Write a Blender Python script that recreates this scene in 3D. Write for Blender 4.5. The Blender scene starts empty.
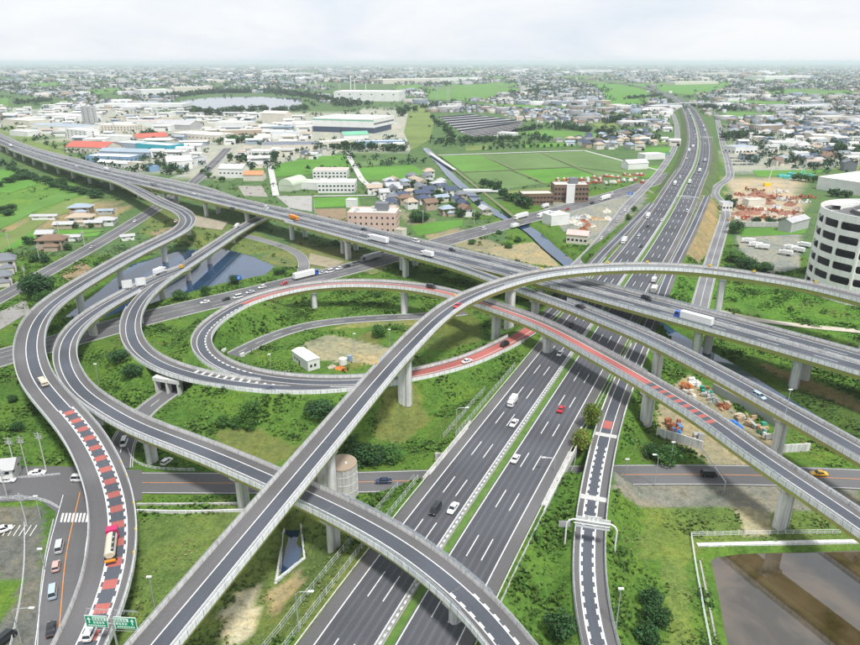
import bpy, bmesh, math, random
import numpy as np
from mathutils import Vector, Matrix
R_ = math.radians
rng = np.random.default_rng(7)
random.seed(7)
scene = bpy.context.scene
col = scene.collection

# ------------------------------------------------------------------ camera, sky, sun, exposure
FPX, HOR, CX, CY, HCAM = 675.0, 62.0, 430.0, 322.5, 111.0       # photograph is 860 x 645 pixels
PITCH = math.atan((CY - HOR) / FPX)
cam_d = bpy.data.cameras.new('camera'); cam = bpy.data.objects.new('camera', cam_d); col.objects.link(cam)
cam.location = (0, 0, HCAM); cam.rotation_euler = (math.pi / 2 - PITCH, 0, 0)
cam_d.sensor_fit = 'HORIZONTAL'; cam_d.sensor_width = 36.0; cam_d.lens = 36.0 * FPX / 860.0
cam_d.clip_start = 1.0; cam_d.clip_end = 120000.0
scene.camera = cam

SUN_EL, SUN_AZ = 64.0, 150.0      # degrees; azimuth clockwise from +Y (camera looks along +Y)
world = bpy.data.worlds.new('World'); scene.world = world; world.use_nodes = True
wn, wl = world.node_tree.nodes, world.node_tree.links
wn.clear()
w_out = wn.new('ShaderNodeOutputWorld'); w_bg = wn.new('ShaderNodeBackground'); w_bg.inputs['Strength'].default_value = 0.077
w_sky = wn.new('ShaderNodeTexSky'); w_sky.sky_type = 'NISHITA'; w_sky.sun_disc = False
w_sky.sun_elevation = R_(SUN_EL); w_sky.sun_rotation = R_(SUN_AZ); w_sky.air_density = 1.0; w_sky.dust_density = 2.0
w_tc = wn.new('ShaderNodeTexCoord')
w_sep = wn.new('ShaderNodeSeparateXYZ'); wl.new(w_tc.outputs['Generated'], w_sep.inputs[0])
# high thin overcast: project the view direction on a flat cloud ceiling so that clouds flatten to the horizon
w_add = wn.new('ShaderNodeMath'); w_add.operation = 'ADD'; w_add.inputs[1].default_value = 0.30; wl.new(w_sep.outputs[2], w_add.inputs[0])
w_max = wn.new('ShaderNodeMath'); w_max.operation = 'MAXIMUM'; w_max.inputs[1].default_value = 0.03; wl.new(w_add.outputs[0], w_max.inputs[0])
w_dx = wn.new('ShaderNodeMath'); w_dx.operation = 'DIVIDE'; wl.new(w_sep.outputs[0], w_dx.inputs[0]); wl.new(w_max.outputs[0], w_dx.inputs[1])
w_dy = wn.new('ShaderNodeMath'); w_dy.operation = 'DIVIDE'; wl.new(w_sep.outputs[1], w_dy.inputs[0]); wl.new(w_max.outputs[0], w_dy.inputs[1])
w_cmb = wn.new('ShaderNodeCombineXYZ'); wl.new(w_dx.outputs[0], w_cmb.inputs[0]); wl.new(w_dy.outputs[0], w_cmb.inputs[1])
w_no = wn.new('ShaderNodeTexNoise'); w_no.inputs['Scale'].default_value = 1.1; w_no.inputs['Detail'].default_value = 6.0; w_no.inputs['Distortion'].default_value = 0.4
w_no.inputs['Roughness'].default_value = 0.55; wl.new(w_cmb.outputs[0], w_no.inputs['Vector'])
w_ramp = wn.new('ShaderNodeValToRGB'); wl.new(w_no.outputs['Fac'], w_ramp.inputs[0])
w_ramp.color_ramp.elements[0].position = 0.36; w_ramp.color_ramp.elements[0].color = (7.4, 8.1, 9.05, 1)
w_ramp.color_ramp.elements[1].position = 0.60; w_ramp.color_ramp.elements[1].color = (9.5, 9.65, 9.85, 1)
w_mix = wn.new('ShaderNodeMix'); w_mix.data_type = 'RGBA'; w_mix.inputs[0].default_value = 0.9
wl.new(w_sky.outputs[0], w_mix.inputs[6]); wl.new(w_ramp.outputs[0], w_mix.inputs[7])
wl.new(w_mix.outputs[2], w_bg.inputs['Color']); wl.new(w_bg.outputs[0], w_out.inputs[0])

sun_d = bpy.data.lights.new('sun', 'SUN'); sun = bpy.data.objects.new('sun', sun_d); col.objects.link(sun)
sun_d.energy = 3.1; sun_d.angle = R_(9); sun_d.color = (1.0, 0.985, 0.955)
_az, _el = R_(SUN_AZ), R_(SUN_EL)
_dir = Vector((math.sin(_az) * math.cos(_el), math.cos(_az) * math.cos(_el), math.sin(_el)))
sun.rotation_euler = (-_dir).to_track_quat('-Z', 'Y').to_euler(); sun.location = _dir * 400
HAZE = 0.72e-4
vs = scene.view_settings; vs.view_transform = 'Standard'; vs.look = 'None'; vs.exposure = 0.50; vs.gamma = 1.0; vs.use_curve_mapping = False
scene.cycles.max_bounces = 6; scene.cycles.diffuse_bounces = 3; scene.cycles.glossy_bounces = 3; scene.cycles.transmission_bounces = 4
scene.cycles.volume_bounces = 1; scene.cycles.transparent_max_bounces = 12

# ------------------------------------------------------------------ pixel -> place (distance always from the height of the surface touched)
_cp, _sp = math.cos(PITCH), math.sin(PITCH)
def un(u, v, z=0.0):
    dy = CY - v
    Y = FPX * _cp + dy * _sp; Z = -FPX * _sp + dy * _cp
    t = (z - HCAM) / Z
    return np.array([(u - CX) * t, Y * t])
def pr(x, y, z):
    dz = z - HCAM
    d = y * _cp - dz * _sp; up = y * _sp + dz * _cp
    return CX + FPX * x / d, CY - FPX * up / d
def P(u, v, z=0.0):
    a = un(u, v, z); return (float(a[0]), float(a[1]), z)
def polyw(px, z=0.0): return np.array([un(u, v, z) for u, v in px])

# ------------------------------------------------------------------ materials
MATS = {}
def nodemat(name):
    m = bpy.data.materials.new(name); m.use_nodes = True; MATS[name] = m
    nt = m.node_tree; b = nt.nodes['Principled BSDF']
    return m, nt, b
def N(nt, typ, **kw):
    n = nt.nodes.new(typ)
    for k, v in kw.items(): setattr(n, k, v)
    return n
def pos_noise(nt, scale, detail=4, rough=.6, vec=None, dist=0.0):
    n = N(nt, 'ShaderNodeTexNoise'); n.inputs['Scale'].default_value = scale; n.inputs['Detail'].default_value = detail
    n.inputs['Roughness'].default_value = rough; n.inputs['Distortion'].default_value = dist
    if vec is None:
        g = N(nt, 'ShaderNodeNewGeometry'); vec = g.outputs['Position']
    nt.links.new(vec, n.inputs['Vector'])
    return n.outputs['Fac']
def ramp(nt, fac, stops):
    r = N(nt, 'ShaderNodeValToRGB'); nt.links.new(fac, r.inputs[0]); e = r.color_ramp.elements
    while len(e) < len(stops): e.new(.5)
    for q, (p_, c) in zip(e, stops): q.position = p_; q.color = (*c, 1)
    return r.outputs[0]
def mixc(nt, fac, a, b, mode='MIX'):
    m = N(nt, 'ShaderNodeMix', data_type='RGBA', blend_type=mode)
    for s, v in ((0, fac), (6, a), (7, b)):
        if hasattr(v, 'is_output'): nt.links.new(v, m.inputs[s])
        elif s == 0: m.inputs[0].default_value = v
        else: m.inputs[s].default_value = (*v, 1)
    return m.outputs[2]
def bump(nt, b, fac, strength, dist=.1):
    bp = N(nt, 'ShaderNodeBump'); bp.inputs['Strength'].default_value = strength; bp.inputs['Distance'].default_value = dist
    nt.links.new(fac, bp.inputs['Height']); nt.links.new(bp.outputs[0], b.inputs['Normal'])
def plain(name, c, rough=.7, var=.25, scale=.6, metal=0.0, spec=.3, dark=None, streak=0.0, joint=0.0):
    """painted/concrete/etc.: base colour with grime noise at two scales"""
    m, nt, b = nodemat(name)
    n1 = pos_noise(nt, scale, 5, .65); n2 = pos_noise(nt, scale * 9, 3, .6)
    d = dark or tuple(x * (1 - var) for x in c); l = tuple(min(.95, x * (1 + var * .35)) for x in c)
    c1 = ramp(nt, n1, [(.3, d), (.52, c), (.75, l)])
    c2 = mixc(nt, .3, c1, ramp(nt, n2, [(.3, tuple(x * (1 - var * .7) for x in c)), (.7, l)]))
    if streak:                                                # rain streaks run down the face
        g = N(nt, 'ShaderNodeNewGeometry'); mp = N(nt, 'ShaderNodeMapping'); mp.inputs['Scale'].default_value = (1.5, 1.5, .10); nt.links.new(g.outputs['Position'], mp.inputs[0])
        c2 = mixc(nt, 1.0, c2, ramp(nt, pos_noise(nt, 1.0, 4, .6, mp.outputs[0]), [(.34, (1 - streak,) * 3), (.56, (1, 1, 1))]), 'MULTIPLY')
    if joint:                                                 # cast or panel joints every so many metres along the road
        uv = N(nt, 'ShaderNodeUVMap'); sx = N(nt, 'ShaderNodeSeparateXYZ'); nt.links.new(uv.outputs[0], sx.inputs[0])
        md = N(nt, 'ShaderNodeMath', operation='PINGPONG'); md.inputs[1].default_value = joint / 2; nt.links.new(sx.outputs[1], md.inputs[0])
        c2 = mixc(nt, 1.0, c2, ramp(nt, md.outputs[0], [(.05, (.55, .55, .56)), (.13, (1, 1, 1))]), 'MULTIPLY')
    nt.links.new(c2, b.inputs['Base Color']); b.inputs['Roughness'].default_value = rough
    b.inputs['Metallic'].default_value = metal; b.inputs['Specular IOR Level'].default_value = spec
    return m
def asphalt(name, c, tone=.2, warm=0.0):
    """UV = (metres across, metres along): wheel tracks and lengthwise streaks follow the lane"""
    m, nt, b = nodemat(name)
    uv = N(nt, 'ShaderNodeUVMap')
    mp = N(nt, 'ShaderNodeMapping'); mp.inputs['Scale'].default_value = (1.1, .012, 1); nt.links.new(uv.outputs[0], mp.inputs[0])
    streak = pos_noise(nt, 1.0, 4, .6, mp.outputs[0])
    mp2 = N(nt, 'ShaderNodeMapping'); mp2.inputs['Scale'].default_value = (.02, .035, 1); nt.links.new(uv.outputs[0], mp2.inputs[0])
    patch = pos_noise(nt, 1.0, 2, .4, mp2.outputs[0])
    fine = pos_noise(nt, 2.2, 5, .7)
    a = ramp(nt, streak, [(.25, tuple(x * (1 - tone) for x in c)), (.5, c), (.75, tuple(x * (1 + tone) for x in c))])
    a = mixc(nt, .6, a, ramp(nt, patch, [(.40, tuple(x * .72 for x in c)), (.46, tuple(x * .9 for x in c)), (.60, tuple(x * 1.3 + .006 for x in c))]))
    a = mixc(nt, .28, a, ramp(nt, fine, [(.3, tuple(x * .7 for x in c)), (.7, tuple(x * 1.35 for x in c))]))
    if warm:                                                  # polished wheel paths, two to a 3.6 m lane
        sx = N(nt, 'ShaderNodeSeparateXYZ'); nt.links.new(uv.outputs[0], sx.inputs[0]); ab = N(nt, 'ShaderNodeMath', operation='ABSOLUTE'); nt.links.new(sx.outputs[0], ab.inputs[0])
        ad = N(nt, 'ShaderNodeMath', operation='MULTIPLY_ADD'); ad.inputs[1].default_value = 2 * math.pi / 1.8; ad.inputs[2].default_value = -1.9 * 2 * math.pi / 1.8; nt.links.new(ab.outputs[0], ad.inputs[0])
        co = N(nt, 'ShaderNodeMath', operation='COSINE'); nt.links.new(ad.outputs[0], co.inputs[0])
        a = mixc(nt, 1.0, a, ramp(nt, co.outputs[0], [(.0, (.86, .86, .87)), (1.0, (1.12, 1.12, 1.12))]), 'MULTIPLY')
    nt.links.new(a, b.inputs['Base Color']); b.inputs['Roughness'].default_value = .85; b.inputs['Specular IOR Level'].default_value = .25
    return m
def attr_mat(name, attr='Col', rough=.8, nscale=.5, var=.25, spec=.2, trans=0.0):
    """colour from a per-face attribute (each piece's own paint), with grime on top"""
    m, nt, b = nodemat(name)
    a = N(nt, 'ShaderNodeAttribute'); a.attribute_name = attr
    n = pos_noise(nt, nscale, 4, .65)
    c = mixc(nt, 1.0, a.outputs['Color'], ramp(nt, n, [(.25, (1 - var,) * 3), (.75, (1 + var * .4,) * 3)]), 'MULTIPLY')
    nt.links.new(c, b.inputs['Base Color']); b.inputs['Roughness'].default_value = rough; b.inputs['Specular IOR Level'].default_value = spec
    return m
ASPH = asphalt('asphalt_lane', (.076, .083, .098), .32)
ASPH_N = asphalt('asphalt_expressway', (.084, .087, .096), .3, True)
SHOULD = asphalt('asphalt_shoulder', (.116, .112, .114), .24)
ASPH_L = asphalt('asphalt_local', (.115, .114, .117), .24)
ASPH_F = asphalt('asphalt_far', (.17, .17, .175), .15)
REDP = asphalt('red_road_paint', (.34, .105, .09), .32)
WHITE = plain('road_white', (.74, .74, .72), .7, .45, 1.3, dark=(.40, .40, .40))
ORANGE = plain('road_orange', (.75, .28, .06), .7, .2, .5)
CONC = plain('concrete', (.55, .54, .515), .85, .32, .22, streak=.3)
PARA = plain('parapet_concrete', (.60, .59, .565), .85, .3, .2, streak=.25, joint=5.0)
CONC_L = plain('concrete_light', (.66, .66, .64), .8, .24, .25, streak=.32)
CONC_D = plain('concrete_stained', (.36, .34, .31), .9, .4, .3)
FASCIA = plain('fascia_panel', (.82, .83, .835), .6, .18, .3, streak=.24, joint=2.2)
OLIVE = plain('olive_girder_paint', (.43, .43, .13), .55, .2, .25)
STEEL = plain('galvanised_steel', (.50, .52, .54), .45, .18, 1.0, .5, .5)
FENCEG = plain('fence_green', (.30, .42, .36), .6, .2, .6)
SOIL = plain('bare_soil', (.36, .27, .17), .95, .35, .25)
SAND = plain('pale_sand', (.50, .45, .37), .95, .3, .2)
GLASS_D = plain('dark_glass', (.02, .025, .03), .12, .2, .5, 0, .6)
TYRE = plain('tyre_rubber', (.02, .02, .02), .85, .2, 2)
YELLOW = plain('yellow_sign', (.85, .55, .02), .5, .1)
m_, nt_, b_ = nodemat('clear_barrier')                     # grey translucent noise-barrier sheet
b_.inputs['Base Color'].default_value = (.62, .68, .72, 1); b_.inputs['Roughness'].default_value = .25; b_.inputs['Alpha'].default_value = .38
BARR = m_
def water(name, c, rough=.06, nscale=.6, strength=.05, silt=None, ior=1.9):
    m, nt, b = nodemat(name)
    b.inputs['Roughness'].default_value = rough; b.inputs['Specular IOR Level'].default_value = .5; b.inputs['IOR'].default_value = ior
    cc = ramp(nt, pos_noise(nt, .06, 5, .62, dist=.6), [(.40, c), (.56, silt or tuple(x * 1.4 for x in c))])
    nt.links.new(cc, b.inputs['Base Color'])
    bump(nt, b, pos_noise(nt, nscale, 3, .5), strength, .05)
    return m
WATER = water('pond_water', (.014, .036, .08), .05, ior=1.85)
WATER_B = water('silty_water', (.026, .017, .005), .03, .5, .012, (.085, .060, .034), 2.3)
# weeds, turf, bare ground: blended by the terrain's own zone attribute
m_, nt_, b_ = nodemat('terrain_ground')
za = N(nt_, 'ShaderNodeAttribute'); za.attribute_name = 'Col'
n1 = pos_noise(nt_, .055, 6, .65, dist=.5); n2 = pos_noise(nt_, .45, 5, .7); n3 = pos_noise(nt_, 1.7, 4, .7)
c_ = mixc(nt_, 1.0, za.outputs['Color'], ramp(nt_, n1, [(.28, (.55, .68, .62)), (.46, (.95, 1, .95)), (.6, (1.15, 1.1, .9)), (.76, (1.75, 1.3, 1.1))]), 'MULTIPLY')
c_ = mixc(nt_, 1.0, c_, ramp(nt_, n2, [(.28, (.55, .58, .5)), (.5, (1, 1, 1)), (.75, (1.35, 1.3, 1.15))]), 'MULTIPLY')
c_ = mixc(nt_, 1.0, c_, ramp(nt_, n3, [(.3, (.7, .72, .68)), (.7, (1.25, 1.25, 1.2))]), 'MULTIPLY')
nt_.links.new(c_, b_.inputs['Base Color']); b_.inputs['Roughness'].default_value = .95; b_.inputs['Specular IOR Level'].default_value = .1
bump(nt_, b_, n2, .7, .5)
GROUND = m_
HOUSE = attr_mat('painted_town', rough=.75, nscale=.15, var=.2)
LEAF = attr_mat('leaf', rough=.7, nscale=.4, var=.3)
def leafy(name, c):
    m, nt, b = nodemat(name)
    a = N(nt, 'ShaderNodeAttribute'); a.attribute_name = 'Col'
    oi = N(nt, 'ShaderNodeObjectInfo')
    t = ramp(nt, oi.outputs['Random'], [(0, (.75, .8, .7)), (.5, (1, 1, 1)), (1, (1.25, 1.15, 1.0))])
    k = mixc(nt, 1.0, mixc(nt, 1.0, a.outputs['Color'], t, 'MULTIPLY'), c, 'MULTIPLY')
    nt.links.new(k, b.inputs['Base Color']); b.inputs['Roughness'].default_value = .65; b.inputs['Specular IOR Level'].default_value = .2
    return m
LEAF_D = leafy('foliage_dark', (.034, .088, .028)); LEAF_M = leafy('foliage_mid', (.052, .128, .028)); LEAF_Y = leafy('foliage_yellow', (.15, .20, .035))
BARK = plain('bark', (.10, .075, .05), .9)

# ------------------------------------------------------------------ mesh helpers
def setp(o, label=None, cat=None, group=None, kind=None):
    if label: o['label'] = label
    if cat: o['category'] = cat
    if group: o['group'] = group
    if kind: o['kind'] = kind
    return o
def link(name, me, parent=None, mat=None):
    o = bpy.data.objects.new(name, me); col.objects.link(o)
    if parent is not None: o.parent = parent
    if mat is not None and me is not None and len(me.materials) == 0: me.materials.append(mat)
    return o
def empty(name, loc=(0, 0, 0), rz=0.0):
    o = bpy.data.objects.new(name, None); col.objects.link(o); o.location = loc; o.rotation_euler = (0, 0, rz); o.empty_display_size = .5
    return o
class MB:
    def __init__(s): s.v = []; s.f = []; s.c = []; s.uv = []; s.smooth = False
    def add(s, vs, fs, c=None):
        k = len(s.v); s.v += [tuple(map(float, q)) for q in vs]; s.f += [tuple(i + k for i in f) for f in fs]
        if c is not None: s.c += [c] * len(fs)
    def box(s, x0, x1, y0, y1, z0, z1, c=None, rz=0, o=(0, 0)):
        vs = [(x, y, z) for z in (z0, z1) for (x, y) in ((x0, y0), (x1, y0), (x1, y1), (x0, y1))]
        if rz or o != (0, 0):
            ca, sa = math.cos(rz), math.sin(rz); vs = [(o[0] + x * ca - y * sa, o[1] + x * sa + y * ca, z) for x, y, z in vs]
        s.add(vs, [(3, 2, 1, 0), (4, 5, 6, 7), (0, 1, 5, 4), (1, 2, 6, 5), (2, 3, 7, 6), (3, 0, 4, 7)], c)
    def prism(s, poly, z0, z1, c=None):
        n = len(poly); s.add([(x, y, z0) for x, y in poly] + [(x, y, z1) for x, y in poly],
              [tuple(range(n - 1, -1, -1)), tuple(range(n, 2 * n))] + [(i, (i + 1) % n, n + (i + 1) % n, n + i) for i in range(n)], c)
    def tube(s, a, b, r0, r1=None, n=8, c=None):
        a = Vector(a); b = Vector(b); d = (b - a).normalized(); r1 = r0 if r1 is None else r1
        q = d.orthogonal().normalized(); w = d.cross(q)
        vs = [tuple(p + (q * math.cos(2 * math.pi * i / n) + w * math.sin(2 * math.pi * i / n)) * r) for p, r in ((a, r0), (b, r1)) for i in range(n)]
        s.add(vs, [tuple(range(n - 1, -1, -1)), tuple(range(n, 2 * n))] + [(i, (i + 1) % n, n + (i + 1) % n, n + i) for i in range(n)], c)
    def path(s, pts, r, n=8, c=None):
        for a, b in zip(pts[:-1], pts[1:]): s.tube(a, b, r, r, n, c)
    def mesh(s, name='mesh'):
        me = bpy.data.meshes.new(name); me.from_pydata(s.v, [], s.f)
        if s.c:
            a = me.attributes.new('Col', 'FLOAT_COLOR', 'FACE'); a.data.foreach_set('color', np.array([(*c, 1.0) for c in s.c], dtype=np.float32).ravel())
        if s.uv:
            l = me.uv_layers.new(name='UVMap'); idx = np.empty(len(me.loops), dtype=np.int32); me.loops.foreach_get('vertex_index', idx)
            l.data.foreach_set('uv', np.array(s.uv, dtype=np.float32)[idx].ravel())
        if s.smooth: me.polygons.foreach_set('use_smooth', [True] * len(me.polygons))
        me.update(); return me
    def build(s, name, mat, parent=None): return link(name, s.mesh(name), parent, mat)
def np_mesh(name, V, F, colr=None):
    """V (n,3), F (m,k) numpy -> mesh; colr per-face (m,3)"""
    me = bpy.data.meshes.new(name); m, k = F.shape
    me.vertices.add(len(V)); me.vertices.foreach_set('co', np.ascontiguousarray(V, dtype=np.float32).ravel())
    me.loops.add(m * k); me.loops.foreach_set('vertex_index', np.ascontiguousarray(F, dtype=np.int32).ravel())
    me.polygons.add(m); me.polygons.foreach_set('loop_start', np.arange(0, m * k, k, dtype=np.int32))
    if colr is not None:
        a = me.attributes.new('Col', 'FLOAT_COLOR', 'FACE'); a.data.foreach_set('color', np.hstack([colr, np.ones((m, 1))]).astype(np.float32).ravel())
    me.update(calc_edges=True); me.validate(); return me

# ------------------------------------------------------------------ paths
class Path:
    def __init__(s, ctrl, step=3.0):
        """ctrl: (u, v, z) pixels at a height, or ('w', x, y, z) world"""
        q = np.array([(c[1], c[2], c[3]) if c[0] == 'w' else (*un(c[0], c[1], c[2]), c[2]) for c in ctrl], dtype=float)
        q = np.vstack([2 * q[0] - q[1], q, 2 * q[-1] - q[-2]])
        out = []; s.ci = []
        for i in range(1, len(q) - 2):
            p0, p1, p2, p3 = q[i - 1], q[i], q[i + 1], q[i + 2]
            d = [max(1e-3, np.linalg.norm(b[:2] - a[:2])) ** .5 for a, b in ((p0, p1), (p1, p2), (p2, p3))]
            t0, t1 = 0, d[0]; t2 = t1 + d[1]; t3 = t2 + d[2]
            n = max(2, int(np.linalg.norm(p2 - p1) / 1.5))
            for t in np.linspace(t1, t2, n, endpoint=False):
                A1 = (t1 - t) / (t1 - t0) * p0 + (t - t0) / (t1 - t0) * p1; A2 = (t2 - t) / (t2 - t1) * p1 + (t - t1) / (t2 - t1) * p2
                A3 = (t3 - t) / (t3 - t2) * p2 + (t - t2) / (t3 - t2) * p3
                B1 = (t2 - t) / (t2 - t0) * A1 + (t - t0) / (t2 - t0) * A2; B2 = (t3 - t) / (t3 - t1) * A2 + (t - t1) / (t3 - t1) * A3
                out.append((t2 - t) / (t2 - t1) * B1 + (t - t1) / (t2 - t1) * B2)
        out.append(q[-2]); o = np.array(out)
        cs = np.concatenate([[0], np.cumsum(np.linalg.norm(np.diff(o[:, :2], axis=0), axis=1))])
        # light smoothing of the traced points so that curves read as engineered
        S = np.arange(0, cs[-1], step); S = np.append(S, cs[-1])
        p = np.stack([np.interp(S, cs, o[:, k]) for k in range(3)], 1)
        for _ in range(10):
            p[1:-1] = .25 * p[:-2] + .5 * p[1:-1] + .25 * p[2:]
        s.p = p; s.s = np.concatenate([[0], np.cumsum(np.linalg.norm(np.diff(p[:, :2], axis=0), axis=1))]); s.L = s.s[-1]
        t = np.gradient(p[:, :2], axis=0); t /= np.linalg.norm(t, axis=1)[:, None]; s.t = t; s.n = np.stack([t[:, 1], -t[:, 0]], 1)   # n = right-hand side
    def at(s, d):
        p = np.array([np.interp(d, s.s, s.p[:, k]) for k in range(3)]); t = np.array([np.interp(d, s.s, s.t[:, k]) for k in range(2)]); t /= np.linalg.norm(t)
        return p, t, np.array([t[1], -t[0]])
    def idx(s, s0=None, s1=None):
        s0 = 0 if s0 is None else s0; s1 = s.L if s1 is None else s1
        inner = s.s[(s.s > s0 + .05) & (s.s < s1 - .05)]
        return np.concatenate([[s0], inner, [s1]])
    def sat(s, u, v):
        """station whose deck projects nearest a pixel of the photograph"""
        q = np.array([pr(*k) for k in s.p]); return float(s.s[np.argmin((q[:, 0] - u) ** 2 + (q[:, 1] - v) ** 2)])
    def sdrop(s, u, v, zb=0.0):
        q = np.array([pr(k[0], k[1], zb) for k in s.p]); return float(s.s[np.argmin((q[:, 0] - u) ** 2 + (q[:, 1] - v) ** 2)])
    def world(s, d, off, dz=0.0):
        p, t, n = s.at(d); return ('w', p[0] + n[0] * off, p[1] + n[1] * off, p[2] + dz)
def sweep(mb, path, prof, s0=None, s1=None, closed=False, cap=True):
    """sweep a (offset, dz) profile along the path; UV = (offset, station)"""
    ss = path.idx(s0, s1); n = len(prof); k0 = len(mb.v)
    for d in ss:
        p, t, nn = path.at(d)
        for o, dz in prof:
            mb.v.append((p[0] + nn[0] * o, p[1] + nn[1] * o, p[2] + dz)); mb.uv.append((o, d))
    m = n if closed else n - 1
    for i in range(len(ss) - 1):
        for j in range(m):
            a = k0 + i * n + j; b = k0 + i * n + (j + 1) % n; mb.f.append((a, a + n, b + n, b))
    if closed and cap:
        mb.f.append(tuple(k0 + j for j in range(n))); e = k0 + (len(ss) - 1) * n; mb.f.append(tuple(e + j for j in range(n - 1, -1, -1)))
def strip(path, o0, o1, dz, name, mat, parent, s0=None, s1=None):
    mb = MB(); sweep(mb, path, [(o0, dz), (o1, dz)], s0, s1); return mb.build(name, mat, parent)
def line(path, o, name, parent, w=.17, dash=None, s0=None, s1=None, dz=.03, mat=None, teeth=None):
    """painted line; dash=(on, off); teeth=side (+1/-1) adds the slow-down blocks beside the line"""
    mb = MB(); s0 = 0 if s0 is None else s0; s1 = path.L if s1 is None else s1
    if dash:
        d = s0
        while d + dash[0] <= s1: sweep(mb, path, [(o - w / 2, dz), (o + w / 2, dz)], d, d + dash[0]); d += dash[0] + dash[1]
    else: sweep(mb, path, [(o - w / 2, dz), (o + w / 2, dz)], s0, s1)
    if teeth:
        d = s0
        while d + 1.6 <= s1:
            a, b = (o + w / 2, o + w / 2 + .42) if teeth > 0 else (o - w / 2 - .42, o - w / 2)
            sweep(mb, path, [(a, dz), (b, dz)], d, d + 1.6); d += 3.0
    return mb.build(name, mat or WHITE, parent)
# ------------------------------------------------------------------ road centre lines
KAN = Path([(300, 790, 6), (385, 645, 6), (441.8, 552.5, 6), (483, 490, 6), (530, 420, 6), (572.5, 357.5, 6), (600, 317, 6), (624, 281, 6), (646, 250, 6), (670, 212, 6), (687, 180, 6),
            (695, 165, 6), (699, 140, 6), (692, 115, 6), (685, 105, 6), (670, 96, 5), (645, 87.5, 4), (600, 80, 3)], 5.0)
# big elevated expressway: smooth the traced far edge, then step in to the middle
_fe = polyw([(-60, 108), (0, 134), (50, 152), (100, 166), (150, 178.5), (215, 193), (260, 204), (297, 213.5), (355, 227.5), (430, 243), (505, 260), (600, 283), (660, 298.5), (720, 315), (800, 337), (860, 353), (980, 386), (1100, 424)], 14.0)
_cs = np.concatenate([[0], np.cumsum(np.linalg.norm(np.diff(_fe, axis=0), axis=1))]); _cs /= _cs[-1]
_wt = np.array([.3] + [1] * 4 + [2] * 12 + [1])
_px = np.polyfit(_cs, _fe[:, 0], 4, w=_wt); _py = np.polyfit(_cs, _fe[:, 1], 4, w=_wt)
_q = np.linspace(0, 1, 60); _ex, _ey = np.polyval(_px, _q), np.polyval(_py, _q)
_t = np.stack([np.gradient(_ex), np.gradient(_ey)], 1); _t /= np.linalg.norm(_t, axis=1)[:, None]
BW = 20.0
KEN = Path([('w', x + t[1] * BW / 2, y - t[0] * BW / 2, 14.0 if x > -200 else 14 - min(3.0, (-200 - x) * .008)) for x, y, t in zip(_ex, _ey, _t)], 4.0)
CUP = Path([(80, 734, 20), (154.5, 645, 20.5), (225.5, 560, 21.3), (318, 450, 22), (404, 350, 22.5), (452, 306, 22.5), (490, 288.5, 22.5), (540, 274.5, 22.5), (600, 268, 22.5), (660, 267, 22.5), (720, 271.5, 22.2),
            (740, 274.5, 22), (800, 284, 21.6), (860, 298.5, 21), (950, 325, 20), (1040, 358, 19)], 3.0)
_kb = KEN.sat(300, 222)
def ken(u, v, off, dz=0.0): return KEN.world(KEN.sat(u, v), off, dz)
DEC = Path([ken(300, 222, 9.5, .02), ken(360, 238, 11.5, .02), ken(420, 252, 13.6, .02), ken(470, 265, 14.2, .02), (536, 294.5, 14.6), (578, 309, 15), (600, 318, 15.3), (645, 336.5, 15.5), (700, 364, 15.5),
            (752.5, 392.5, 15.3), (800, 419, 15), (860, 453, 14.6), (950, 507, 14), (1050, 570, 13)], 3.0)
LOO = Path([(1000, 625, 12.5), (930, 574, 13.3), (860, 524, 14), (799.5, 483.5, 14.6), (740, 443.5, 15), (720, 427.5, 15.2), (645, 381.5, 15.5), (592.5, 352, 15.5), (540, 324.5, 15.3), (487, 305.5, 14.8), (454, 295, 14.3), (430, 289.5, 13.8), (395, 285, 13.2),
            (355, 283.5, 12.4), (315, 285.5, 11.3), (277.5, 292.5, 10), (245, 303, 9), (222, 316, 8.4), (206, 329, 8.1), (200, 341, 7.9), (206, 355, 7.6), (226, 368, 7.3), (260, 377.5, 7.0), (300, 382, 6.9), (340, 383, 6.8),
            (380, 380.5, 6.6), (415, 375.5, 6.5), (467, 362, 6.2), (500, 347.5, 6.1), (527, 332.5, 6.03), (552, 312, 6.0), (576, 285, 6), (600, 256.5, 6), (626, 230, 6), (652, 203, 6)], 3.0)
HAL = Path([(285, 208, 4.5), (262, 218, 4.8), (240, 229.5, 5.4), (215, 246, 6.6), (189, 263, 7.8), (160, 282, 8.4), (140, 301, 8.6), (131, 320, 8.5), (131.5, 337, 8.2), (140, 351.5, 7.9), (159, 364.5, 7.6), (186, 374, 7.3), (215, 380.5, 7.1), (262, 387, 6.95), (300, 388.5, 6.86), (335, 387, 6.76), (365, 384, 6.66), (395, 379.6, 6.54)], 3.0)
GAM = Path([(185, 268, 8.02), (160, 277, 8.42), (132, 291, 8.7), (100, 309, 8.9), (76, 328, 9.1), (66, 345, 9.2), (66, 364, 9.4), (80, 389, 9.8), (101, 405, 10.2), (134, 424, 10.8), (172, 439, 11.4), (215, 455.5, 12), (265, 477, 12.8),
            (334, 508, 13.6), (365, 524, 14), (400, 544, 14), (430, 566, 14), (471, 599.5, 13.7), (510, 645, 13.2), (560, 715, 12.4)], 3.0)
def kenL(u, v, off, dz=0.0): return ken(u, v, off, dz)
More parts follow.
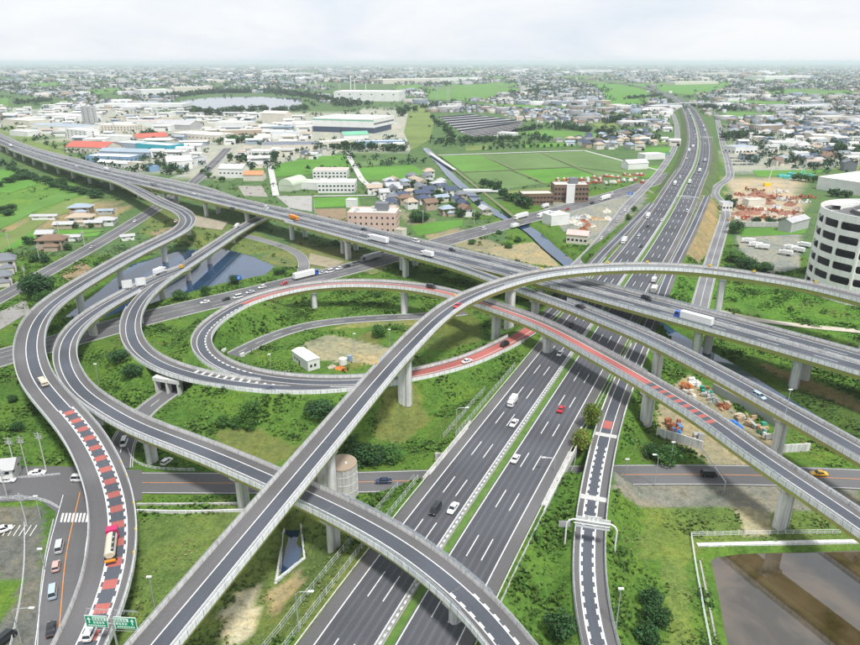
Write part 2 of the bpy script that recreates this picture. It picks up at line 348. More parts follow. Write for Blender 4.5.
FAL = Path([kenL(20, 150, 8.5, .02), kenL(60, 168, 10.5, .02), kenL(100, 182, 13.2, .02), kenL(135, 190, 14.6, .0), (163, 203.5, 13), (180, 211, 12.9), (188, 219, 12.8), (183, 228.5, 12.6), (165, 238.5, 12.3), (140, 250.5, 12), (110, 267, 11.8), (69, 291.5, 11.5), (46, 309, 11.3), (34, 326, 11.1), (29.5, 345, 10.9),
            (31, 362, 10.7), (37, 379, 10.5), (48, 394, 10.2), (65, 413, 10), (80, 431, 9.8), (92, 450, 9.5), (101.5, 470, 9.2), (108.5, 490, 9), (112.5, 510, 8.8), (113.5, 535, 8.5), (111.5, 560, 8), (105.5, 585, 7.5), (97, 610, 7), (84, 640, 6.5), (66, 675, 6)], 2.5)
KRA = Path([(640, 760, 3.2), (613, 690, 3.8), (599, 645, 4.4), (592, 610, 4.8), (588.5, 575, 5.3), (589.5, 535, 5.8), (595, 488, 6.2), (607, 432, 6.3), (622, 388, 6.2), (641, 345, 6.1), (657, 308, 6.05), (672, 270, 6.02), (692, 230, 6.0), (707, 196, 6)], 3.0)
QRA = Path([kenL(-20, 135, -8, -.03), kenL(20, 150, -9.5, -.03), kenL(70, 165, -13.5, -.2), (120, 172, 12.8), (165, 180.5, 12), (195, 186.5, 11), (223, 195.5, 9.4), (246, 206, 7.5), (262, 215, 5.5)], 4.0)
JRO = Path([(-120, 494, .12), (-60, 489.5, .12), (0, 486, .12), (60, 482.5, .12), (130, 482.5, .12), (215, 483, .12), (300, 483, .12), (383, 481.5, .12), (480, 478, .12), (570, 475.5, .12), (640, 474.5, .12), (720, 474.5, .12), (800, 476.5, .12), (860, 479, .12), (960, 484, .12), (1060, 490, .12)], 4.0)
NRO = Path([(-80, 385, .10), (0, 357, .10), (60, 342, .10), (130, 322, .10), (180, 309.5, .10), (215, 301.5, .10), (260, 291, .10), (300, 281, .10), (350, 268.5, .10), (400, 254.5, .10), (450, 239.5, .10), (500, 226, .10), (560, 210, .10), (600, 199, .10), (640, 186.5, .10), (675, 174, .10)], 5.0)
MRO = Path([(-90, 345, .14), (-30, 314, .14), (0, 297.5, .14), (55, 267.5, .14), (105, 239.5, .14), (155, 209, .14), (177, 194, .14), (196, 180, .14), (217, 160, .14), (228, 148, .14)], 4.0)
IRO = Path([(118, 470, .19), (119, 452, .19), (130, 428, .19), (150, 405.5, .19), (172, 391, .19), (205, 370, .19), (240, 351.5, .19), (265, 339, .19), (290, 330, .19), (315, 324, .19), (370, 318.5, .19), (427, 316, .19), (465, 312, .19)], 3.0)
RRO = Path([(80, 492, .2), (73, 522, .2), (66.5, 548, .2), (63, 580, .2), (60.5, 615, .2), (56, 665, .2), (52, 710, .2)], 3.0)
ORO = Path([(697, 320, .12), (704, 290, .12), (713, 258, .12), (721, 232, .12), (725.5, 214, .12), (720, 201, .12), (714.5, 194.5, .12), (718, 186, .12), (729, 178, .12), (729, 165, .12), (723, 145, .12), (719, 127, .12), (716, 112, .12)], 4.0)
PRO = Path([(560, 282, .3), (582, 261, .5), (597, 245, .5), (613, 225, .5), (627, 206, .5), (641, 192, .5), (660, 171, .5), (675, 146, .5), (677, 128, .5), (673, 114, .5)], 4.0)

# ------------------------------------------------------------------ terrain: one sheet to the horizon, embankments under the ground-borne ramps, pond basins
def axis(lo, hi, fine_lo, fine_hi, st, grow=1.12):
    a = list(np.arange(fine_lo, fine_hi, st)); d = st; x = a[-1]
    while x < hi: d *= grow; x += d; a.append(x)
    d = st; x = a[0]; pre = []
    while x > lo: d *= grow; x -= d; pre.append(x)
    return np.array(pre[::-1] + a)
GX = axis(-26000, 26000, -240, 230, 1.7); GY = axis(-6000, 42000, 70, 430, 1.7)
XX, YY = np.meshgrid(GX, GY); PTS = np.stack([XX.ravel(), YY.ravel()], 1)
def near(pts, path, s0=None, s1=None, lim=60):
    """distance to a path, and its height and signed offset there"""
    ss = np.arange(0 if s0 is None else s0, path.L if s1 is None else s1, 2.0)
    q = np.stack([np.interp(ss, path.s, path.p[:, k]) for k in range(3)], 1)
    D = np.full(len(pts), 1e9); Z = np.zeros(len(pts))
    m = (pts[:, 0] > q[:, 0].min() - lim) & (pts[:, 0] < q[:, 0].max() + lim) & (pts[:, 1] > q[:, 1].min() - lim) & (pts[:, 1] < q[:, 1].max() + lim)
    ids = np.nonzero(m)[0]
    for c in range(0, len(ids), 20000):
        k = ids[c:c + 20000]; d2 = ((pts[k][:, None, :] - q[None, :, :2]) ** 2).sum(2); j = d2.argmin(1); D[k] = np.sqrt(d2[np.arange(len(k)), j]); Z[k] = q[j, 2]
    return D, Z
def inpoly(pts, poly):
    x, y = pts[:, 0], pts[:, 1]; r = np.zeros(len(pts), bool); n = len(poly)
    for i in range(n):
        x1, y1 = poly[i]; x2, y2 = poly[(i + 1) % n]
        c = ((y1 > y) != (y2 > y)); r ^= c & (x < (x2 - x1) * (y - y1) / (y2 - y1 + 1e-12) + x1)
    return r
def polydist(pts, poly):
    D = np.full(len(pts), 1e9); n = len(poly)
    for i in range(n):
        a = np.array(poly[i]); b = np.array(poly[(i + 1) % n]); ab = b - a
        t = np.clip(((pts - a) @ ab) / (ab @ ab), 0, 1); D = np.minimum(D, np.linalg.norm(pts - (a + t[:, None] * ab), axis=1))
    return D
POND_L = polyw([(60, 318), (95, 292), (130, 264), (178, 250), (222, 247), (255, 256), (277, 266), (266, 276), (215, 287), (165, 301), (130, 312), (95, 322)], -1.2)
POND_R = polyw([(706, 556), (740, 550.5), (870, 547), (1000, 545), (1000, 760), (735, 745), (722, 645)], -1.2)
PIT = polyw([(275.5, 580), (283, 521), (300, 519), (304, 556)], -.3)
RIV_L = polyw([(10, 214), (30, 199), (46, 194), (52, 197), (36, 206), (20, 218)], -1)
CANAL = Path([(425, 148, -1.5), (440, 163, -1.5), (452, 177, -1.5), (470, 193, -1.5), (480, 203, -1.5), (500, 215, -1.5), (530, 230, -1.5), (550, 248, -1.5), (570, 264, -1.5), (592, 282, -1.5), (625, 304, -1.5), (660, 327, -1.5), (690, 347, -1.5), (722, 363, -1.5), (760, 389, -1.5), (830, 432, -1.5), (920, 490, -1.5)], 4.0)
s_port_in, s_port_out = IRO.sat(168, 393.5), IRO.sat(231, 356)
LOO_E0 = LOO.sat(252, 301)                # loop is on embankment from here to the expressway
HAL_E0 = HAL.sat(136, 345)
def terrain_h(pts):
    h = np.zeros(len(pts))
    def emb(path, hw, slope, s0=None, s1=None, drop=.25):
        nonlocal h
        D, Z = near(pts, path, s0, s1, 40); m = D < 60
        e = Z - drop - np.maximum(0, D - hw) / slope; h = np.where(m, np.maximum(h, e), h)
    emb(KAN, 18.5, 1.9, None, 560)
    emb(LOO, 5.6, 1.7, LOO_E0); emb(HAL, 5.2, 1.8, HAL_E0)
    emb(KRA, 4.6, 1.2)
    emb(QRA, 4.0, 1.6, QRA.L - 50)
    # gentle made ground inside the loop
    inl = inpoly(pts, polyw([(206, 345), (240, 312), (300, 300), (440, 300), (470, 330), (420, 368), (300, 374), (230, 362)], 1)); h = np.where(inl, np.maximum(h, .5), h)
    D, _ = near(pts, CANAL, lim=30)
    b = np.clip(1 - (D - 4.5) / 3.5, 0, 1); k = D < 9; crossing = (near(pts, KAN, None, 560, 40)[0] < 19)
    h = np.where(k & ~crossing, np.minimum(h, h * (1 - b) - 3.0 * b), h)
    for poly, dep, sl in ((POND_L, -2.6, 3.0), (POND_R, -2.2, 2.2), (PIT, -4.2, .35), (RIV_L, -2.5, 8)):
        i = inpoly(pts, poly)
        if i.any():
            d = polydist(pts, poly); h = np.where(i, np.minimum(h, np.maximum(dep, h - d * (abs(dep) / sl))), h)
    # cuttings of the local roads through the embankments
    D, _ = near(pts, JRO, lim=20); h = np.where(D < 6.6, np.minimum(h, 0.0), h)
    for a, b2 in ((0, s_port_in), (s_port_out, IRO.L)):
        D, _ = near(pts, IRO, a, b2, 20); h = np.where(D < 5.2, np.minimum(h, 0.0), np.where(D < 12, np.minimum(h, (D - 5.2) * .75), h))
    D, _ = near(pts, NRO, lim=20); h = np.where(D < 11, np.minimum(h, 0.0), h)
    h = np.where(h > .3, h, h)
    return h
HH = terrain_h(PTS)
_nz = (np.sin(PTS[:, 0] * .31 + 1.3 * np.sin(PTS[:, 1] * .17)) * np.sin(PTS[:, 1] * .27 + 1.1 * np.sin(PTS[:, 0] * .13)))
_fine = (PTS[:, 0] > -238) & (PTS[:, 0] < 228) & (PTS[:, 1] > 72) & (PTS[:, 1] < 428)
_free = np.minimum.reduce([near(PTS, p_, None, None, 20)[0] for p_ in (KAN, JRO, NRO, MRO, IRO, RRO, LOO, HAL, KRA, ORO)])
HH = HH + np.where(_fine & (_free > 13), .16 * _nz - .1, -.02)
# zone colours (true ground covers: weeds, turf, soil, gravel, paved yards, town ground)
zone_dummy = None
WEED, TURF, DRY, SOILC, SANDC, PAVE, TOWN = (.080, .150, .030), (.086, .180, .032), (.17, .165, .065), (.30, .21, .12), (.44, .39, .31), (.24, .235, .23), (.085, .14, .06)
ZC = np.tile(np.array(TOWN), (len(PTS), 1))
ZC[(np.abs(PTS[:, 0]) < 330) & (PTS[:, 1] < 400)] = WEED
def zone(px, c, z=0.0): ZC[inpoly(PTS, polyw(px, z))] = c
zone([(520, 200), (660, 175), (690, 150), (720, 150), (735, 250), (700, 330), (560, 300), (500, 250)], WEED, 2)
zone([(130, 520), (270, 505), (330, 490), (340, 645), (130, 660), (100, 645)], (.115, .165, .048))
zone([(215, 500), (380, 520), (360, 660), (200, 660)], (.115, .155, .05))
zone([(222, 612), (240, 590), (262, 586), (250, 640), (222, 645)], SANDC)
zone([(265, 592), (300, 570), (305, 585), (275, 620)], (.30, .24, .15))
zone([(345, 345), (372, 330), (385, 352), (350, 372)], (.135, .145, .05)); zone([(215, 430), (260, 430), (300, 448), (270, 470), (215, 452)], (.13, .15, .05))
zone([(382, 405), (415, 400), (432, 420), (400, 445), (372, 438)], (.135, .15, .05))
zone([(405, 320), (475, 310), (482, 340), (440, 352), (400, 345)], (.105, .135, .04))
zone([(300, 345), (330, 335), (395, 350), (385, 366), (320, 362)], (.28, .25, .18))
zone([(370, 318), (430, 312), (420, 325), (330, 330)], (.19, .2, .08))
zone([(678, 262), (690, 235), (702, 199), (720, 206), (716, 238), (699, 262)], (.27, .205, .12), 1.5)
zone([(660, 395), (690, 375), (775, 440), (790, 470), (720, 470), (655, 430)], (.30, .25, .18))
zone([(560, 300), (700, 335), (760, 330), (860, 345), (860, 300), (740, 285), (700, 280)], TURF)
zone([(645, 500), (860, 495), (860, 545), (705, 545), (690, 560), (640, 560)], (.115, .165, .045))
zone([(730, 506), (770, 505), (772, 535), (745, 535)], (.34, .30, .22))
zone([(662, 545), (684, 545), (695, 645), (668, 645)], (.135, .18, .05))
zone([(610, 484), (860, 487), (860, 512), (770, 512), (742, 507), (640, 507), (612, 505)], (.205, .19, .175))
zone([(735, 235), (800, 228), (800, 268), (770, 275), (740, 250)], PAVE); zone([(725, 180), (800, 175), (800, 222), (735, 225)], (.38, .31, .25))
zone([(540, 205), (650, 190), (640, 215), (600, 245), (575, 242)], PAVE)
zone([(-50, 505), (45, 505), (40, 660), (-80, 660)], (.135, .13, .13))
zone([(-50, 640), (-10, 575), (22, 582), (15, 600), (-20, 660)], WEED)
zone([(300, 240), (400, 262), (340, 275), (250, 262)], (.14, .16, .07)); zone([(150, 195), (260, 235), (300, 250), (230, 255), (140, 235)], (.13, .165, .06))
zone([(0, 195), (90, 200), (135, 205), (110, 220), (30, 232), (0, 240)], (.24, .195, .12))
zone([(-40, 175), (60, 180), (100, 195), (40, 215), (-40, 245)], (.105, .20, .045))
zone([(0, 106), (215, 112), (330, 112), (410, 108), (410, 150), (310, 156), (225, 180), (140, 172), (60, 140), (0, 125)], (.33, .325, .31))
zone([(730, 125), (860, 130), (862, 168), (760, 172), (728, 170)], (.31, .305, .29))
zone([(-60, 120), (15, 150), (75, 182), (88, 172), (60, 150), (25, 133), (-40, 110)], (.14, .19, .06))
zone([(430, 190), (520, 205), (545, 235), (500, 222), (460, 215)], WEED); zone([(385, 205), (450, 225), (545, 262), (520, 262), (430, 240)], (.22, .2, .14))
zone([(475, 250), (545, 240), (560, 268), (520, 262)], (.30, .25, .17)); 
zone([(760, 362), (800, 375), (900, 418), (900, 432), (800, 392), (765, 372)], (.20, .16, .085)); zone([(700, 345), (860, 395), (900, 430), (860, 440), (740, 372)], (.07, .115, .03))
zone([(760, 362), (800, 375), (900, 418), (900, 428), (800, 388), (765, 370)], (.20, .16, .085))
GRAV = [(305, 255), (250, 242)]
_far = np.zeros(len(PTS), bool)
gm = bpy.data.meshes.new('ground')
ny, nx = XX.shape; ii = np.arange((ny - 1) * (nx - 1)); r_, c_i = ii // (nx - 1), ii % (nx - 1); a_ = r_ * nx + c_i
GF = np.stack([a_, a_ + 1, a_ + nx + 1, a_ + nx], 1)
gm = np_mesh('ground', np.column_stack([PTS, HH]), GF)
_at = gm.attributes.new('Col', 'FLOAT_COLOR', 'POINT'); _at.data.foreach_set('color', np.column_stack([ZC, np.ones(len(ZC))]).astype(np.float32).ravel())
gm.polygons.foreach_set('use_smooth', [True] * len(gm.polygons))
setp(link('ground', gm, None, GROUND), kind='structure')
def gh(x, y):
    """terrain height at a place (bilinear on the sheet)"""
    H2 = HH.reshape(ny, nx); i = np.clip(np.searchsorted(GX, x) - 1, 0, nx - 2); j = np.clip(np.searchsorted(GY, y) - 1, 0, ny - 2)
    fx = (x - GX[i]) / (GX[i + 1] - GX[i]); fy = (y - GY[j]) / (GY[j + 1] - GY[j])
    return (H2[j, i] * (1 - fx) + H2[j, i + 1] * fx) * (1 - fy) + (H2[j + 1, i] * (1 - fx) + H2[j + 1, i + 1] * fx) * fy
def sheet(name, poly, z, mat, label=None, parent=None):
    mb = MB(); mb.add([(x, y, z) for x, y in poly], [tuple(range(len(poly)))]); o = mb.build(name, mat, parent); setp(o, label, None, None, 'structure' if parent is None else None); return o
def grow(poly, d):
    c = np.mean(poly, 0); v = np.array(poly) - c; return c + v * (1 + d / np.linalg.norm(v, axis=1))[:, None]
sheet('pond_water', POND_L, -1.2, WATER, 'blue grey pond under the curved ramps on the left')
sheet('pond_water', POND_R, -1.2, WATER_B, 'brown silty pond in the lower right corner')
sheet('drain_water', grow(PIT, 0), -3.3, WATER, 'dark water in the small walled pit under the ramps')
sheet('river_water', RIV_L, -1.2, WATER, 'pale river bend beside the trees at the left edge')
mb = MB(); sweep(mb, CANAL, [(-4.6, 0), (4.6, 0)]); setp(mb.build('canal_water', WATER, None), 'narrow grey canal running past the fields and under the expressway', kind='structure')
# ------------------------------------------------------------------ roads and viaducts
def ivs(path, spec):
    """True -> whole length; list of (s0, s1)"""
    return [(0.0, path.L)] if spec is True else (spec or [])
def column(cx, cy, z0, z1, wx, wy, rz, e=3.0, n=16, flare=0.0):
    """pier shaft, super-ellipse plan"""
    mb = MB(); rings = []
    for z, k in ((z0, 1.0), (z0 + (z1 - z0) * .6, 1.0), (z1, 1.0 + flare)):
        ring = []
        for i in range(n):
            a = 2 * math.pi * i / n; c, s = math.cos(a), math.sin(a)
            x = wx / 2 * k * math.copysign(abs(c) ** (2 / e), c); y = wy / 2 * math.copysign(abs(s) ** (2 / e), s)
            ring.append((cx + x * math.cos(rz) - y * math.sin(rz), cy + x * math.sin(rz) + y * math.cos(rz), z))
        rings.append(ring)
    vs = sum(rings, []); fs = [tuple(range(n - 1, -1, -1)), tuple(range(2 * n, 3 * n))]
    for r in range(2): fs += [(r * n + i, r * n + (i + 1) % n, (r + 1) * n + (i + 1) % n, (r + 1) * n + i) for i in range(n)]
    mb.add(vs, fs); return mb
def pier(root, path, s, under, w=2.6, d=2.0, capw=5.2, off=0.0, e=3.0):
    p, t, n = path.at(s); x, y = p[0] + n[0] * off, p[1] + n[1] * off; zt = p[2] - under; z0 = float(gh(x, y)) - .8
    rz = math.atan2(n[1], n[0]); caph = 1.5
    if zt - caph - z0 < 1.0: return
    o = column(x, y, z0, zt - caph + .003, w, d, rz, e).build('pier', CONC_L, root)
    mb = MB(); hw, hc = w / 2 * .95, capw / 2; dd = d / 2 + .12
    prof = [(-hc, zt), (-hc, zt - caph * .5), (-hw - .1, zt - caph), (hw + .1, zt - caph), (hc, zt - caph * .5), (hc, zt)]
    vs = []
    for q in (-dd, dd):
        for a, z in prof: vs.append((x + n[0] * a + t[0] * q, y + n[1] * a + t[1] * q, z))
    m = len(prof); mb.add(vs, [tuple(range(m)), tuple(range(2 * m - 1, m - 1, -1))] + [(i, m + i, m + (i + 1) % m, (i + 1) % m) for i in range(m)])
    mb.build('pier_cap', CONC_L, o)
    mb = MB(); qx, qy = x + t[0] * (d / 2 + .12) + n[0] * w * .2, y + t[1] * (d / 2 + .12) + n[1] * w * .2; mb.tube((qx, qy, z0), (qx, qy, zt - .2), .11, .11, 6); qx, qy = x - t[0] * (d / 2 + .12) + n[0] * w * .2, y - t[1] * (d / 2 + .12) + n[1] * w * .2; mb2 = MB(); mb2.tube((qx, qy, z0), (qx, qy, zt - .2), .11, .11, 6); mb.build('drain_pipe', STEEL, o); mb2.build('drain_pipe', STEEL, o)
def barrier(path, o, s0, s1, root, h=.85, base=1.0, mat=None, step=2.0, name='noise_barrier', post=STEEL):
    """row of translucent panels between steel posts on top of a parapet"""
    mb = MB(); ss = np.arange(s0, s1, step)
    for a in ss:
        b = min(a + step, s1)
        if b - a > .5: sweep(mb, path, [(o - .03, base), (o + .03, base), (o + .03, base + h), (o - .03, base + h)], a + .06, b - .06, True)
    setp(mb.build(name, mat or BARR, root), kind='stuff')
    mb = MB()
    for a in ss:
        p, t, n = path.at(a); x, y = p[0] + n[0] * o, p[1] + n[1] * o
        mb.box(-.08, .08, -.07, .07, p[2] + base - .02, p[2] + base + h + .04, None, math.atan2(t[1], t[0]), (x, y))
    setp(mb.build(name + '_posts', post, root), kind='stuff')
def parapet(path, side, W, intervals, root, h=1.0, mat=None, fascia=None):
    for (a, b) in intervals:
        o1 = side * W / 2; o0 = side * (W / 2 - .32)
        mb = MB(); pf = [(o0, -.05), (o0, .25), (side * (W / 2 - .22), h), (o1, h), (o1, -.05)]
        if side < 0: pf = pf[::-1]
        sweep(mb, path, pf, a, b, True); mb.build('parapet', mat or PARA, root)
        mb = MB(); pf = [(o1, h + .06), (o1 + side * .06, h + .06), (o1 + side * .06, -.42), (o1, -.42)]
        if side > 0: pf = pf[::-1]
        sweep(mb, path, pf, a, b, True); mb.build('fascia', fascia or FASCIA, root)
        mb = MB(); k = side * (W / 2 - .14)
        for hh in (h + .32,): sweep(mb, path, [(k - .06, hh - .06), (k + .06, hh - .06), (k + .06, hh + .06), (k - .06, hh + .06)], a, b, True)
        for d in np.arange(a + 1, b, 2.5):
            p, t, n = path.at(d); mb.box(-.05, .05, -.05, .05, p[2] + h - .01, p[2] + h + .3, None, math.atan2(t[1], t[0]), (p[0] + n[0] * k, p[1] + n[1] * k))
        for _ in range(len(mb.v) - len(mb.uv)): mb.uv.append((0, 0))
        mb.build('rail', STEEL, root)
def slab(path, W, root, a, b, depth=2.2, gw=.84, mat=OLIVE):
    mb = MB(); hw = W / 2; sweep(mb, path, [(-hw, 0), (hw, 0), (hw, -.32), (hw * gw + .1, -.42), (-hw * gw - .1, -.42), (-hw, -.32)], a, b, True); mb.build('deck_slab', CONC, root)
    g = hw * gw; k = 2 if W > 12 else 1
    for j in range(k):
        c0 = 0 if k == 1 else (-1 + 2 * j) * hw * .5; gg = g if k == 1 else hw * .44
        mb = MB(); sweep(mb, path, [(c0 - gg, -.5), (c0 + gg, -.5), (c0 + gg * .9, -depth), (c0 - gg * .9, -depth)], a, b, True); mb.build('girder', mat, root)
        mb = MB(); ss = np.arange(a + 2, b, 9.0)         # flange stiffeners / panel splices
        for d in ss: sweep(mb, path, [(c0 - gg - .05, -.6), (c0 + gg + .05, -.6), (c0 + gg * .9 + .05, -depth - .04), (c0 - gg * .9 - .05, -depth - .04)], d, d + .35, True)
        setp(mb.build('girder_splice', mat, root), kind='stuff')
def viaduct(name, label, path, W, surf, parL=True, parR=True, body=None, piers=(), depth=2.2, pw=2.6, pd=2.0, capw=None, barr=(), joints=True, offs=(0.0,), pe=3.0, fasc=None, pmat=None):
    root = empty(name, tuple(path.at(path.L * .5)[0]) and (0, 0, 0)); setp(root, label, 'bridge')
    body = body or [(0.0, path.L)]
    for a, b in body: slab(path, W, root, a, b, depth)
    for o0, o1, m, nm in surf: strip(path, o0, o1, .012 if body else .05, nm, m, root)
    parapet(path, -1, W, ivs(path, parL), root, mat=pmat, fascia=fasc); parapet(path, 1, W, ivs(path, parR), root, mat=pmat, fascia=fasc)
    for s in piers:
        for o in offs: pier(root, path, s, depth, pw, pd, capw or W * .62, o, pe)
    for (side, a, b) in barr: barrier(path, side * (W / 2 - .1), a, b, root)
    if joints:
        for s in list(piers): strip(path, -W / 2 + .35, W / 2 - .35, .02, 'expansion_joint', SHOULD, root, s - .14, s + .14)
    return root
# --- upper ramp (highest)
S = CUP.sat
r = viaduct('ramp_bridge', 'tall single lane ramp bridge sweeping diagonally from lower left to right edge, highest of all', CUP, 8.0,
    [(-3.68, -.55, SHOULD, 'shoulder'), (-.55, 2.75, ASPH, 'lane'), (2.75, 3.68, CONC, 'edge_kerb')],
    piers=[CUP.sdrop(323, 512), CUP.sdrop(408, 402, 4.5), CUP.sdrop(508, 325, 3), CUP.sdrop(713, 330), CUP.sdrop(850, 395)], pw=4.6, pd=2.8, capw=5.6, depth=2.4,
    barr=[(1, S(497, 287), S(700, 269))], pe=4)
line(CUP, -.55, 'edge_line', r, .22); line(CUP, 2.55, 'edge_line', r, .22)
for u, v in ((385, 368), (462, 298), (545, 272), (612, 265), (652, 265), (707, 268), (756, 274), (813, 284)):
    p, t, n = CUP.at(S(u, v)); mb = MB(); mb.box(-.6, .6, -.06, .06, 1.15, 2.0); o = mb.build('yellow_marker', YELLOW, r); o.location = (p[0] - n[0] * 3.6, p[1] - n[1] * 3.6, p[2]); o.rotation_euler.z = math.atan2(t[1], t[0])
# --- elevated expressway
S = KEN.sat
bp = [KEN.sdrop(u, v) for u, v in ((92, 194), (113, 203), (141, 211), (168, 218), (210, 229), (250, 238), (297, 250), (345, 262.5), (404, 279))]
sK = KEN.s; b0 = bp[-1]
bp += [b0 + 62, b0 + 96, KEN.sat(700, 331) + 2, KEN.sat(800, 361)]
bp = [bp[0] - 45 * k for k in range(14, 0, -1) if bp[0] - 45 * k > 0] + bp
r = viaduct('expressway_bridge', 'wide elevated dual carriageway expressway crossing the picture from upper left to right edge', KEN, BW,
    [(-9.68, -8.0, SHOULD, 'shoulder'), (-8.0, -1.1, ASPH, 'lane'), (-1.1, 1.1, SHOULD, 'median_strip'), (1.1, 8.0, ASPH, 'lane'), (8.0, 9.68, SHOULD, 'shoulder')],
    parL=[(0, KEN.L)], parR=[(S(150, 196), S(303, 224)), (S(560, 285), KEN.L)], piers=bp, offs=(-5.2, 5.2), pw=3.1, pd=3.1, capw=4.2, pe=2.2, depth=2.3,
    barr=[(1, S(545, 282), S(720, 330)), (-1, S(560, 282), S(720, 330))])
for o in (-7.8, -1.3, 1.3, 7.8): line(KEN, o, 'edge_line', r, .22)
for o in (-4.55, 4.55): line(KEN, o, 'lane_line', r, .2, (8, 12))
for o in (-.55, .55):
    mb = MB(); sweep(mb, KEN, [(o - .12, .0), (o + .12, .0), (o + .08, .85), (o - .08, .85)], None, None, True); mb.build('median_barrier', CONC_L, r)
# --- ramp leaving the expressway towards the right
S = DEC.sat
r = viaduct('ramp_bridge', 'grey ramp bridge with silver car, between the dual carriageway and the red striped ramp', DEC, 7.6,
    [(-3.48, -2.6, SHOULD, 'shoulder'), (-2.6, 1.6, ASPH, 'lane'), (1.6, 3.48, SHOULD, 'shoulder')], parL=[(S(560, 302), DEC.L)], parR=True,
    piers=[DEC.sdrop(345, 266), DEC.sdrop(404, 283), DEC.sdrop(538, 310, 3), DEC.sdrop(658, 381), DEC.sdrop(778, 448), DEC.sdrop(870, 505)], pw=3.9, pd=2.6, capw=5.0, barr=[(1, S(500, 280), S(712, 372)), (-1, S(560, 302), S(640, 335))])
for o in (-2.4, 1.5): line(DEC, o, 'edge_line', r, .2)
# --- loop ramp with the red lane
S = LOO.sat; s_lo = LOO_E0 + 4
r = viaduct('loop_ramp_bridge', 'loop ramp with red painted lane circling the white shed and crossing the expressway', LOO, 7.8,
    [(-3.58, -1.6, SHOULD, 'shoulder'), (-1.6, 1.8, ASPH, 'lane'), (1.8, 3.58, SHOULD, 'shoulder')], body=[(0, s_lo)],
    parL=[(0, S(515, 341))], parR=[(0, S(240, 373)), (S(394, 379), S(515, 341))],
    piers=[LOO.sdrop(780, 537), LOO.sdrop(646, 431), LOO.sdrop(548, 352, 5.5), LOO.sdrop(491, 342, 4), LOO.sdrop(406, 311), LOO.sdrop(317, 305.5)], pw=4.2, pd=2.6, capw=5.4,
    barr=[(-1, S(790, 477), S(487, 305)), (1, S(640, 378), S(480, 303))], pe=3.5)
line(LOO, -1.6, 'edge_line', r, .2); line(LOO, 1.8, 'edge_line', r, .2)
# continuous red with two dark wheel gaps between (612,362) and (245,303); red bars on the straight before it
sA, sB = S(718, 426), S(648, 383); k = sA + 1
while k < sB: strip(LOO, -1.3, 1.5, .032, 'red_bar', REDP, r, k, k + 1.7); k += 3.3
strip(LOO, -1.5, 1.65, .032, 'red_lane', REDP, r, sB + 1, S(497, 310))
strip(LOO, -1.5, 1.65, .032, 'red_lane', REDP, r, S(495, 309), S(245, 303))
strip(LOO, -3.0, 2.6, .04, 'red_lane', REDP, r, S(405, 377), S(540, 322))
line(LOO, .8, 'edge_line', r, .2, None, S(405, 377), S(540, 322), dz=.055)
line(LOO, -1.6, 'speed_block', r, .2, None, S(245, 303), S(250, 375), .03, None, 1); 
line(LOO, 3.3, 'edge_line', r, .25, None, S(330, 383), S(600, 256))
mb = MB()      # abutment where the bridge meets the bank
p, t, n = LOO.at(s_lo); mb.box(-1.2, 1.2, -3.9, 3.9, -.5, p[2] - .4, None, math.atan2(t[1], t[0]), (p[0], p[1])); mb.build('abutment', CONC_L, r)
# --- ramp from the left merging with the loop
S = HAL.sat
r = viaduct('ramp_bridge', 'ramp bridge over the left pond that bends round and joins the loop ramp', HAL, 8.2,
    [(-3.78, -1.7, SHOULD, 'shoulder'), (-1.7, 1.8, ASPH, 'lane'), (1.8, 3.78, SHOULD, 'shoulder')], body=[(0, HAL_E0 + 3)],
    parL=[(0, S(186, 374) + 30)], parR=[(0, S(200, 256)), (S(133, 307), HAL.L)],
    piers=[HAL.sdrop(238, 250, 0), HAL.sdrop(212, 266, -1), HAL.sdrop(189, 281, -1), HAL.sdrop(165, 299, 0), HAL.sdrop(141, 325, 0)], pw=3.0, pd=2.0, capw=5.0)
line(HAL, -1.7, 'edge_line', r, .2); line(HAL, 1.9, 'edge_line', r, .2)
mb = MB(); s0, s1 = S(190, 375), S(300, 388)     # chevron hatching in the gore between the two ramps
for k in np.arange(s0, s1, 3.2):
    w = 2.4 * (1 - (k - s0) / (s1 - s0)) + .4; sweep(mb, HAL, [(-2.2 - w, .03), (-2.0, .03)], k, k + 1.0)
mb.build('gore_hatching', WHITE, r)
# --- G ramp
S = GAM.sat
r = viaduct('ramp_bridge', 'ramp bridge curving under the tall ramp then over the expressway to bottom centre', GAM, 8.0,
    [(-3.68, -1.4, SHOULD, 'shoulder'), (-1.4, 2.1, ASPH, 'lane'), (2.1, 3.68, SHOULD, 'shoulder')], parL=[(S(133, 291), GAM.L)], parR=[(0, GAM.L)],
    piers=[GAM.sdrop(138, 305), GAM.sdrop(95, 335), GAM.sdrop(72, 370), GAM.sdrop(98, 428), GAM.sdrop(150, 463), GAM.sdrop(240, 505), GAM.sdrop(336, 553), GAM.sdrop(442, 628, 5.5)], pw=3.4, pd=2.2, capw=5.6,
    barr=[(1, S(300, 492), S(480, 607)), (-1, S(330, 507), S(480, 607))])
line(GAM, -1.4, 'edge_line', r, .22, None, 0, S(470, 598)); line(GAM, 2.1, 'edge_line', r, .22, None, 0, S(455, 585))
line(GAM, -1.4, 'speed_block_line', r, .22, None, S(470, 598), None, .03, None, -1); line(GAM, 2.1, 'speed_block_line', r, .22, None, S(455, 585), None, .03, None, -1)
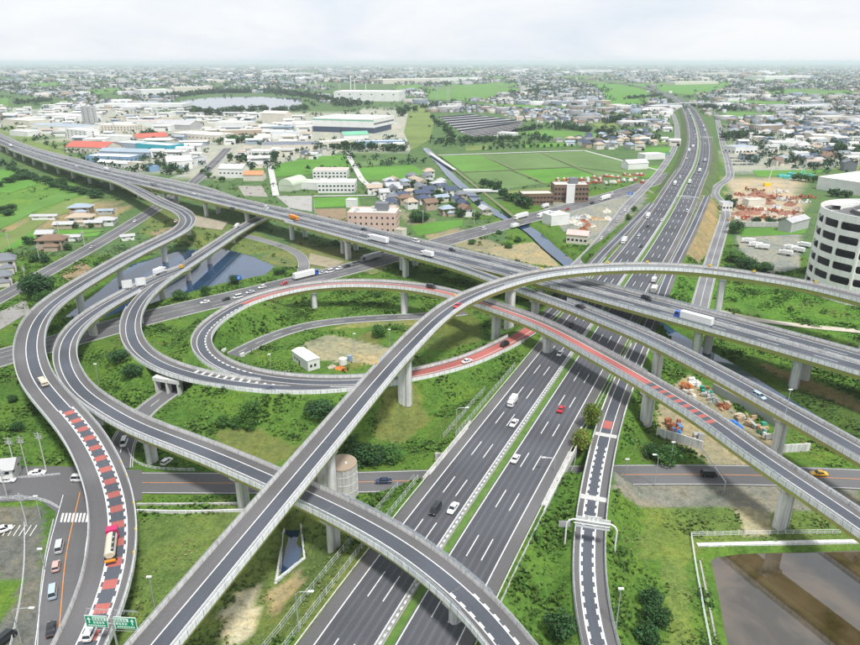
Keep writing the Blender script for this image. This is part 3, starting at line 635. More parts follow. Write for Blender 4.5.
# --- F ramp with the red bars
S = FAL.sat
r = viaduct('ramp_bridge', 'outer left ramp bridge with red bars across its lane and the tank lorry', FAL, 10.4,
    [(-4.88, -2.6, SHOULD, 'shoulder'), (-2.6, 1.9, SHOULD, 'lane'), (1.9, 4.88, SHOULD, 'shoulder')], parL=[(S(150, 198), FAL.L)], parR=[(0, FAL.L)],
    piers=[FAL.sdrop(187, 236), FAL.sdrop(163, 258), FAL.sdrop(120, 283), FAL.sdrop(82, 307), FAL.sdrop(40, 350), FAL.sdrop(60, 455), FAL.sdrop(113, 560, 0)], pw=3.6, pd=2.2, capw=6.4)
sr = S(62, 408)
strip(FAL, -2.4, 1.2, .02, 'dark_lane', ASPH, r, 0, sr)
line(FAL, -2.4, 'edge_line', r, .25, None, 0, sr); line(FAL, 1.2, 'edge_line', r, .25, None, 0, sr)
strip(FAL, -3.0, .9, .02, 'dark_lane', ASPH, r, sr, FAL.L)
line(FAL, .95, 'speed_block_line', r, .28, None, sr, None, .034, None, -1); line(FAL, -3.05, 'speed_block_line', r, .28, None, sr, None, .034, None, 1)
k = sr + 2
while k < FAL.L - 4: strip(FAL, -2.5, .42, .03, 'red_bar', REDP, r, k, k + 2.6); k += 6.4
for u, v in ((128, 470), (131, 487), (135, 512), (136, 540), (131, 566)):
    p, t, n = FAL.at(S(u - 18, v)); mb = MB(); mb.box(-.35, .35, -.06, .06, 1.1, 1.8); o = mb.build('yellow_marker', YELLOW, r); o.location = (p[0] - n[0] * 5.0, p[1] - n[1] * 5.0, p[2]); o.rotation_euler.z = math.atan2(t[1], t[0])
# --- far-side slip ramp of the elevated expressway
r = viaduct('slip_ramp_bridge', 'narrow slip ramp along the far side of the elevated expressway, by the factories', QRA, 7.4, [(-3.3, 3.3, ASPH_L, 'lane')], body=[(0, QRA.L - 30)], piers=[30, 75, 120, 165, 210], parR=[(60, QRA.L)], depth=1.8)
line(QRA, -2.6, 'edge_line', r, .2); line(QRA, 2.6, 'edge_line', r, .2)
# --- ground-level expressway
root = empty('expressway'); setp(root, 'six lane ground level expressway running from bottom centre to the horizon', kind='structure')
for o0, o1, m, nm in ((-15.6, -12.9, SHOULD, 'shoulder'), (-12.9, -1.5, ASPH_N, 'carriageway'), (1.5, 12.9, ASPH_N, 'carriageway'), (12.9, 15.6, SHOULD, 'shoulder')): strip(KAN, o0, o1, 0, nm, m, root)
for o in (-12.7, -1.9, 1.9, 12.7): line(KAN, o, 'edge_line', root, .25)
for o in (-9.1, -5.5, 5.5, 9.1): line(KAN, o, 'lane_line', root, .22, (8, 12), None, 1200)
S = KAN.sat; sm0, smg = S(425, 580), 520
strip(KAN, -1.5, -.35, -.02, 'median_gravel', CONC_D, root)
m_, nt_, b_ = nodemat('median_turf'); nt_.links.new(ramp(nt_, pos_noise(nt_, .5, 5, .7), [(.3, (.05, .12, .015)), (.6, (.09, .17, .03)), (.8, (.2, .2, .07))]), b_.inputs['Base Color']); b_.inputs['Roughness'].default_value = .9
TURFM = m_
mb = MB(); sweep(mb, KAN, [(-.35, 0), (-.2, .22), (1.2, .22), (1.5, 0)]); mb.build('median_turf', TURFM, root)
mb = MB()      # guard rail posts and beam beside the median: reads as the black-white dotted strip
for d in np.arange(5, 430, 1.9):
    p, t, n = KAN.at(d); mb.box(-.42, .42, -.24, .24, p[2] - .02, p[2] + .6, None, math.atan2(t[1], t[0]), (p[0] - n[0] * .85, p[1] - n[1] * .85))
setp(mb.build('median_block', CONC_L, root), kind='stuff')
for o in (-1.25, -.45):
    mb = MB(); sweep(mb, KAN, [(o - .05, .55), (o + .05, .55), (o + .05, .85), (o - .05, .85)], 0, 900, True); mb.build('guard_rail', STEEL, root)
for o in (-16.0, 16.0):
    mb = MB(); sweep(mb, KAN, [(o - .12, .0), (o + .12, .0), (o + .12, .25), (o - .12, .25)], 0, 700, True); mb.build('kerb', CONC, root)
# bridge of the expressway over the local road
sj = KAN.sat(512, 450)
D_ = [np.min(np.linalg.norm(JRO.p[:, :2] - q[:2], axis=1)) for q in KAN.p]; sj = float(KAN.s[int(np.argmin(D_))])
mb = MB(); sweep(mb, KAN, [(-16.3, -.03), (17.3, -.03), (17.3, -1.3), (-16.3, -1.3)], sj - 14, sj + 14, True); mb.build('underpass_slab', CONC, root)
jt = JRO.at(JRO.sat(500, 477))[1]
for sg in (-1, 1):
    q = KAN.p[int(np.argmin(D_))]; sja = float(JRO.s[int(np.argmin(np.linalg.norm(JRO.p[:, :2] - q[:2], axis=1)))])
    mb = MB(); sweep(mb, JRO, [(sg * 6.3, -.6), (sg * 6.9, -.6), (sg * 6.9, 4.62), (sg * 6.3, 4.62)][::sg], sja - 18.5, sja + 19.5, True); mb.build('abutment_wall', CONC, root)
for o in (-16.3, 17.2):
    mb = MB(); sweep(mb, KAN, [(o - .18, -1.6), (o + .18, -1.6), (o + .15, .8), (o - .15, .8)], sj - 17, sj + 17, True); mb.build('parapet', PARA, root)
# embankment further out, where the ground sheet is coarse
mb = MB(); sweep(mb, KAN, [(-24, -6.2), (-16.4, -.12), (16.4, -.12), (24, -6.2)], 330, None); mb.build('embankment', plain('bank_scrub', (.085, .125, .04), .9, .5, .08), root)
# --- slip ramp on the right of the ground expressway
root = empty('slip_road'); setp(root, 'slip road with toothed white lines and a white overhead gantry, lower right of the expressway', kind='structure')
S = KRA.sat
strip(KRA, -3.3, -2.0, .0, 'shoulder', SHOULD, root); strip(KRA, -2.0, 1.2, .0, 'lane', ASPH, root); strip(KRA, 1.2, 3.4, .0, 'shoulder', SHOULD, root)
sk = S(603, 443)
line(KRA, -2.0, 'speed_block_line', root, .3, None, 0, sk, .03, None, 1); line(KRA, 1.2, 'speed_block_line', root, .3, None, 0, sk, .03, None, -1)
line(KRA, -2.0, 'edge_line', root, .22, None, sk, KRA.L); line(KRA, 1.2, 'edge_line', root, .22, None, sk, KRA.L)
for u, v in ((597, 498), (605.5, 435)):
    s = S(u, v); strip(KRA, -3.3, 3.4, .04, 'expansion_joint', CONC, root, s - 1.0, s + 1.0)
strip(KRA, -1.7, .9, .034, 'red_bar', REDP, root, S(606.5, 428) + 1, S(608, 425) + 3)
for sd in (-1, 1):
    o = sd * 3.55; mb = MB(); sweep(mb, KRA, [(o - .2, -1.2), (o + .2, -1.2), (o + .15, .85), (o - .15, .85)], 0, S(641, 345), True); mb.build('parapet', CONC_L, root)
    barrier(KRA, o, 3, S(612, 417), root, .5, .85, STEEL, 2.5, 'rail')
s0, s1 = S(597.5, 497), S(601, 462)
mb = MB(); sweep(mb, KRA, [(-3.75, -.04), (3.75, -.04), (3.75, -1.3), (-3.75, -1.3)], s0 - 3, s1 + 6, True); mb.build('underpass_slab', CONC, root)
# --- local roads
def road(name, label, path, W, mat, cl=None, lanes=(), edge=True, kerb=True, dz=0.0):
    root = empty(name); setp(root, label, kind='structure')
    strip(path, -W / 2, W / 2, dz, 'carriageway', mat, root)
    if edge:
        for o in (-W / 2 + .5, W / 2 - .5): line(path, o, 'edge_line', root, .16, dz=dz + .02)
    if cl: line(path, 0, 'centre_line', root, .18, cl[0], dz=dz + .02, mat=cl[1])
    for o in lanes: line(path, o, 'lane_line', root, .16, (6, 9), dz=dz + .02)
    if kerb:
        for o in (-W / 2 - .1, W / 2 + .1):
            mb = MB(); sweep(mb, path, [(o - .1, -.1), (o + .1, -.1), (o + .1, .13), (o - .1, .13)], None, None, True); mb.build('kerb', CONC, root)
    return root
road('road', 'two lane local road crossing under all the ramps in the lower half', JRO, 10.5, ASPH_L, (None, ORANGE), kerb=False)
road('road', 'busy wide road with queueing lorries passing under the elevated expressway', NRO, 19, ASPH_L, (None, CONC_L), (-5.2, 5.2))
road('road', 'straight side road leading past the farmhouses on the left', MRO, 12, ASPH_L, (None, WHITE))
road('road', 'narrow lane passing through the concrete box tunnel and round inside the loop', IRO, 7.6, ASPH_L, ((5, 5), WHITE))
road('road', 'local road beside the outer ramp with queueing cars, lower left', RRO, 9.4, ASPH_L, (None, ORANGE), kerb=False, dz=.012)
road('road', 'frontage road past the bare brown slope on the right', ORO, 8, ASPH_F, (None, WHITE))
road('road', 'frontage road left of the far expressway beside the scrapyard', PRO, 7.5, ASPH_F, ((5, 5), WHITE))
XRO = Path([(228, 231, .13), (248, 236.5, .13), (272, 243, .13), (294, 251, .13), (303, 259, .13), (304, 268, .13), (300, 278, .13)], 3.0)
road('road', 'narrow access lane beside the right end of the left pond', XRO, 6, ASPH_F, None, (), False)
YRO = Path([(716, 310.5, .17), (745, 318, .17), (800, 325.5, .17), (860, 331, .17), (950, 339, .17)], 4.0)
road('dirt_track', 'pale dirt track between the tall ramp and elevated expressway at right', YRO, 5, SAND, None, (), False, False)
# junction apron, lower left
sheet('junction_pavement', polyw([(-60, 468), (60, 466), (142, 470), (142, 500), (88, 512), (86, 540), (50, 540), (56, 512), (40, 500), (-60, 505)], .14), .15, ASPH_L)
mbz = MB()
for i in range(9):
    u = 60 + i * 3.6; q = polyw([(u, 522), (u + 2, 522), (u + 4.2, 513), (u + 2.2, 513)], .24); mbz.add([(x, y, .24) for x, y in q], [(0, 1, 2, 3)])
setp(mbz.build('zebra_crossing', WHITE), 'white zebra crossing beside the outer ramp, lower left junction', 'crossing')
# ------------------------------------------------------------------ vegetation
def crown_arrays(seed, n, rx, rz, leaf, clumps=16, cone=0.0, cr=.42):
    g = np.random.default_rng(seed)
    d = g.normal(size=(clumps, 3)); d /= np.linalg.norm(d, axis=1)[:, None]; d *= (g.random((clumps, 1)) ** .4) * .78
    if cone: d[:, :2] *= (1 - cone * (d[:, 2:3] * .5 + .5))
    rad = cr * (.65 + .6 * g.random(clumps)); sh = .72 + .5 * g.random(clumps)
    k = g.integers(0, clumps, n); q = g.normal(size=(n, 3)); q /= np.linalg.norm(q, axis=1)[:, None]
    pos = d[k] + q * (rad[k] * (.75 + .3 * g.random(n)))[:, None]
    pos = pos * np.array([rx, rx, rz]) 
    nrm = q + .6 * g.normal(size=(n, 3)); nrm /= np.linalg.norm(nrm, axis=1)[:, None]
    a = np.cross(nrm, g.normal(size=(n, 3))); a /= np.linalg.norm(a, axis=1)[:, None]; b = np.cross(nrm, a)
    s = (leaf * (.6 + .8 * g.random(n)))[:, None]
    V = np.stack([pos - a * s, pos - b * s * .6, pos + a * s, pos + b * s * .6], 1).reshape(-1, 3)
    c = (sh[k] * (.75 + .5 * g.random(n)))[:, None] * np.array([[1, 1, 1]]) * (1 + .25 * g.normal(size=(n, 1)) * np.array([[1, .2, .3]]))
    return V, np.arange(4 * n).reshape(n, 4), np.clip(c, .3, 2.2)
def crown_mesh(name, *a, mat=None, **k):
    V, F, C = crown_arrays(*a, **k); me = np_mesh(name, V, F, C); me.materials.append(mat); return me
CROWN = {'mid': [crown_mesh('crown', i, 420, 1, 1, .17, mat=LEAF_M) for i in range(3)], 'dark': [crown_mesh('crown', 10 + i, 420, 1, 1, .17, mat=LEAF_D) for i in range(3)],
         'near': [crown_mesh('crown', 20 + i, 2200, 1, 1, .085, 26, mat=LEAF_D) for i in range(2)], 'nearm': [crown_mesh('crown', 30 + i, 2200, 1, 1, .085, 26, mat=LEAF_M) for i in range(2)],
         'yellow': [crown_mesh('crown', 40 + i, 2600, 1, 1, .075, 26, .5, mat=LEAF_Y) for i in range(2)]}
mb = MB(); mb.tube((0, 0, -.3), (0.02, 0.01, .55), .05, .036, 7); mb.tube((.02, .01, .5), (.22, .05, .85), .026, .012, 5); mb.tube((.02, .01, .5), (-.18, .12, .85), .026, .012, 5); mb.tube((.02, .01, .52), (.02, -.16, .9), .026, .012, 5)
TRUNK = mb.mesh('trunk'); TRUNK.materials.append(BARK)
TREES = []
def tree(x, y, h, w, kind, label, cat='tree', name=None, group=None, z=None):
    z = float(gh(x, y)) if z is None else z
    e = empty(name or cat.replace(' ', '_'), (x, y, z), random.uniform(0, 6.28)); setp(e, label, cat, group)
    low = cat == 'shrub'
    c = link('foliage' if low else 'crown', random.choice(CROWN[kind]), e); rz = h * (.48 if low else .47); c.scale = (w / 2, w / 2, rz); c.location = (0, 0, h * .42 if low else h * .56)
    t = link('stem' if low else 'trunk', TRUNK, e); t.scale = (h * .75, h * .75, h * .7)
    TREES.append(e); return e
near_trees = [  # u, v (foot), height m, width m, kind, label, cat
    (580, 447, 8.5, 6.6, 'yellow', 'yellow green rounded tree beside the slip road parapet, nearer of two', 'tree'), (590, 428, 9.0, 7.0, 'yellow', 'yellow green rounded tree beside the slip road, farther of two', 'tree'),
    (585, 465, 3.0, 2.6, 'yellow', 'small yellow green shrub below the two rounded trees by the slip road', 'shrub'),
    (558, 636, 6.0, 7.0, 'near', 'large dark bush on the grass between expressway and slip road, bottom', 'shrub'),
    (668, 462, 5.0, 9.0, 'nearm', 'broad green tree by the pier left of the white retaining wall', 'tree'), (652, 458, 4.5, 6.0, 'near', 'dark green tree next to the slip road, left of the white wall', 'tree'),
    (650, 605, 4.5, 5.5, 'near', 'dark shrub left of the brown pond, upper of the clump', 'shrub'), (655, 622, 4.6, 6.0, 'near', 'dark shrub left of the brown pond, lower of the clump', 'shrub'),
    (645, 640, 4.5, 6.0, 'near', 'dark shrub left of the brown pond at the bottom edge', 'shrub'),
    (250, 404, 4.6, 7.5, 'nearm', 'rounded green shrub below the loop ramp beside the dark blue car', 'shrub'), (320, 405, 5.0, 10, 'near', 'wide dark green tree below the merging ramps near the tall ramp', 'tree'),
    (236, 418, 3.6, 5.5, 'nearm', 'bright green shrub on the bank below the loop ramp, centre of three', 'shrub'), (250, 425, 4.0, 5, 'nearm', 'bright green shrub on the bank below the loop ramp, lowest of three', 'shrub'), (224, 424, 3.6, 5, 'nearm', 'bright green shrub on the bank below the loop ramp, leftmost of three', 'shrub'),
    (120, 360, 4.5, 8, 'near', 'dark shrub inside the bend of the left ramps, upper left', 'shrub'), (132, 374, 5, 8, 'near', 'dark shrub inside the bend of the left ramps, lower right', 'shrub'),
    (18, 430, 3.5, 4.5, 'near', 'dark bush on the weedy ground by the utility poles', 'shrub'), (12, 402, 3, 4, 'near', 'small dark bush on weedy slope beside the outer ramp', 'shrub'),
    (40, 300, 13, 17, 'near', 'large dark round tree beside the side road, left', 'tree'), (33, 292, 10, 12, 'near', 'dark tree behind the large round tree by the side road', 'tree'), (46, 306, 8, 10, 'nearm', 'lighter green tree in front of the large round tree, left', 'tree'),
    (98, 268, 5, 6, 'nearm', 'round green bush beside the outer ramp near the side road', 'shrub'),
    (180, 300, 5, 8, 'nearm', 'green tree by the pond under the ramp, left of pair', 'tree'), (206, 296, 5.5, 6, 'nearm', 'green tree on the pond bank beside the sign boards', 'tree'),
    (235, 284, 5, 7, 'near', 'dark tree on the pond bank by the blue signs', 'tree'), (277, 275, 4, 4, 'near', 'small dark bush at the right end of the pond, left of pair', 'shrub'), (283, 274, 4, 4, 'near', 'small dark bush at the right end of the pond, right of pair', 'shrub'),
    (379, 337, 5.5, 7.5, 'nearm', 'round green tree beside the lane inside the loop', 'tree'), (378, 297, 3, 4, 'nearm', 'small bush under the elevated expressway beside the busy road', 'shrub'),
    (366, 462, 6, 11, 'near', 'dense dark shrub beside the round concrete tank', 'shrub'), (390, 458, 4.5, 9, 'nearm', 'green shrub on the slope right of the round concrete tank', 'shrub'), (345, 448, 5, 9, 'nearm', 'green shrub behind the round concrete tank', 'shrub'),
    (735, 233, 9, 12, 'near', 'large dark tree at the corner of the lorry yard', 'tree'), (735, 262, 7, 12, 'nearm', 'green tree by the frontage road in front of the lorry yard, upper', 'tree'), (745, 268, 6.5, 12, 'near', 'dark green tree by the frontage road below the lorry yard, middle', 'tree'),
    (762, 272, 6, 12, 'near', 'dark green tree by the tall ramp below the lorry yard, right', 'tree'), (730, 274, 6, 9, 'near', 'dark green bush by the tall ramp at the frontage road', 'shrub'),
    (757, 224, 6, 8, 'near', 'dark bush against the block wall, left of three', 'shrub'), (770, 224, 6, 8, 'near', 'dark bush against the block wall, middle of three', 'shrub'), (783, 224, 6, 8, 'near', 'dark bush against the block wall, right of three', 'shrub'),
    (508, 248, 4, 6, 'nearm', 'bush on the green patch beside the canal, middle', 'shrub'), (518, 242, 4, 6, 'nearm', 'bush on the green patch beside the canal, right', 'shrub'), (472, 244, 3.5, 6, 'nearm', 'bush beside the elevated expressway near the green patch', 'shrub'), (499, 234, 3, 5, 'nearm', 'bush on the green patch beside the canal, upper', 'shrub'),
    (628, 220, 5, 5, 'nearm', 'green bush between the frontage road and far expressway, lower', 'shrub'), (634, 212, 5, 5, 'nearm', 'green bush between the frontage road and far expressway, upper', 'shrub'),
]
for u, v, h, w, k, lab, cat in near_trees:
    z = 0.0
    for _ in range(4):
        a = un(u, v, z); z = float(gh(*a))
    tree(a[0], a[1], h, w, k, lab, cat)
def row(pts, n, h, w, kind, label, group, jit=0.0, cat='tree'):
    """row of single trees along a traced line; each labelled by its place in the row"""
    q = np.array(pts, float); cs = np.concatenate([[0], np.cumsum(np.linalg.norm(np.diff(q, axis=0), axis=1))])
    ords = ['first', 'second', 'third', 'fourth', 'fifth', 'sixth', 'seventh', 'eighth', 'ninth', 'tenth', 'eleventh', 'twelfth', 'thirteenth', 'fourteenth', 'fifteenth', 'sixteenth', 'seventeenth', 'eighteenth', 'nineteenth', 'twentieth']
    for i in range(n):
        d = (i + .5) / n * cs[-1]; a = un(np.interp(d, cs, q[:, 0]), np.interp(d, cs, q[:, 1]), 0) + rng.normal(size=2) * jit
        k = rng.uniform(.8, 1.25); tree(a[0], a[1], h * k, w * k * rng.uniform(.85, 1.15), kind, f'{label}, {ords[i]} from the left' if q[-1][0] >= q[0][0] else f'{label}, {ords[n - 1 - i]} from the left', cat, None, group)
row([(500, 198), (516, 202), (533, 210)], 6, 9, 12, 'dark', 'dark tree in the row beside the brown school', 'trees by the brown school', 1)
row([(480, 187), (490, 190), (500, 193)], 3, 10, 10, 'dark', 'dark tree at the field corner beside the canal', 'trees at the field corner')
row([(480, 150), (516, 148.5), (575, 146.5)], 14, 5, 5, 'dark', 'small roadside tree along the top of the big paddy', 'roadside trees above the paddy')
row([(437, 143), (455, 142.5), (523, 141)], 13, 9, 12, 'dark', 'dark tree in the belt below the solar farm', 'tree belt below the solar farm', 2)
row([(455, 140), (447, 132), (437, 124), (431, 118)], 9, 10, 14, 'dark', 'dark tree in the curved belt left of the solar farm', 'curved tree belt by the solar farm', 2)
row([(315, 151), (340, 149), (372, 150), (405, 151)], 13, 10, 13, 'dark', 'dark tree in the belt behind the small paddies', 'tree belt behind the small paddies', 3)
row([(220, 145), (240, 143), (258, 141)], 6, 12, 16, 'mid', 'tree in the cluster beside the solar roofed factory', 'trees beside the solar roof', 5)
row([(226, 160), (248, 160), (265, 160), (281, 159)], 5, 10, 11, 'dark', 'tree beside the white long shed', 'trees by the long shed', 3)
row([(398, 118), (402, 114), (417, 112)], 4, 16, 18, 'dark', 'tall dark tree beside the green edged warehouse', 'trees by the warehouse', 4)
row([(195, 114), (215, 115), (240, 113), (262, 112), (285, 112), (308, 110)], 18, 15, 24, 'dark', 'dark tree on the near shore of the lake', 'trees on the near lake shore', 5)
row([(841, 155), (850, 156), (862, 158), (872, 160)], 5, 16, 20, 'dark', 'large dark tree in the grove at right edge', 'grove at the right edge', 8)
row([(722, 140), (742, 138), (768, 139)], 8, 12, 16, 'dark', 'dark tree in the grove above the car park', 'grove above the car park', 6)
row([(760, 126), (780, 126), (804, 127)], 8, 11, 15, 'dark', 'dark tree in the far right hedge line', 'far right hedge trees', 6)
row([(790, 180), (800, 181), (812, 182)], 4, 7, 9, 'mid', 'green tree beside the teal machinery', 'trees by the teal machinery', 3)
row([(826, 196), (838, 197), (852, 198)], 4, 7, 9, 'dark', 'dark tree in front of the large white warehouse', 'trees in front of the white warehouse', 1)
row([(0, 188), (14, 181), (32, 178), (50, 181), (66, 188)], 9, 6, 15, 'near', 'dark tree along the river bend at left edge', 'trees along the river bend', 3)
row([(-4, 164), (30, 176), (60, 187), (98, 199)], 16, 5, 12, 'dark', 'dark tree at the foot of the far left elevated expressway', 'trees below the far left expressway', 3)
row([(2, 210), (8, 216), (12, 208)], 3, 5, 10, 'near', 'dark bush on the near bank of the river bend', 'bushes on the river bank', 2)
row([(22, 246), (32, 243), (62, 250), (75, 249)], 5, 5, 7, 'dark', 'garden tree around the brown roofed house', 'garden trees at the brown house', 1)
row([(60, 226), (75, 228), (92, 228)], 4, 4, 5, 'dark', 'garden tree in front of the tan roofed farmhouse', 'garden trees at the farmhouse', 1)
row([(30, 262), (40, 260), (48, 264)], 4, 4, 6, 'dark', 'garden tree beside the grey house at left edge', 'garden trees at the grey house', 1)
row([(390, 195), (410, 190), (425, 200), (440, 205), (455, 215), (470, 216)], 14, 6, 8, 'dark', 'garden tree among the canal side houses', 'garden trees among canal side houses', 8)
row([(395, 200), (420, 184), (436, 192), (450, 200), (468, 210)], 16, 6, 7, 'dark', 'leafy tree between the roofs of the canal side houses', 'trees between canal side houses', 14)
row([(406, 220), (418, 222), (428, 219)], 5, 7, 11, 'near', 'dark tree behind the salmon building', 'trees behind the salmon building', 3)
row([(148, 165), (160, 170), (208, 176), (236, 182)], 6, 6, 8, 'mid', 'tree among the factories beyond the slip ramp', 'trees among the factories', 5)
row([(140, 137), (148, 140), (160, 141)], 4, 14, 14, 'dark', 'dark tree behind the red roofed factory', 'trees behind the red roof', 4)
row([(728, 200), (733, 205), (731, 212)], 3, 6, 7, 'dark', 'dark bush left of the rubble yard', 'bushes left of the rubble yard', 1)
# far woodland read as one mass
WL = [([(165, 98), (215, 93), (270, 92.5), (320, 98), (352, 107)], 420, 14, 50), ([(425, 86), (455, 84), (482, 80)], 70, 12, 20), ([(520, 95), (540, 92), (552, 91)], 40, 12, 18), ([(514, 132), (542, 128.5)], 30, 7, 7), ([(555, 127), (580, 131), (610, 134)], 55, 7, 8), ([(645, 108), (672, 108), (690, 111)], 60, 10, 14),
      ([(697, 108), (720, 109), (735, 111)], 40, 10, 14), ([(0, 88), (17, 84)], 60, 14, 30), ([(68, 74), (90, 74)], 60, 14, 60), ([(155, 79), (210, 80)], 60, 10, 30), ([(610, 123), (622, 120)], 30, 11, 12), ([(770, 92), (781, 90)], 30, 14, 14), ([(730, 88), (752, 85)], 40, 10, 18), ([(400, 112), (418, 108), (450, 107)], 30, 10, 14),
      ([(330, 82), (380, 82)], 60, 16, 40), ([(560, 100), (600, 97)], 40, 9, 15), ([(620, 100), (650, 97), (660, 96)], 40, 9, 14), ([(20, 104), (50, 101)], 40, 10, 20), ([(790, 113), (860, 112)], 60, 10, 20), ([(610, 140), (645, 136)], 40, 8, 10)]
VV, FF, CC = [], [], []; nv = 0
def scatter_clump(x, y, h, w, seed, n=26):
    global nv
    V, F, C = crown_arrays(seed, n, w / 2, h * .5, .3 * w / 2, 5, cr=.55); V = V + np.array([x, y, h * .5]); VV.append(V); FF.append(F + nv); nv += len(V)
    base = np.array([.024, .062, .024]) * rng.uniform(.75, 1.35); CC.append(np.clip(C, .5, 1.5) * base)
for pts, n, h, sp in WL:
    q = np.array(pts, float); cs = np.concatenate([[0], np.cumsum(np.linalg.norm(np.diff(q, axis=0), axis=1))])
    for i in range(n):
        d = rng.random() * cs[-1]; a = un(np.interp(d, cs, q[:, 0]), np.interp(d, cs, q[:, 1]), 0) + rng.normal(size=2) * sp * .5
        k = rng.uniform(.7, 1.3); scatter_clump(a[0], a[1], h * k, h * 1.5 * k, int(rng.integers(1e6)))
def emit_far_wood():
    o = link('far_woodland', np_mesh('far_woodland', np.vstack(VV), np.vstack(FF), np.vstack(CC)), None, LEAF); setp(o, 'dark green tree belts and woods scattered over the distant plain', 'trees', None, 'stuff')
# weeds and tall grass on the interchange's open ground
def in_view(x, y, z=0.0, m=40):
    u, v = pr(x, y, z); return (u > -m) & (u < 860 + m) & (v < 645 + m) & (y > 60)
def weeds():
    n0 = 150000; xy = np.column_stack([rng.uniform(-235, 228, n0), 72 + 355 * rng.random(n0) ** 1.35])
    k = in_view(xy[:, 0], xy[:, 1]); xy = xy[k]
    i = np.clip(np.searchsorted(GX, xy[:, 0]) - 1, 0, nx - 2); j = np.clip(np.searchsorted(GY, xy[:, 1]) - 1, 0, ny - 2)
    c = ZC.reshape(ny, nx, 3)[j, i]; green = c[:, 1] - c[:, 0]; keep = rng.random(len(xy)) < np.clip(green * 22, .05, 1)
    for p_, w in ((KAN, 17.2), (LOO, 5), (HAL, 5), (KRA, 4.6), (JRO, 6.2), (NRO, 10.6), (MRO, 7), (IRO, 4.8), (RRO, 5.5), (ORO, 5), (PRO, 5), (CANAL, 6)):
        s0 = LOO_E0 if p_ is LOO else (HAL_E0 if p_ is HAL else None); keep &= near(xy, p_, s0, None, 15)[0] > w
    for pl in (POND_L, POND_R, PIT): keep &= ~inpoly(xy, grow(pl, 1.0))
    keep &= ~inpoly(xy, polyw([(-90, 463), (150, 466), (150, 505), (90, 520), (86, 690), (-120, 690)], 0)) & ~inpoly(xy, polyw([(290, 348), (325, 352), (322, 372), (290, 366)], 0))
    keep &= ~inpoly(xy, polyw([(605, 484), (860, 487), (860, 508), (610, 508)], 0))
    xy = xy[keep]; c = c[keep]; n = len(xy); z = gh(xy[:, 0], xy[:, 1])
    patch = .5 + .5 * np.sin(xy[:, 0] * .21 + 2 * np.sin(xy[:, 1] * .11)) * np.sin(xy[:, 1] * .19 + 1.7 * np.sin(xy[:, 0] * .09))
    gsc = np.clip((c[:, 1] - c[:, 0]) * 15, .22, 1.0); h = (.25 + .75 * patch ** 1.5) * rng.uniform(.4, 1.1, n) * gsc * 1.05 * (1 - .5 * (np.sin(xy[:, 0] * .083 + 1.9 * np.sin(xy[:, 1] * .047)) * np.sin(xy[:, 1] * .071 + 2.3 * np.sin(xy[:, 0] * .039)) > .35)); w = h * rng.uniform(.7, 1.3, n) + .15
    V = np.zeros((n, 3, 4, 3)); C = np.zeros((n, 3, 3))
    a0 = rng.uniform(0, 6.28, n)
    for b in range(3):
        a = a0 + b * 2.1 + rng.normal(size=n) * .3; ca, sa = np.cos(a), np.sin(a); t = rng.uniform(.15, .75, n) * w
        for m_i, (lx, lz, out) in enumerate(((-.55, 0, 0), (.55, 0, 0), (.42, 1, 1), (-.42, 1, 1))):
            V[:, b, m_i, 0] = xy[:, 0] + ca * lx * w - sa * out * t; V[:, b, m_i, 1] = xy[:, 1] + sa * lx * w + ca * out * t; V[:, b, m_i, 2] = z - .08 + lz * h
        C[:, b] = np.clip(c * 1.3 * (.62 + .5 * rng.random((n, 1)) + .5 * (patch[:, None] < .35) * rng.random((n, 1))) * (1 + rng.normal(size=(n, 1)) * np.array([[.16, .05, .05]])), .01, .6)
    dry = np.clip((np.sin(xy[:, 0] * .083 + 1.9 * np.sin(xy[:, 1] * .047)) * np.sin(xy[:, 1] * .071 + 2.3 * np.sin(xy[:, 0] * .039)) - .35) * 2.2, 0, .75)[:, None, None]; C = C * (1 - dry) + dry * np.array([.27, .26, .11])
    me = np_mesh('weeds', V.reshape(-1, 3), np.arange(n * 12).reshape(-1, 4), C.reshape(-1, 3))
    setp(link('weeds', me, None, LEAF), 'tall green weeds and grass covering the open ground between the ramps', 'grass', None, 'stuff')
    # leafier undergrowth in drifts
    VVu, FFu, CCu = [], [], []; nv2 = 0
    idx = np.nonzero((patch > .6) & (c[:, 1] - c[:, 0] > .06))[0]; idx = rng.choice(idx, min(1000, len(idx)), False)
    for i in idx:
        s = rng.uniform(.7, 2.0); Vc, Fc, Cc = crown_arrays(int(rng.integers(1e6)), 26, s, s * .55, .3 * s, 5, cr=.5)
        VVu.append(Vc + np.array([xy[i, 0], xy[i, 1], z[i] + s * .25])); FFu.append(Fc + nv2); nv2 += len(Vc); CCu.append(np.clip(Cc, .5, 1.6) * np.array([.070, .145, .028]) * rng.uniform(.55, 1.45))
    setp(link('undergrowth', np_mesh('undergrowth', np.vstack(VVu), np.vstack(FFu), np.vstack(CCu)), None, LEAF), 'leafy green undergrowth growing in drifts on the embankments', 'undergrowth', None, 'stuff')
weeds()
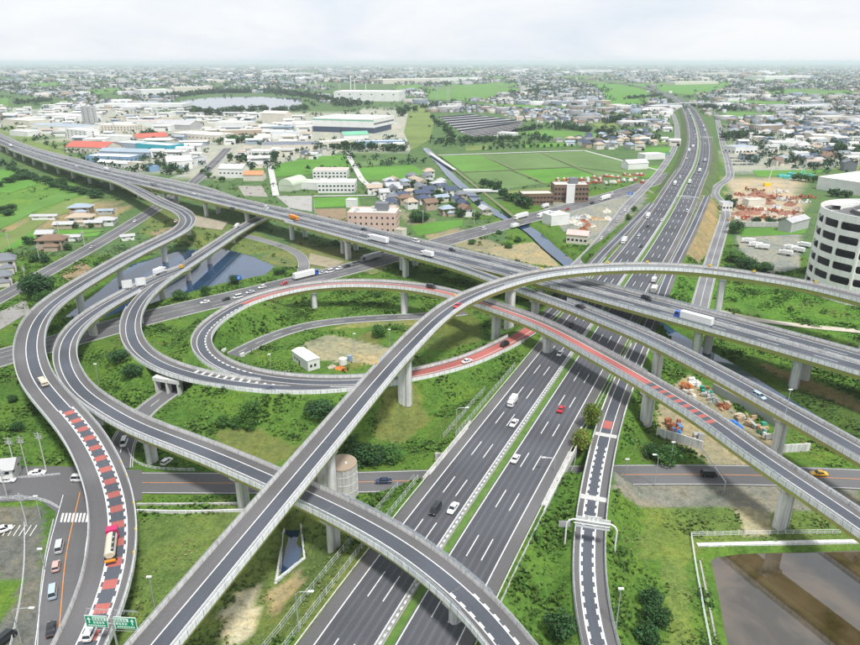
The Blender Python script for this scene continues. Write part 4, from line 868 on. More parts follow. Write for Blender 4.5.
# ------------------------------------------------------------------ fields, lake, far plain
def field_mat(name, c, rows=True):
    m, nt, b = nodemat(name)
    k = ramp(nt, pos_noise(nt, .018, 4, .6), [(.3, tuple(x * .82 for x in c)), (.5, c), (.75, tuple(x * 1.22 for x in c))])
    k = mixc(nt, 1.0, k, ramp(nt, pos_noise(nt, .35, 4, .7), [(.3, (.82, .85, .8)), (.7, (1.12, 1.1, 1.1))]), 'MULTIPLY')
    nt.links.new(k, b.inputs['Base Color']); b.inputs['Roughness'].default_value = .9; b.inputs['Specular IOR Level'].default_value = .15
    return m
RICE = [field_mat('rice_bright', (.095, .225, .035)), field_mat('rice_mid', (.105, .215, .045)), field_mat('crop_dull', (.115, .185, .065)), field_mat('meadow', (.15, .20, .06))]
fields = [  # polygon in pixels, material, label
    ([(440, 156), (482, 155), (510, 170), (462, 172)], 1, 'mid green paddy at the left of the big field by the canal'), ([(484, 155), (540, 153), (571, 167), (512, 169.5)], 2, 'dull green paddy in the upper middle of the big field'),
    ([(542, 153), (584, 151), (655, 170), (642, 175.5), (575, 166.8)], 2, 'dull green paddy at the right of the big field'), ([(463, 173), (510, 171), (541, 184), (500, 190), (482, 187)], 2, 'dull green paddy at the lower left of the big field'),
    ([(512, 170.5), (571, 168), (600, 177), (565, 179), (545, 184)], 0, 'bright green paddy in the lower middle of the big field'), ([(574, 168), (641, 176.5), (636, 179), (603, 177)], 2, 'dull green paddy strip above the red yard'),
    ([(423, 89), (515, 81), (520, 91), (480, 101), (430, 100)], 1, 'far green field left of the village'), ([(478, 103.5), (560, 106.5), (612, 108), (606, 110), (540, 108.5), (480, 107)], 1, 'far green strip below the village'),
    ([(582, 82), (645, 84), (650, 106), (602, 107.5), (606, 95)], 0, 'far bright green field right of the village'), ([(517, 133), (545, 129.5), (603, 134), (612, 138), (560, 140.5)], 1, 'green field between hedges right of the solar farm'),
    ([(592, 124), (614, 120.5), (624, 126), (602, 130)], 3, 'pale meadow near the hedge right of the solar farm'), ([(524, 144), (570, 143), (578, 146), (526, 148.2)], 0, 'green strip above the roadside trees'), ([(465, 146), (488, 145), (487, 150), (466, 151)], 3, 'pale grass plot by the curved tree belt'),
    ([(648, 83), (730, 81.5), (725, 90), (690, 95), (662, 92)], 0, 'far green field right of the expressway bend'), ([(722, 100), (790, 102), (780, 108), (727, 104)], 1, 'green field strip far right, upper'), ([(727, 112), (775, 113), (770, 118), (724, 118)], 1, 'green field strip far right, lower'),
    ([(762, 88), (860, 92), (850, 97), (770, 95)], 1, 'distant green field at the right edge'), ([(645, 148), (676, 147), (671, 153), (645, 154)], 0, 'small bright paddy left of the far expressway, upper'), ([(640, 166), (659, 166), (654, 178), (642, 178)], 0, 'small bright paddy left of the far expressway, lower'), ([(650, 141), (678, 140), (676, 144), (650, 145)], 3, 'meadow strip beside the far frontage road'),
    ([(270, 166), (312, 157), (345, 155), (350, 167), (305, 175), (275, 177)], 0, 'bright paddy left of the straight farm road'), ([(356, 168), (412, 165), (425, 172), (415, 179), (364, 180)], 0, 'bright paddy right of the straight farm road'), ([(360, 162), (395, 158), (400, 163), (362, 167)], 2, 'dull plot above the paddy right of the farm road'),
    ([(313, 198), (358, 196.5), (361, 206), (313, 208)], 0, 'small bright paddy behind the salmon building'), ([(410, 226), (432, 222), (463, 220), (462, 226), (436, 233), (418, 236)], 0, 'bright green plot between the houses and elevated expressway'), 
    ([(0, 234), (16, 230), (103, 230), (97, 236), (38, 241), (0, 254)], 0, 'bright green paddy around the brown roofed house'), ([(-20, 172), (14, 169), (37, 185), (10, 193), (-20, 192)], 0, 'bright green paddy at the left edge above the river'), ([(738, 229), (808, 227), (804, 234), (741, 237)], 0, 'bright green strip in front of the block wall'),
    ([(752, 170.5), (830, 170), (815, 174), (758, 177)], 0, 'green strip beside the teal machinery'), ([(28, 84), (62, 82), (60, 88), (30, 88)], 1, 'distant green field at upper left'), ([(85, 91), (118, 87.5), (122, 92), (88, 95.5)], 1, 'distant green field left of the long warehouse'), ([(120, 81), (168, 80), (160, 83.5)], 1, 'thin distant green field upper left'),
    ([(-14, 246), (60, 203), (92, 194), (104, 198), (45, 222), (0, 252)], 3, 'grassy levee strip beside the river bend'), ([(-20, 226), (50, 196), (78, 189), (90, 192), (40, 209), (-20, 240)], 1, 'dark green levee strip nearest the river bend'), ([(15, 136), (60, 150), (84, 166), (66, 170), (30, 150)], 3, 'grassy bank behind the far left elevated expressway'), ([(0, 99), (8, 98), (9, 118), (0, 119)], 1, 'green field sliver at the left edge'), ([(410, 105), (426, 104), (434, 122), (430, 140), (412, 150), (404, 132)], 3, 'grassy canal bank right of the warehouse'), ([(314, 88), (332, 87), (330, 84), (300, 84)], 1, 'thin green field beyond the lake'),
    ([(240, 170), (262, 168), (268, 178), (245, 179)], 3, 'grass plot beside the orange roofed shed'), ([(395, 92), (424, 90), (420, 84), (398, 86)], 1, 'green field right of the white factory'), ([(845, 165), (862, 166), (862, 172), (830, 170)], 3, 'grass verge at the right edge'), ([(500, 192), (560, 186), (570, 190), (545, 200), (515, 198)], 3, 'grass beside the brown school'),
]
for k, (px, mi, lab) in enumerate(fields):
    a = polyw(px, 0); sheet('field', a, .06 + .0006 * float(np.mean(a[:, 1])) * .3 + .012 * (k % 3), RICE[mi], lab)
_fs = sorted((float(rng.uniform(0, 860)), float(69 + 22 * rng.random() ** 1.3)) for _ in range(46)); _kf = 0
for u, v in _fs:
    if 170 < u < 320 and v > 86 or 330 < u < 440 and v > 78 or 620 < u < 700 and v > 84: continue
    w, d = rng.uniform(10, 34) * (1 + (80 - v) * .02), (v - 62) * rng.uniform(.05, .12); px = [(u - w, v), (u + w * .8, v - .15), (u + w, v + d), (u - w * .7, v + d * 1.1)]
    fields.append((px, 1 if rng.random() < .6 else 3, '')); a = polyw(px, 0); sheet('field', a, .9, RICE[1 if rng.random() < .6 else 2], f'thin green field strip on the distant plain, {_kf + 1} counted from the left'); _kf += 1
# low field banks between paddies
mb = MB()
for a, b, w in (((438, 155.5), (584, 150.7), 5.5), ((584, 150.7), (660, 171), 4), ((482, 155), (545, 184), 2.5), ((541, 153), (603, 178), 2.5), ((462, 172.5), (572, 167.3), 2.5), ((346, 152), (362, 180), 6), ((362, 180), (398, 212), 6), ((270, 165), (276, 196), 6), ((313, 196.5), (380, 195.5), 4), ((30, 240.5), (104, 231), 2), ((430, 153), (455, 170), 4), ((455, 170), (520, 222), 3)):
    A, B = un(*a), un(*b); d = (B - A) / np.linalg.norm(B - A); n = np.array([-d[1], d[0]]) * w / 2
    mb.add([(*(A - n), .42), (*(B - n), .42), (*(B + n), .42), (*(A + n), .42)], [(0, 1, 2, 3)])
    setp(mb.build('path', CONC if w > 3 else plain('bank_turf', (.16, .17, .08)), None), kind='structure'); mb = MB()
sheet('lake_water', polyw([(178, 101), (215, 97.2), (262, 96.8), (301, 98.5), (302, 107), (285, 110), (240, 111), (205, 109)], .1), .5, WATER, 'pale lake beyond the factories, upper left')
# ------------------------------------------------------------------ buildings
def cm(name, c, **k): return MATS.get('bld_' + name) or plain('bld_' + name, c, k.pop('rough', .75), k.pop('var', .18), k.pop('scale', .12), **k)
BC = {'white': (.72, .72, .70), 'cream': (.62, .58, .50), 'grey': (.42, .42, .42), 'dgrey': (.17, .18, .20), 'blue': (.22, .34, .50), 'teal': (.04, .36, .44), 'red': (.48, .12, .09), 'salmon': (.62, .45, .39), 'brown': (.20, .13, .09), 'tan': (.42, .34, .26), 'green': (.16, .42, .28), 'orange': (.55, .24, .12), 'navy': (.06, .08, .13), 'bluegrey': (.30, .36, .42), 'pink': (.60, .42, .38), 'palegreen': (.50, .56, .44), 'roofgrey': (.50, .51, .52), 'solar': (.05, .07, .13)}
def B_(n): return cm(n, BC[n], rough=.25 if n == 'solar' else .75)
def win(root, pts_fn, xs, zs, w, h, mat=None):
    for x in xs:
        for z in zs:
            mb = MB(); pts_fn(mb, x - w / 2, x + w / 2, z, z + h); mb.build('window', mat or GLASS_D, root)
def fac(a, b, depth, h, wall, roof, label, cat='factory', kind='flat', windows=None, units=0, band=None, name=None, door=0, tall=None, group=None):
    """building whose nearest facade stands on the ground line a-b (pixels)"""
    A, Bq = un(*a), un(*b); L = float(np.linalg.norm(Bq - A)); rz = math.atan2(Bq[1] - A[1], Bq[0] - A[0])
    e = empty(name or 'factory_building', (float(A[0]), float(A[1]), float(min(gh(*A), gh(*Bq), 0)) - .05), rz); setp(e, label, cat, group)
    rn = name or 'factory_building'
    if kind == 'gable':
        mb = MB(); rh = min(depth, L) * .16 + .6
        if L >= depth: vs = [(0, 0, 0), (L, 0, 0), (L, depth, 0), (0, depth, 0), (0, 0, h), (L, 0, h), (L, depth, h), (0, depth, h), (0, depth / 2, h + rh), (L, depth / 2, h + rh)]; fs = [(0, 1, 5, 4), (2, 3, 7, 6), (1, 2, 6, 9, 5), (3, 0, 4, 8, 7)]; rf = [(-.4, -.4, h - .1), (L + .4, -.4, h - .1), (L + .4, depth / 2, h + rh + .25), (-.4, depth / 2, h + rh + .25), (L + .4, depth + .4, h - .1), (-.4, depth + .4, h - .1)]
        else: vs = [(0, 0, 0), (L, 0, 0), (L, depth, 0), (0, depth, 0), (0, 0, h), (L, 0, h), (L, depth, h), (0, depth, h), (L / 2, 0, h + rh), (L / 2, depth, h + rh)]; fs = [(0, 1, 5, 8, 4), (2, 3, 7, 9, 6), (1, 2, 6, 5), (3, 0, 4, 7)]; rf = [(-.4, -.4, h - .1), (-.4, depth + .4, h - .1), (L / 2, depth + .4, h + rh + .25), (L / 2, -.4, h + rh + .25), (L + .4, depth + .4, h - .1), (L + .4, -.4, h - .1)]
        mb.add(vs, fs); mb.build('wall', B_(wall), e)
        mb = MB(); mb.add(rf + [(x, y, z + .22) for x, y, z in rf], [(3, 2, 1, 0), (4, 2, 3, 5), (6, 7, 8, 9), (9, 8, 10, 11), (0, 1, 7, 6), (5, 11, 10, 4), (0, 6, 9, 3), (3, 9, 11, 5), (1, 2, 8, 7), (2, 4, 10, 8)]); ro = mb.build('roof', B_(roof), e)
    elif kind == 'arch':
        mb = MB(); mb.box(0, L, 0, depth, 0, h * .5); mb.build('wall', B_(wall), e)
        mb = MB(); n = 10; ring = [(L / 2 - (L / 2 + .2) * math.cos(math.pi * i / n), h * .5 + h * .55 * math.sin(math.pi * i / n)) for i in range(n + 1)]
        mb.add([(x, -.2, z) for x, z in ring] + [(x, depth + .2, z) for x, z in ring], [(i, i + 1, n + 2 + i, n + 1 + i) for i in range(n)] + [tuple(range(n + 1)), tuple(range(2 * n + 1, n, -1))]); ro = mb.build('roof', B_(roof), e)
    else:
        mb = MB(); mb.box(0, L, 0, depth, 0, h); mb.build('wall', B_(wall), e)
        mb = MB(); mb.box(.35, L - .35, .35, depth - .35, h + .003, h + .12); ro = mb.build('roof', B_(roof), e)
        mb = MB()
        for q in ((-.08, L + .08, -.08, .33), (-.08, L + .08, depth - .33, depth + .08), (-.08, .33, .34, depth - .34), (L - .33, L + .08, .34, depth - .34)): mb.box(*q, h + .002, h + .75)
        mb.build('coping', B_(wall), e)
    if band:
        bc, z0, z1 = band; mb = MB(); mb.box(-.06, L + .06, -.06, .5, z0, z1); mb.box(L - .5, L + .07, .52, depth, z0, z1); mb.build('colour_band', B_(bc), e)
    if windows:
        nxw, nzw, w, hh, zb, zs = windows
        for i in range(nxw):
            for j in range(nzw):
                x = L * (i + .5) / nxw; z = zb + zs * j; mb = MB(); mb.box(x - w / 2, x + w / 2, -.05, .2, z, z + hh); mb.build('window', GLASS_D, e)
        nd = max(1, int(nxw * depth / L))
        if nd <= 12:
            for i in range(nd):
                for j in range(nzw):
                    y = depth * (i + .5) / nd; z = zb + zs * j
                    for xx in ((-.05, .2), (L - .2, L + .05)): mb = MB(); mb.box(*xx, y - w / 2, y + w / 2, z, z + hh); mb.build('window', GLASS_D, e)
    for i in range(door):
        x = L * (i + .5) / door; mb = MB(); mb.box(x - 2.2, x + 2.2, -.06, .2, 0, min(4.5, h * .6)); mb.build('shutter_door', B_('bluegrey'), e)
    g = random.Random(int(abs(A[0] * 10)))
    for i in range(units):
        x, y = g.uniform(2, max(2.1, L - 4)), g.uniform(2, max(2.1, depth - 4)); mb = MB(); mb.box(x, x + g.uniform(1.5, 3.5), y, y + g.uniform(1.5, 3), h + .11, h + g.uniform(1.2, 2.4)); mb.build('roof_unit', B_('roofgrey'), e)
    if tall:
        x, y, w, d, hh, mtl = tall; mb = MB(); mb.box(x, x + w, y, y + d, h + .1, h + hh); mb.build('roof_tower', B_(mtl), e)
    return e
F = fac
F((313, 131.5), (374, 133.5), 95, 22, 'white', 'white', 'large white warehouse with green roof edge and dark base', 'warehouse', band=('navy', 0, 9), units=4, name='warehouse')
for _o in [o for o in col.objects if o.get('label', '').startswith('large white warehouse with green')]:
    _w = [c for c in _o.children if c.name.startswith('wall')][0].data.vertices; _L = max(v.co.x for v in _w); mb = MB(); mb.box(-.1, _L + .1, -.1, .4, 19.2, 21.2); mb.build('green_band', B_('green'), _o); mb = MB(); mb.box(_L - .4, _L + .09, .42, 94, 13.5, 16.5); mb.build('dark_band', B_('dgrey'), _o)
0 and F((314, 119.2), (374, 120.5), 1.0, 2.0, 'green', 'green', 'green trim canopy along the white warehouse front', 'canopy', name='canopy')
F((334, 101), (399, 101.5), 110, 27, 'white', 'white', 'tall white factory block beyond the lake with chimneys', units=8, windows=(6, 1, 5, 3, 18, 1))
F((383, 84), (440, 83), 160, 22, 'cream', 'cream', 'long beige factory far behind the white factory')
F((96, 110), (183, 110), 75, 13, 'white', 'roofgrey', 'long low white warehouse with dark shutter band, upper left', 'warehouse', band=('dgrey', 3, 6.5), name='warehouse', units=3)
F((66, 152), (106, 153.5), 32, 7, 'cream', 'red', 'red roofed workshop beside the grassy bank', kind='gable', windows=(8, 1, 2.4, 1.3, 3, 1))
F((138, 143), (169, 141), 26, 7, 'cream', 'red', 'red roofed workshop behind the teal building', kind='gable')
F((115, 150), (136, 151.5), 26, 10, 'bluegrey', 'white', 'blue grey walled hall left of the teal building')
F((136.5, 151.5), (170, 154), 26, 10, 'teal', 'roofgrey', 'bright teal walled hall among the factories')
F((86, 162), (130, 163.5), 24, 7, 'blue', 'white', 'blue walled low factory beside the elevated expressway', windows=(9, 1, 2.2, 1.4, 3, 1))
F((100, 156), (150, 157.5), 16, 6, 'bluegrey', 'bluegrey', 'long blue grey roofed shed behind the blue factory', kind='gable')
F((67, 139), (88, 141.5), 20, 15, 'white', 'white', 'white four storey block with square windows', 'apartment block', windows=(5, 4, 2.2, 1.8, 1.6, 3.4), name='apartment_block')
F((83, 124), (92, 124.5), 14, 32, 'grey', 'grey', 'tall grey tower among the left factories', 'tower', name='tower', windows=(2, 6, 2, 2, 4, 4.5))
F((98, 131), (130, 132), 34, 10, 'cream', 'cream', 'cream factory right of the tall grey tower', windows=(10, 2, 2.5, 1.6, 2.5, 3.6), units=3)
F((130, 126), (168, 127), 30, 9, 'white', 'pink', 'white factory with pinkish roof, upper left', units=2)
F((155, 128.5), (190, 130), 36, 8, 'grey', 'grey', 'grey roofed factory left of the tree belt', kind='gable')
F((172, 139), (216, 142), 40, 9, 'cream', 'white', 'wide cream factory with pale roof', units=4, windows=(11, 1, 2.6, 1.5, 4, 1))
F((38, 119), (80, 121), 50, 9, 'white', 'white', 'pale factory left of the tall grey tower, upper', units=3)
F((33, 130), (81, 133), 40, 9, 'white', 'bluegrey', 'pale factory with blue grey roof left of the tower, lower', band=('blue', 2, 3.2))
F((4, 124), (30, 126), 40, 9, 'cream', 'white', 'cream factory near the left edge', units=2)
F((10, 135), (28, 136.5), 24, 7, 'white', 'white', 'small white factory near the left edge')
F((92, 141), (132, 142.5), 20, 8, 'white', 'cream', 'white factory between the white block and the teal hall', units=2)
F((168, 170), (193, 168.5), 22, 9, 'white', 'white', 'white gabled shed beside the road beyond the slip ramp', kind='gable', door=1)
F((196, 166), (208, 163), 12, 7, 'white', 'dgrey', 'small shed with open dark front by the road', door=2)
F((150, 172), (160, 171), 9, 5, 'blue', 'blue', 'small blue shed right of the parked cars')
F((128, 168), (141, 168.5), 9, 6, 'cream', 'cream', 'small cream shed beside the elevated expressway')
F((98, 166), (128, 168), 10, 4.5, 'white', 'white', 'low white shed beside the elevated expressway', kind='gable')
F((219, 177.5), (243, 178), 18, 9, 'white', 'roofgrey', 'long white shed with grey roof beside the farm track', kind='gable', windows=(6, 1, 2, 1.4, 4, 1))
F((243.5, 181), (263, 181), 14, 6, 'cream', 'orange', 'shed with orange roof right of the long white shed', kind='gable')
F((249, 158.5), (269, 159), 16, 9, 'white', 'white', 'white office in front of the solar roof', 'office', windows=(7, 2, 1.8, 1.5, 2, 3.4), name='office')
F((262, 152), (320, 151), 42, 8, 'cream', 'solar', 'factory with dark solar panels over its roof')
F((262, 122), (286, 123), 22, 17, 'cream', 'cream', 'tall cream gabled mill in front of the lake', kind='gable')
F((215, 128), (248, 128.5), 35, 10, 'white', 'white', 'white factory below the lake trees', units=3)
F((220, 137), (262, 136), 26, 9, 'tan', 'cream', 'tan factory between the lake trees and solar roof', units=3)
F((290, 128), (311, 128), 30, 9, 'white', 'white', 'white hall left of the large warehouse')
F((272, 139), (300, 138), 18, 8, 'white', 'bluegrey', 'white hall with blue grey roof above the solar roof')
F((322, 148), (352, 145), 20, 7, 'cream', 'white', 'low cream hall in front of the large warehouse', units=2)
F((344, 140), (369, 139), 22, 7, 'white', 'green', 'hall with light green roof in front of the large warehouse', kind='gable')
F((356, 147), (404, 146), 14, 7, 'blue', 'white', 'white roofed hall with blue wall beside the canal bank', units=2)
F((376, 131), (402, 128), 25, 8, 'cream', 'roofgrey', 'grey roofed loading hall right of the large warehouse')
F((313, 179), (347, 179), 22, 8, 'white', 'pink', 'pale school block with flat roof beside the farm road, upper', 'school', windows=(9, 2, 2, 1.5, 1.8, 3.3), name='school_building')
F((318, 193), (355, 193), 20, 9, 'white', 'white', 'pale school block with flat roof beside the farm road, lower', 'school', windows=(10, 2, 2, 1.5, 2, 3.6), units=2, name='school_building')
F((298, 189), (318, 190), 18, 6, 'white', 'palegreen', 'low pale green roofed hall left of the school', 'hall', name='hall')
F((279, 191), (293, 192), 26, 11, 'palegreen', 'palegreen', 'arched pale green gymnasium beside the school', 'gymnasium', kind='arch', name='gymnasium')
F((348, 233), (396, 234), 20, 14, 'salmon', 'cream', 'salmon three storey building behind the elevated expressway', 'building', windows=(9, 3, 1.2, 1.4, 2, 4.2), units=4, name='office_building', tall=(18, 8, 9, 8, 5.5, 'dgrey'))
F((346, 207.5), (355, 208), 7, 6, 'white', 'white', 'small white house left of the salmon building', 'house', name='house')
F((395, 237), (402, 238), 6, 5, 'cream', 'tan', 'small cream kiosk right of the salmon building', 'kiosk', name='kiosk')
F((522, 205.5), (553, 205), 16, 9, 'brown', 'palegreen', 'lower wing of the brown school with pale roof', 'school', windows=(9, 2, 2.2, 1.4, 2, 3.6), name='school_building')
F((553.5, 202), (588, 202), 18, 14, 'brown', 'cream', 'main block of the brown school with red panels', 'school', windows=(10, 3, 2.0, 1.8, 2, 4), name='school_building', tall=(14, 6, 7, 7, 5, 'dgrey'), units=2)
F((566, 203.2), (574, 203.2), 2.2, 15, 'white', 'white', 'white stair tower on the front of the brown school', 'tower', name='stair_tower')
F((551, 226), (569, 224), 12, 7, 'white', 'white', 'white workshop beside the busy road and scrapyard', units=1)
F((566, 243), (587, 245), 9, 6, 'cream', 'pink', 'cream house with pink roof beside the canal', 'house', kind='gable', windows=(5, 1, 1.6, 1.4, 2, 1), name='house')
F((816, 189), (905, 203), 70, 11, 'white', 'white', 'large white warehouse behind the round ramp tower', 'warehouse', name='warehouse')
F((772, 149), (809, 150), 34, 8, 'white', 'white', 'white supermarket beside the car park', 'shop', door=3, units=4, name='shop')
F((735, 154), (757, 153), 22, 8, 'white', 'bluegrey', 'pale shop left of the supermarket', 'shop', windows=(6, 1, 2.5, 2, 1.5, 1), name='shop')
F((812, 141), (842, 142), 30, 8, 'cream', 'white', 'cream hall right of the supermarket', 'hall', name='hall', units=2)
F((722, 211), (732, 211), 8, 6, 'white', 'bluegrey', 'small white office at the corner of the rubble yard', 'office', windows=(3, 1, 1.6, 1.4, 2, 1), name='office')
F((748, 206), (765, 205), 7, 4.5, 'cream', 'cream', 'small pale shed within the rubble yard', 'shed', name='shed')
F((790, 233), (808, 228), 9, 7, 'grey', 'grey', 'grey roofed shed beside the round ramp tower', 'shed', kind='gable', name='shed')
F((843, 171), (856, 171.5), 14, 9, 'dgrey', 'dgrey', 'dark roofed house below the grove at right edge', 'house', kind='gable', name='house')
F((497, 138), (513, 139), 18, 8, 'white', 'white', 'white building at the right end of the solar farm', 'building', name='office_building', windows=(5, 2, 2, 1.5, 2, 3))
F((645, 160), (665, 159), 16, 6, 'white', 'white', 'white shed left of the far expressway', 'shed', name='shed')
F((628, 170), (648, 169), 14, 7, 'white', 'white', 'white roofed shed at the right end of the paddies', 'shed', kind='gable', name='shed')
for i, (a, b, d, h, w) in enumerate([((428, 82), (482, 80.5), 120, 18, 'white'), ((765, 80), (813, 79), 140, 22, 'white'), ((675, 85), (718, 84), 60, 14, 'cream'), ((262, 76), (312, 76), 140, 24, 'white'), ((142, 97), (173, 96), 70, 22, 'white'), ((175, 93), (213, 92), 60, 20, 'cream'), ((700, 76), (740, 75.5), 150, 22, 'cream'), ((580, 73), (612, 73), 160, 26, 'white'), ((60, 72), (88, 72), 150, 22, 'white'), ((820, 122), (860, 121), 36, 9, 'cream'), ((726, 97.5), (760, 97), 30, 9, 'white'), ((728, 101.5), (746, 101), 20, 8, 'white'), ((791, 110), (832, 109), 35, 9, 'white'), ((835, 120), (870, 122), 30, 9, 'white')]):
    F(a, b, d, h, w, 'white' if i % 3 else 'roofgrey', ['pale far factory right of the white factory', 'long white far factory, upper right', 'low pale hall in the field right of the expressway bend', 'long white far factory beyond the lake', 'white block left of the lake', 'cream block by the lake, left', 'distant cream factory on the right horizon', 'distant white factory on the middle horizon', 'distant white factory on the left horizon', 'cream hall near the right edge, below hedge', 'white hall in the far right field, upper', 'small white hall in the far right field', 'white hall behind the far right hedge', 'white hall at the far right edge'][i], 'factory')
# chimneys and masts
def stack(u, v, h, r, label, lattice=False):
    a = un(u, v, 0); e = empty('pylon' if lattice else 'chimney', (float(a[0]), float(a[1]), 0)); setp(e, label, 'pylon' if lattice else 'chimney')
    mb = MB()
    if not lattice: mb.tube((0, 0, 0), (0, 0, h), r, r * .75, 12); mb.build('shaft', B_('white'), e); mb = MB(); mb.tube((0, 0, h - h * .04), (0, 0, h + .3), r * .85, r * .85, 12); mb.build('band', B_('grey'), e)
    else:
        for sx in (-1, 1):
            for sy in (-1, 1): mb.tube((sx * r, sy * r, 0), (sx * r * .18, sy * r * .18, h), .35, .2, 4)
        for k in range(7):
            q = r * (1 - .82 * k / 7); q2 = r * (1 - .82 * (k + 1) / 7); z, z2 = h * k / 7, h * (k + 1) / 7
            for sx in (-1, 1): mb.tube((sx * q, -q, z), (-sx * q2, -q2, z2), .2, .2, 4); mb.tube((-q, sx * q, z), (-q2, -sx * q2, z2), .2, .2, 4)
        mb.build('lattice', STEEL, e); mb = MB()
        for k in (.72, .84, .95): mb.tube((-h * .13, 0, h * k), (h * .13, 0, h * k), .3, .3, 4)
        mb.build('crossarm', STEEL, e)
    return e
stack(351, 96, 70, 2.2, 'tall white chimney at the left of the white factory'); stack(355, 96.5, 58, 1.9, 'white chimney right beside the tallest one'); stack(366, 97, 46, 1.6, 'shorter white chimney of the white factory')
for i, (u, v, h) in enumerate(((312, 92, 95), (319, 96, 60), (340, 99, 50), (437, 103, 55), (448, 107, 52), (756, 138, 48), (742, 105, 55), (757, 95, 50))): stack(u, v, h, h * .09, ['tallest lattice pylon, beyond the lake', 'lattice pylon right of the tallest pylon', 'lattice pylon left of the chimneys', 'lattice pylon by the far left field', 'lattice pylon by the solar farm', 'lattice pylon near the car park', 'lattice pylon in the far right fields', 'most distant lattice pylon on the right'][i], True)
# solar farm
e = empty('solar_farm'); setp(e, 'field of dark solar panel rows between tree belts', 'solar farm')
q = polyw([(438, 117), (470, 114.5), (524, 121), (514, 134), (478, 138), (462, 133)], 0)
sheet('gravel', q, .5, cm('gravel', (.42, .41, .39)), None, e)
for k in range(14):
    f0, f1 = k / 14, (k + .62) / 14; A0, A1 = q[0] + (q[5] - q[0]) * f0, q[0] + (q[5] - q[0]) * f1
    def quad(f):
        l = np.array([np.interp(f, [0, .5, .8, 1], [q[0][i], q[5][i], (q[5][i] + q[4][i]) / 2, q[4][i]]) for i in (0, 1)]); r2 = np.array([np.interp(f, [0, .35, 1], [q[1][i], q[2][i], q[3][i]]) for i in (0, 1)]); return l, r2
    (l0, r0), (l1, r1) = quad(f0), quad(f1); mb = MB(); mb.add([(*l0, 1.2), (*r0, 1.2), (*r1, 3.0), (*l1, 3.0), (*l0, 1.05), (*r0, 1.05), (*r1, 2.85), (*l1, 2.85)], [(0, 1, 2, 3), (7, 6, 5, 4), (0, 4, 5, 1), (2, 6, 7, 3), (0, 3, 7, 4), (1, 5, 6, 2)]); mb.build('panel_row', B_('solar'), e)
# white site cabin inside the loop, its tanks
A, Bq, Cq = un(292.8, 360, .6), un(308.3, 371, .6), un(320, 367.5, .6); d1, d2 = Bq - A, Cq - Bq; L1, L2 = np.linalg.norm(d1), np.linalg.norm(d2)
e = empty('site_cabin', (*map(float, A), .35), math.atan2(d1[1], d1[0])); setp(e, 'white boxy shed with shallow roof inside the loop', 'shed'); ww = float(L2)
mb = MB(); mb.box(0, L1, 0, ww, 0, 4.4); mb.build('wall', B_('white'), e)
mb = MB(); mb.add([(-.2, -.2, 4.4), (L1 + .2, -.2, 4.4), (L1 + .2, ww + .2, 4.4), (-.2, ww + .2, 4.4), (-.2, ww / 2, 5.0), (L1 + .2, ww / 2, 5.0)], [(0, 1, 5, 4), (2, 3, 4, 5), (1, 2, 5), (3, 0, 4), (3, 2, 1, 0)]); mb.build('roof', cm('cabin_roof', (.85, .85, .85), var=.06), e)
for x in (1.6, 3.6): mb = MB(); mb.box(x, x + .8, -.05, .1, 1.5, 2.6); mb.build('window', GLASS_D, e)
for y in (.9, 2.6): mb = MB(); mb.box(L1 - .1, L1 + .05, y, y + .9, 1.4, 2.5); mb.build('window', GLASS_D, e)
mb = MB(); mb.box(5.2, 6.3, -.05, .1, 0, 2.2); mb.build('door', GLASS_D, e)
a = un(343, 364, .6); e = empty('silo', (*map(float, a), .4)); setp(e, 'small white capped tank beside the orange tarpaulin', 'tank'); mb = MB(); mb.tube((0, 0, 0), (0, 0, 2.6), 1.6, 1.6, 14); mb.build('tank', B_('white'), e); mb = MB(); mb.tube((0, 0, 2.6), (0, 0, 3.3), 1.65, .3, 14); mb.build('lid', B_('cream'), e)
a = un(350, 360, .6); mb = MB(); mb.tube((0, 0, 0), (0, 0, 2.2), .8, .8, 12); o = mb.build('water_butt', B_('blue')); o.location = (*map(float, a), .4); setp(o, 'small blue drum right of the white tank', 'drum')
def heap(u, v, w, d, h, mat, label, cat='heap', name='heap', n=14, z=0.0, group=None):
    a = un(u, v, z); g = np.random.default_rng(int(u * 7 + v)); mb = MB(); n = 22; rings = 7; vs = [(0, 0, h)]
    for r in range(1, rings + 1):
        for i in range(n):
            an = 2 * math.pi * i / n; k = r / rings * g.uniform(.8, 1.2); vs.append((w / 2 * k * math.cos(an), d / 2 * k * math.sin(an), max(0, h * (1 - (r / rings) ** 1.4) * g.uniform(.45, 1.5)) if r < rings else -.15))
    fs = [(0, 1 + i, 1 + (i + 1) % n) for i in range(n)]
    for r in range(rings - 1): fs += [(1 + r * n + i, 1 + (r + 1) * n + i, 1 + (r + 1) * n + (i + 1) % n, 1 + r * n + (i + 1) % n) for i in range(n)]
    mb.add(vs, fs); o = mb.build(name, mat); o.location = (float(a[0]), float(a[1]), float(gh(*a))); o.rotation_euler.z = g.uniform(0, 6); setp(o, label, cat, group); return o
TARP_O = plain('tarp_orange', (.60, .20, .05), .6, .2, .8); TARP_B = plain('tarp_blue', (.06, .25, .65), .5, .2, .8); TARP_G = plain('tarp_green', (.05, .3, .2), .5, .2, .8)
heap(341, 370, 5.5, 3.4, 1.1, TARP_O, 'orange tarpaulin heap beside the white shed', 'tarpaulin', 'tarpaulin'); heap(332, 368.5, 4, 3, 1.0, SAND, 'pale sand pile right of the white shed', 'sand pile', 'sand_pile'); heap(287, 373, 6, 3, .5, SAND, 'flat gravel pile left of the white shed', 'sand pile', 'sand_pile')
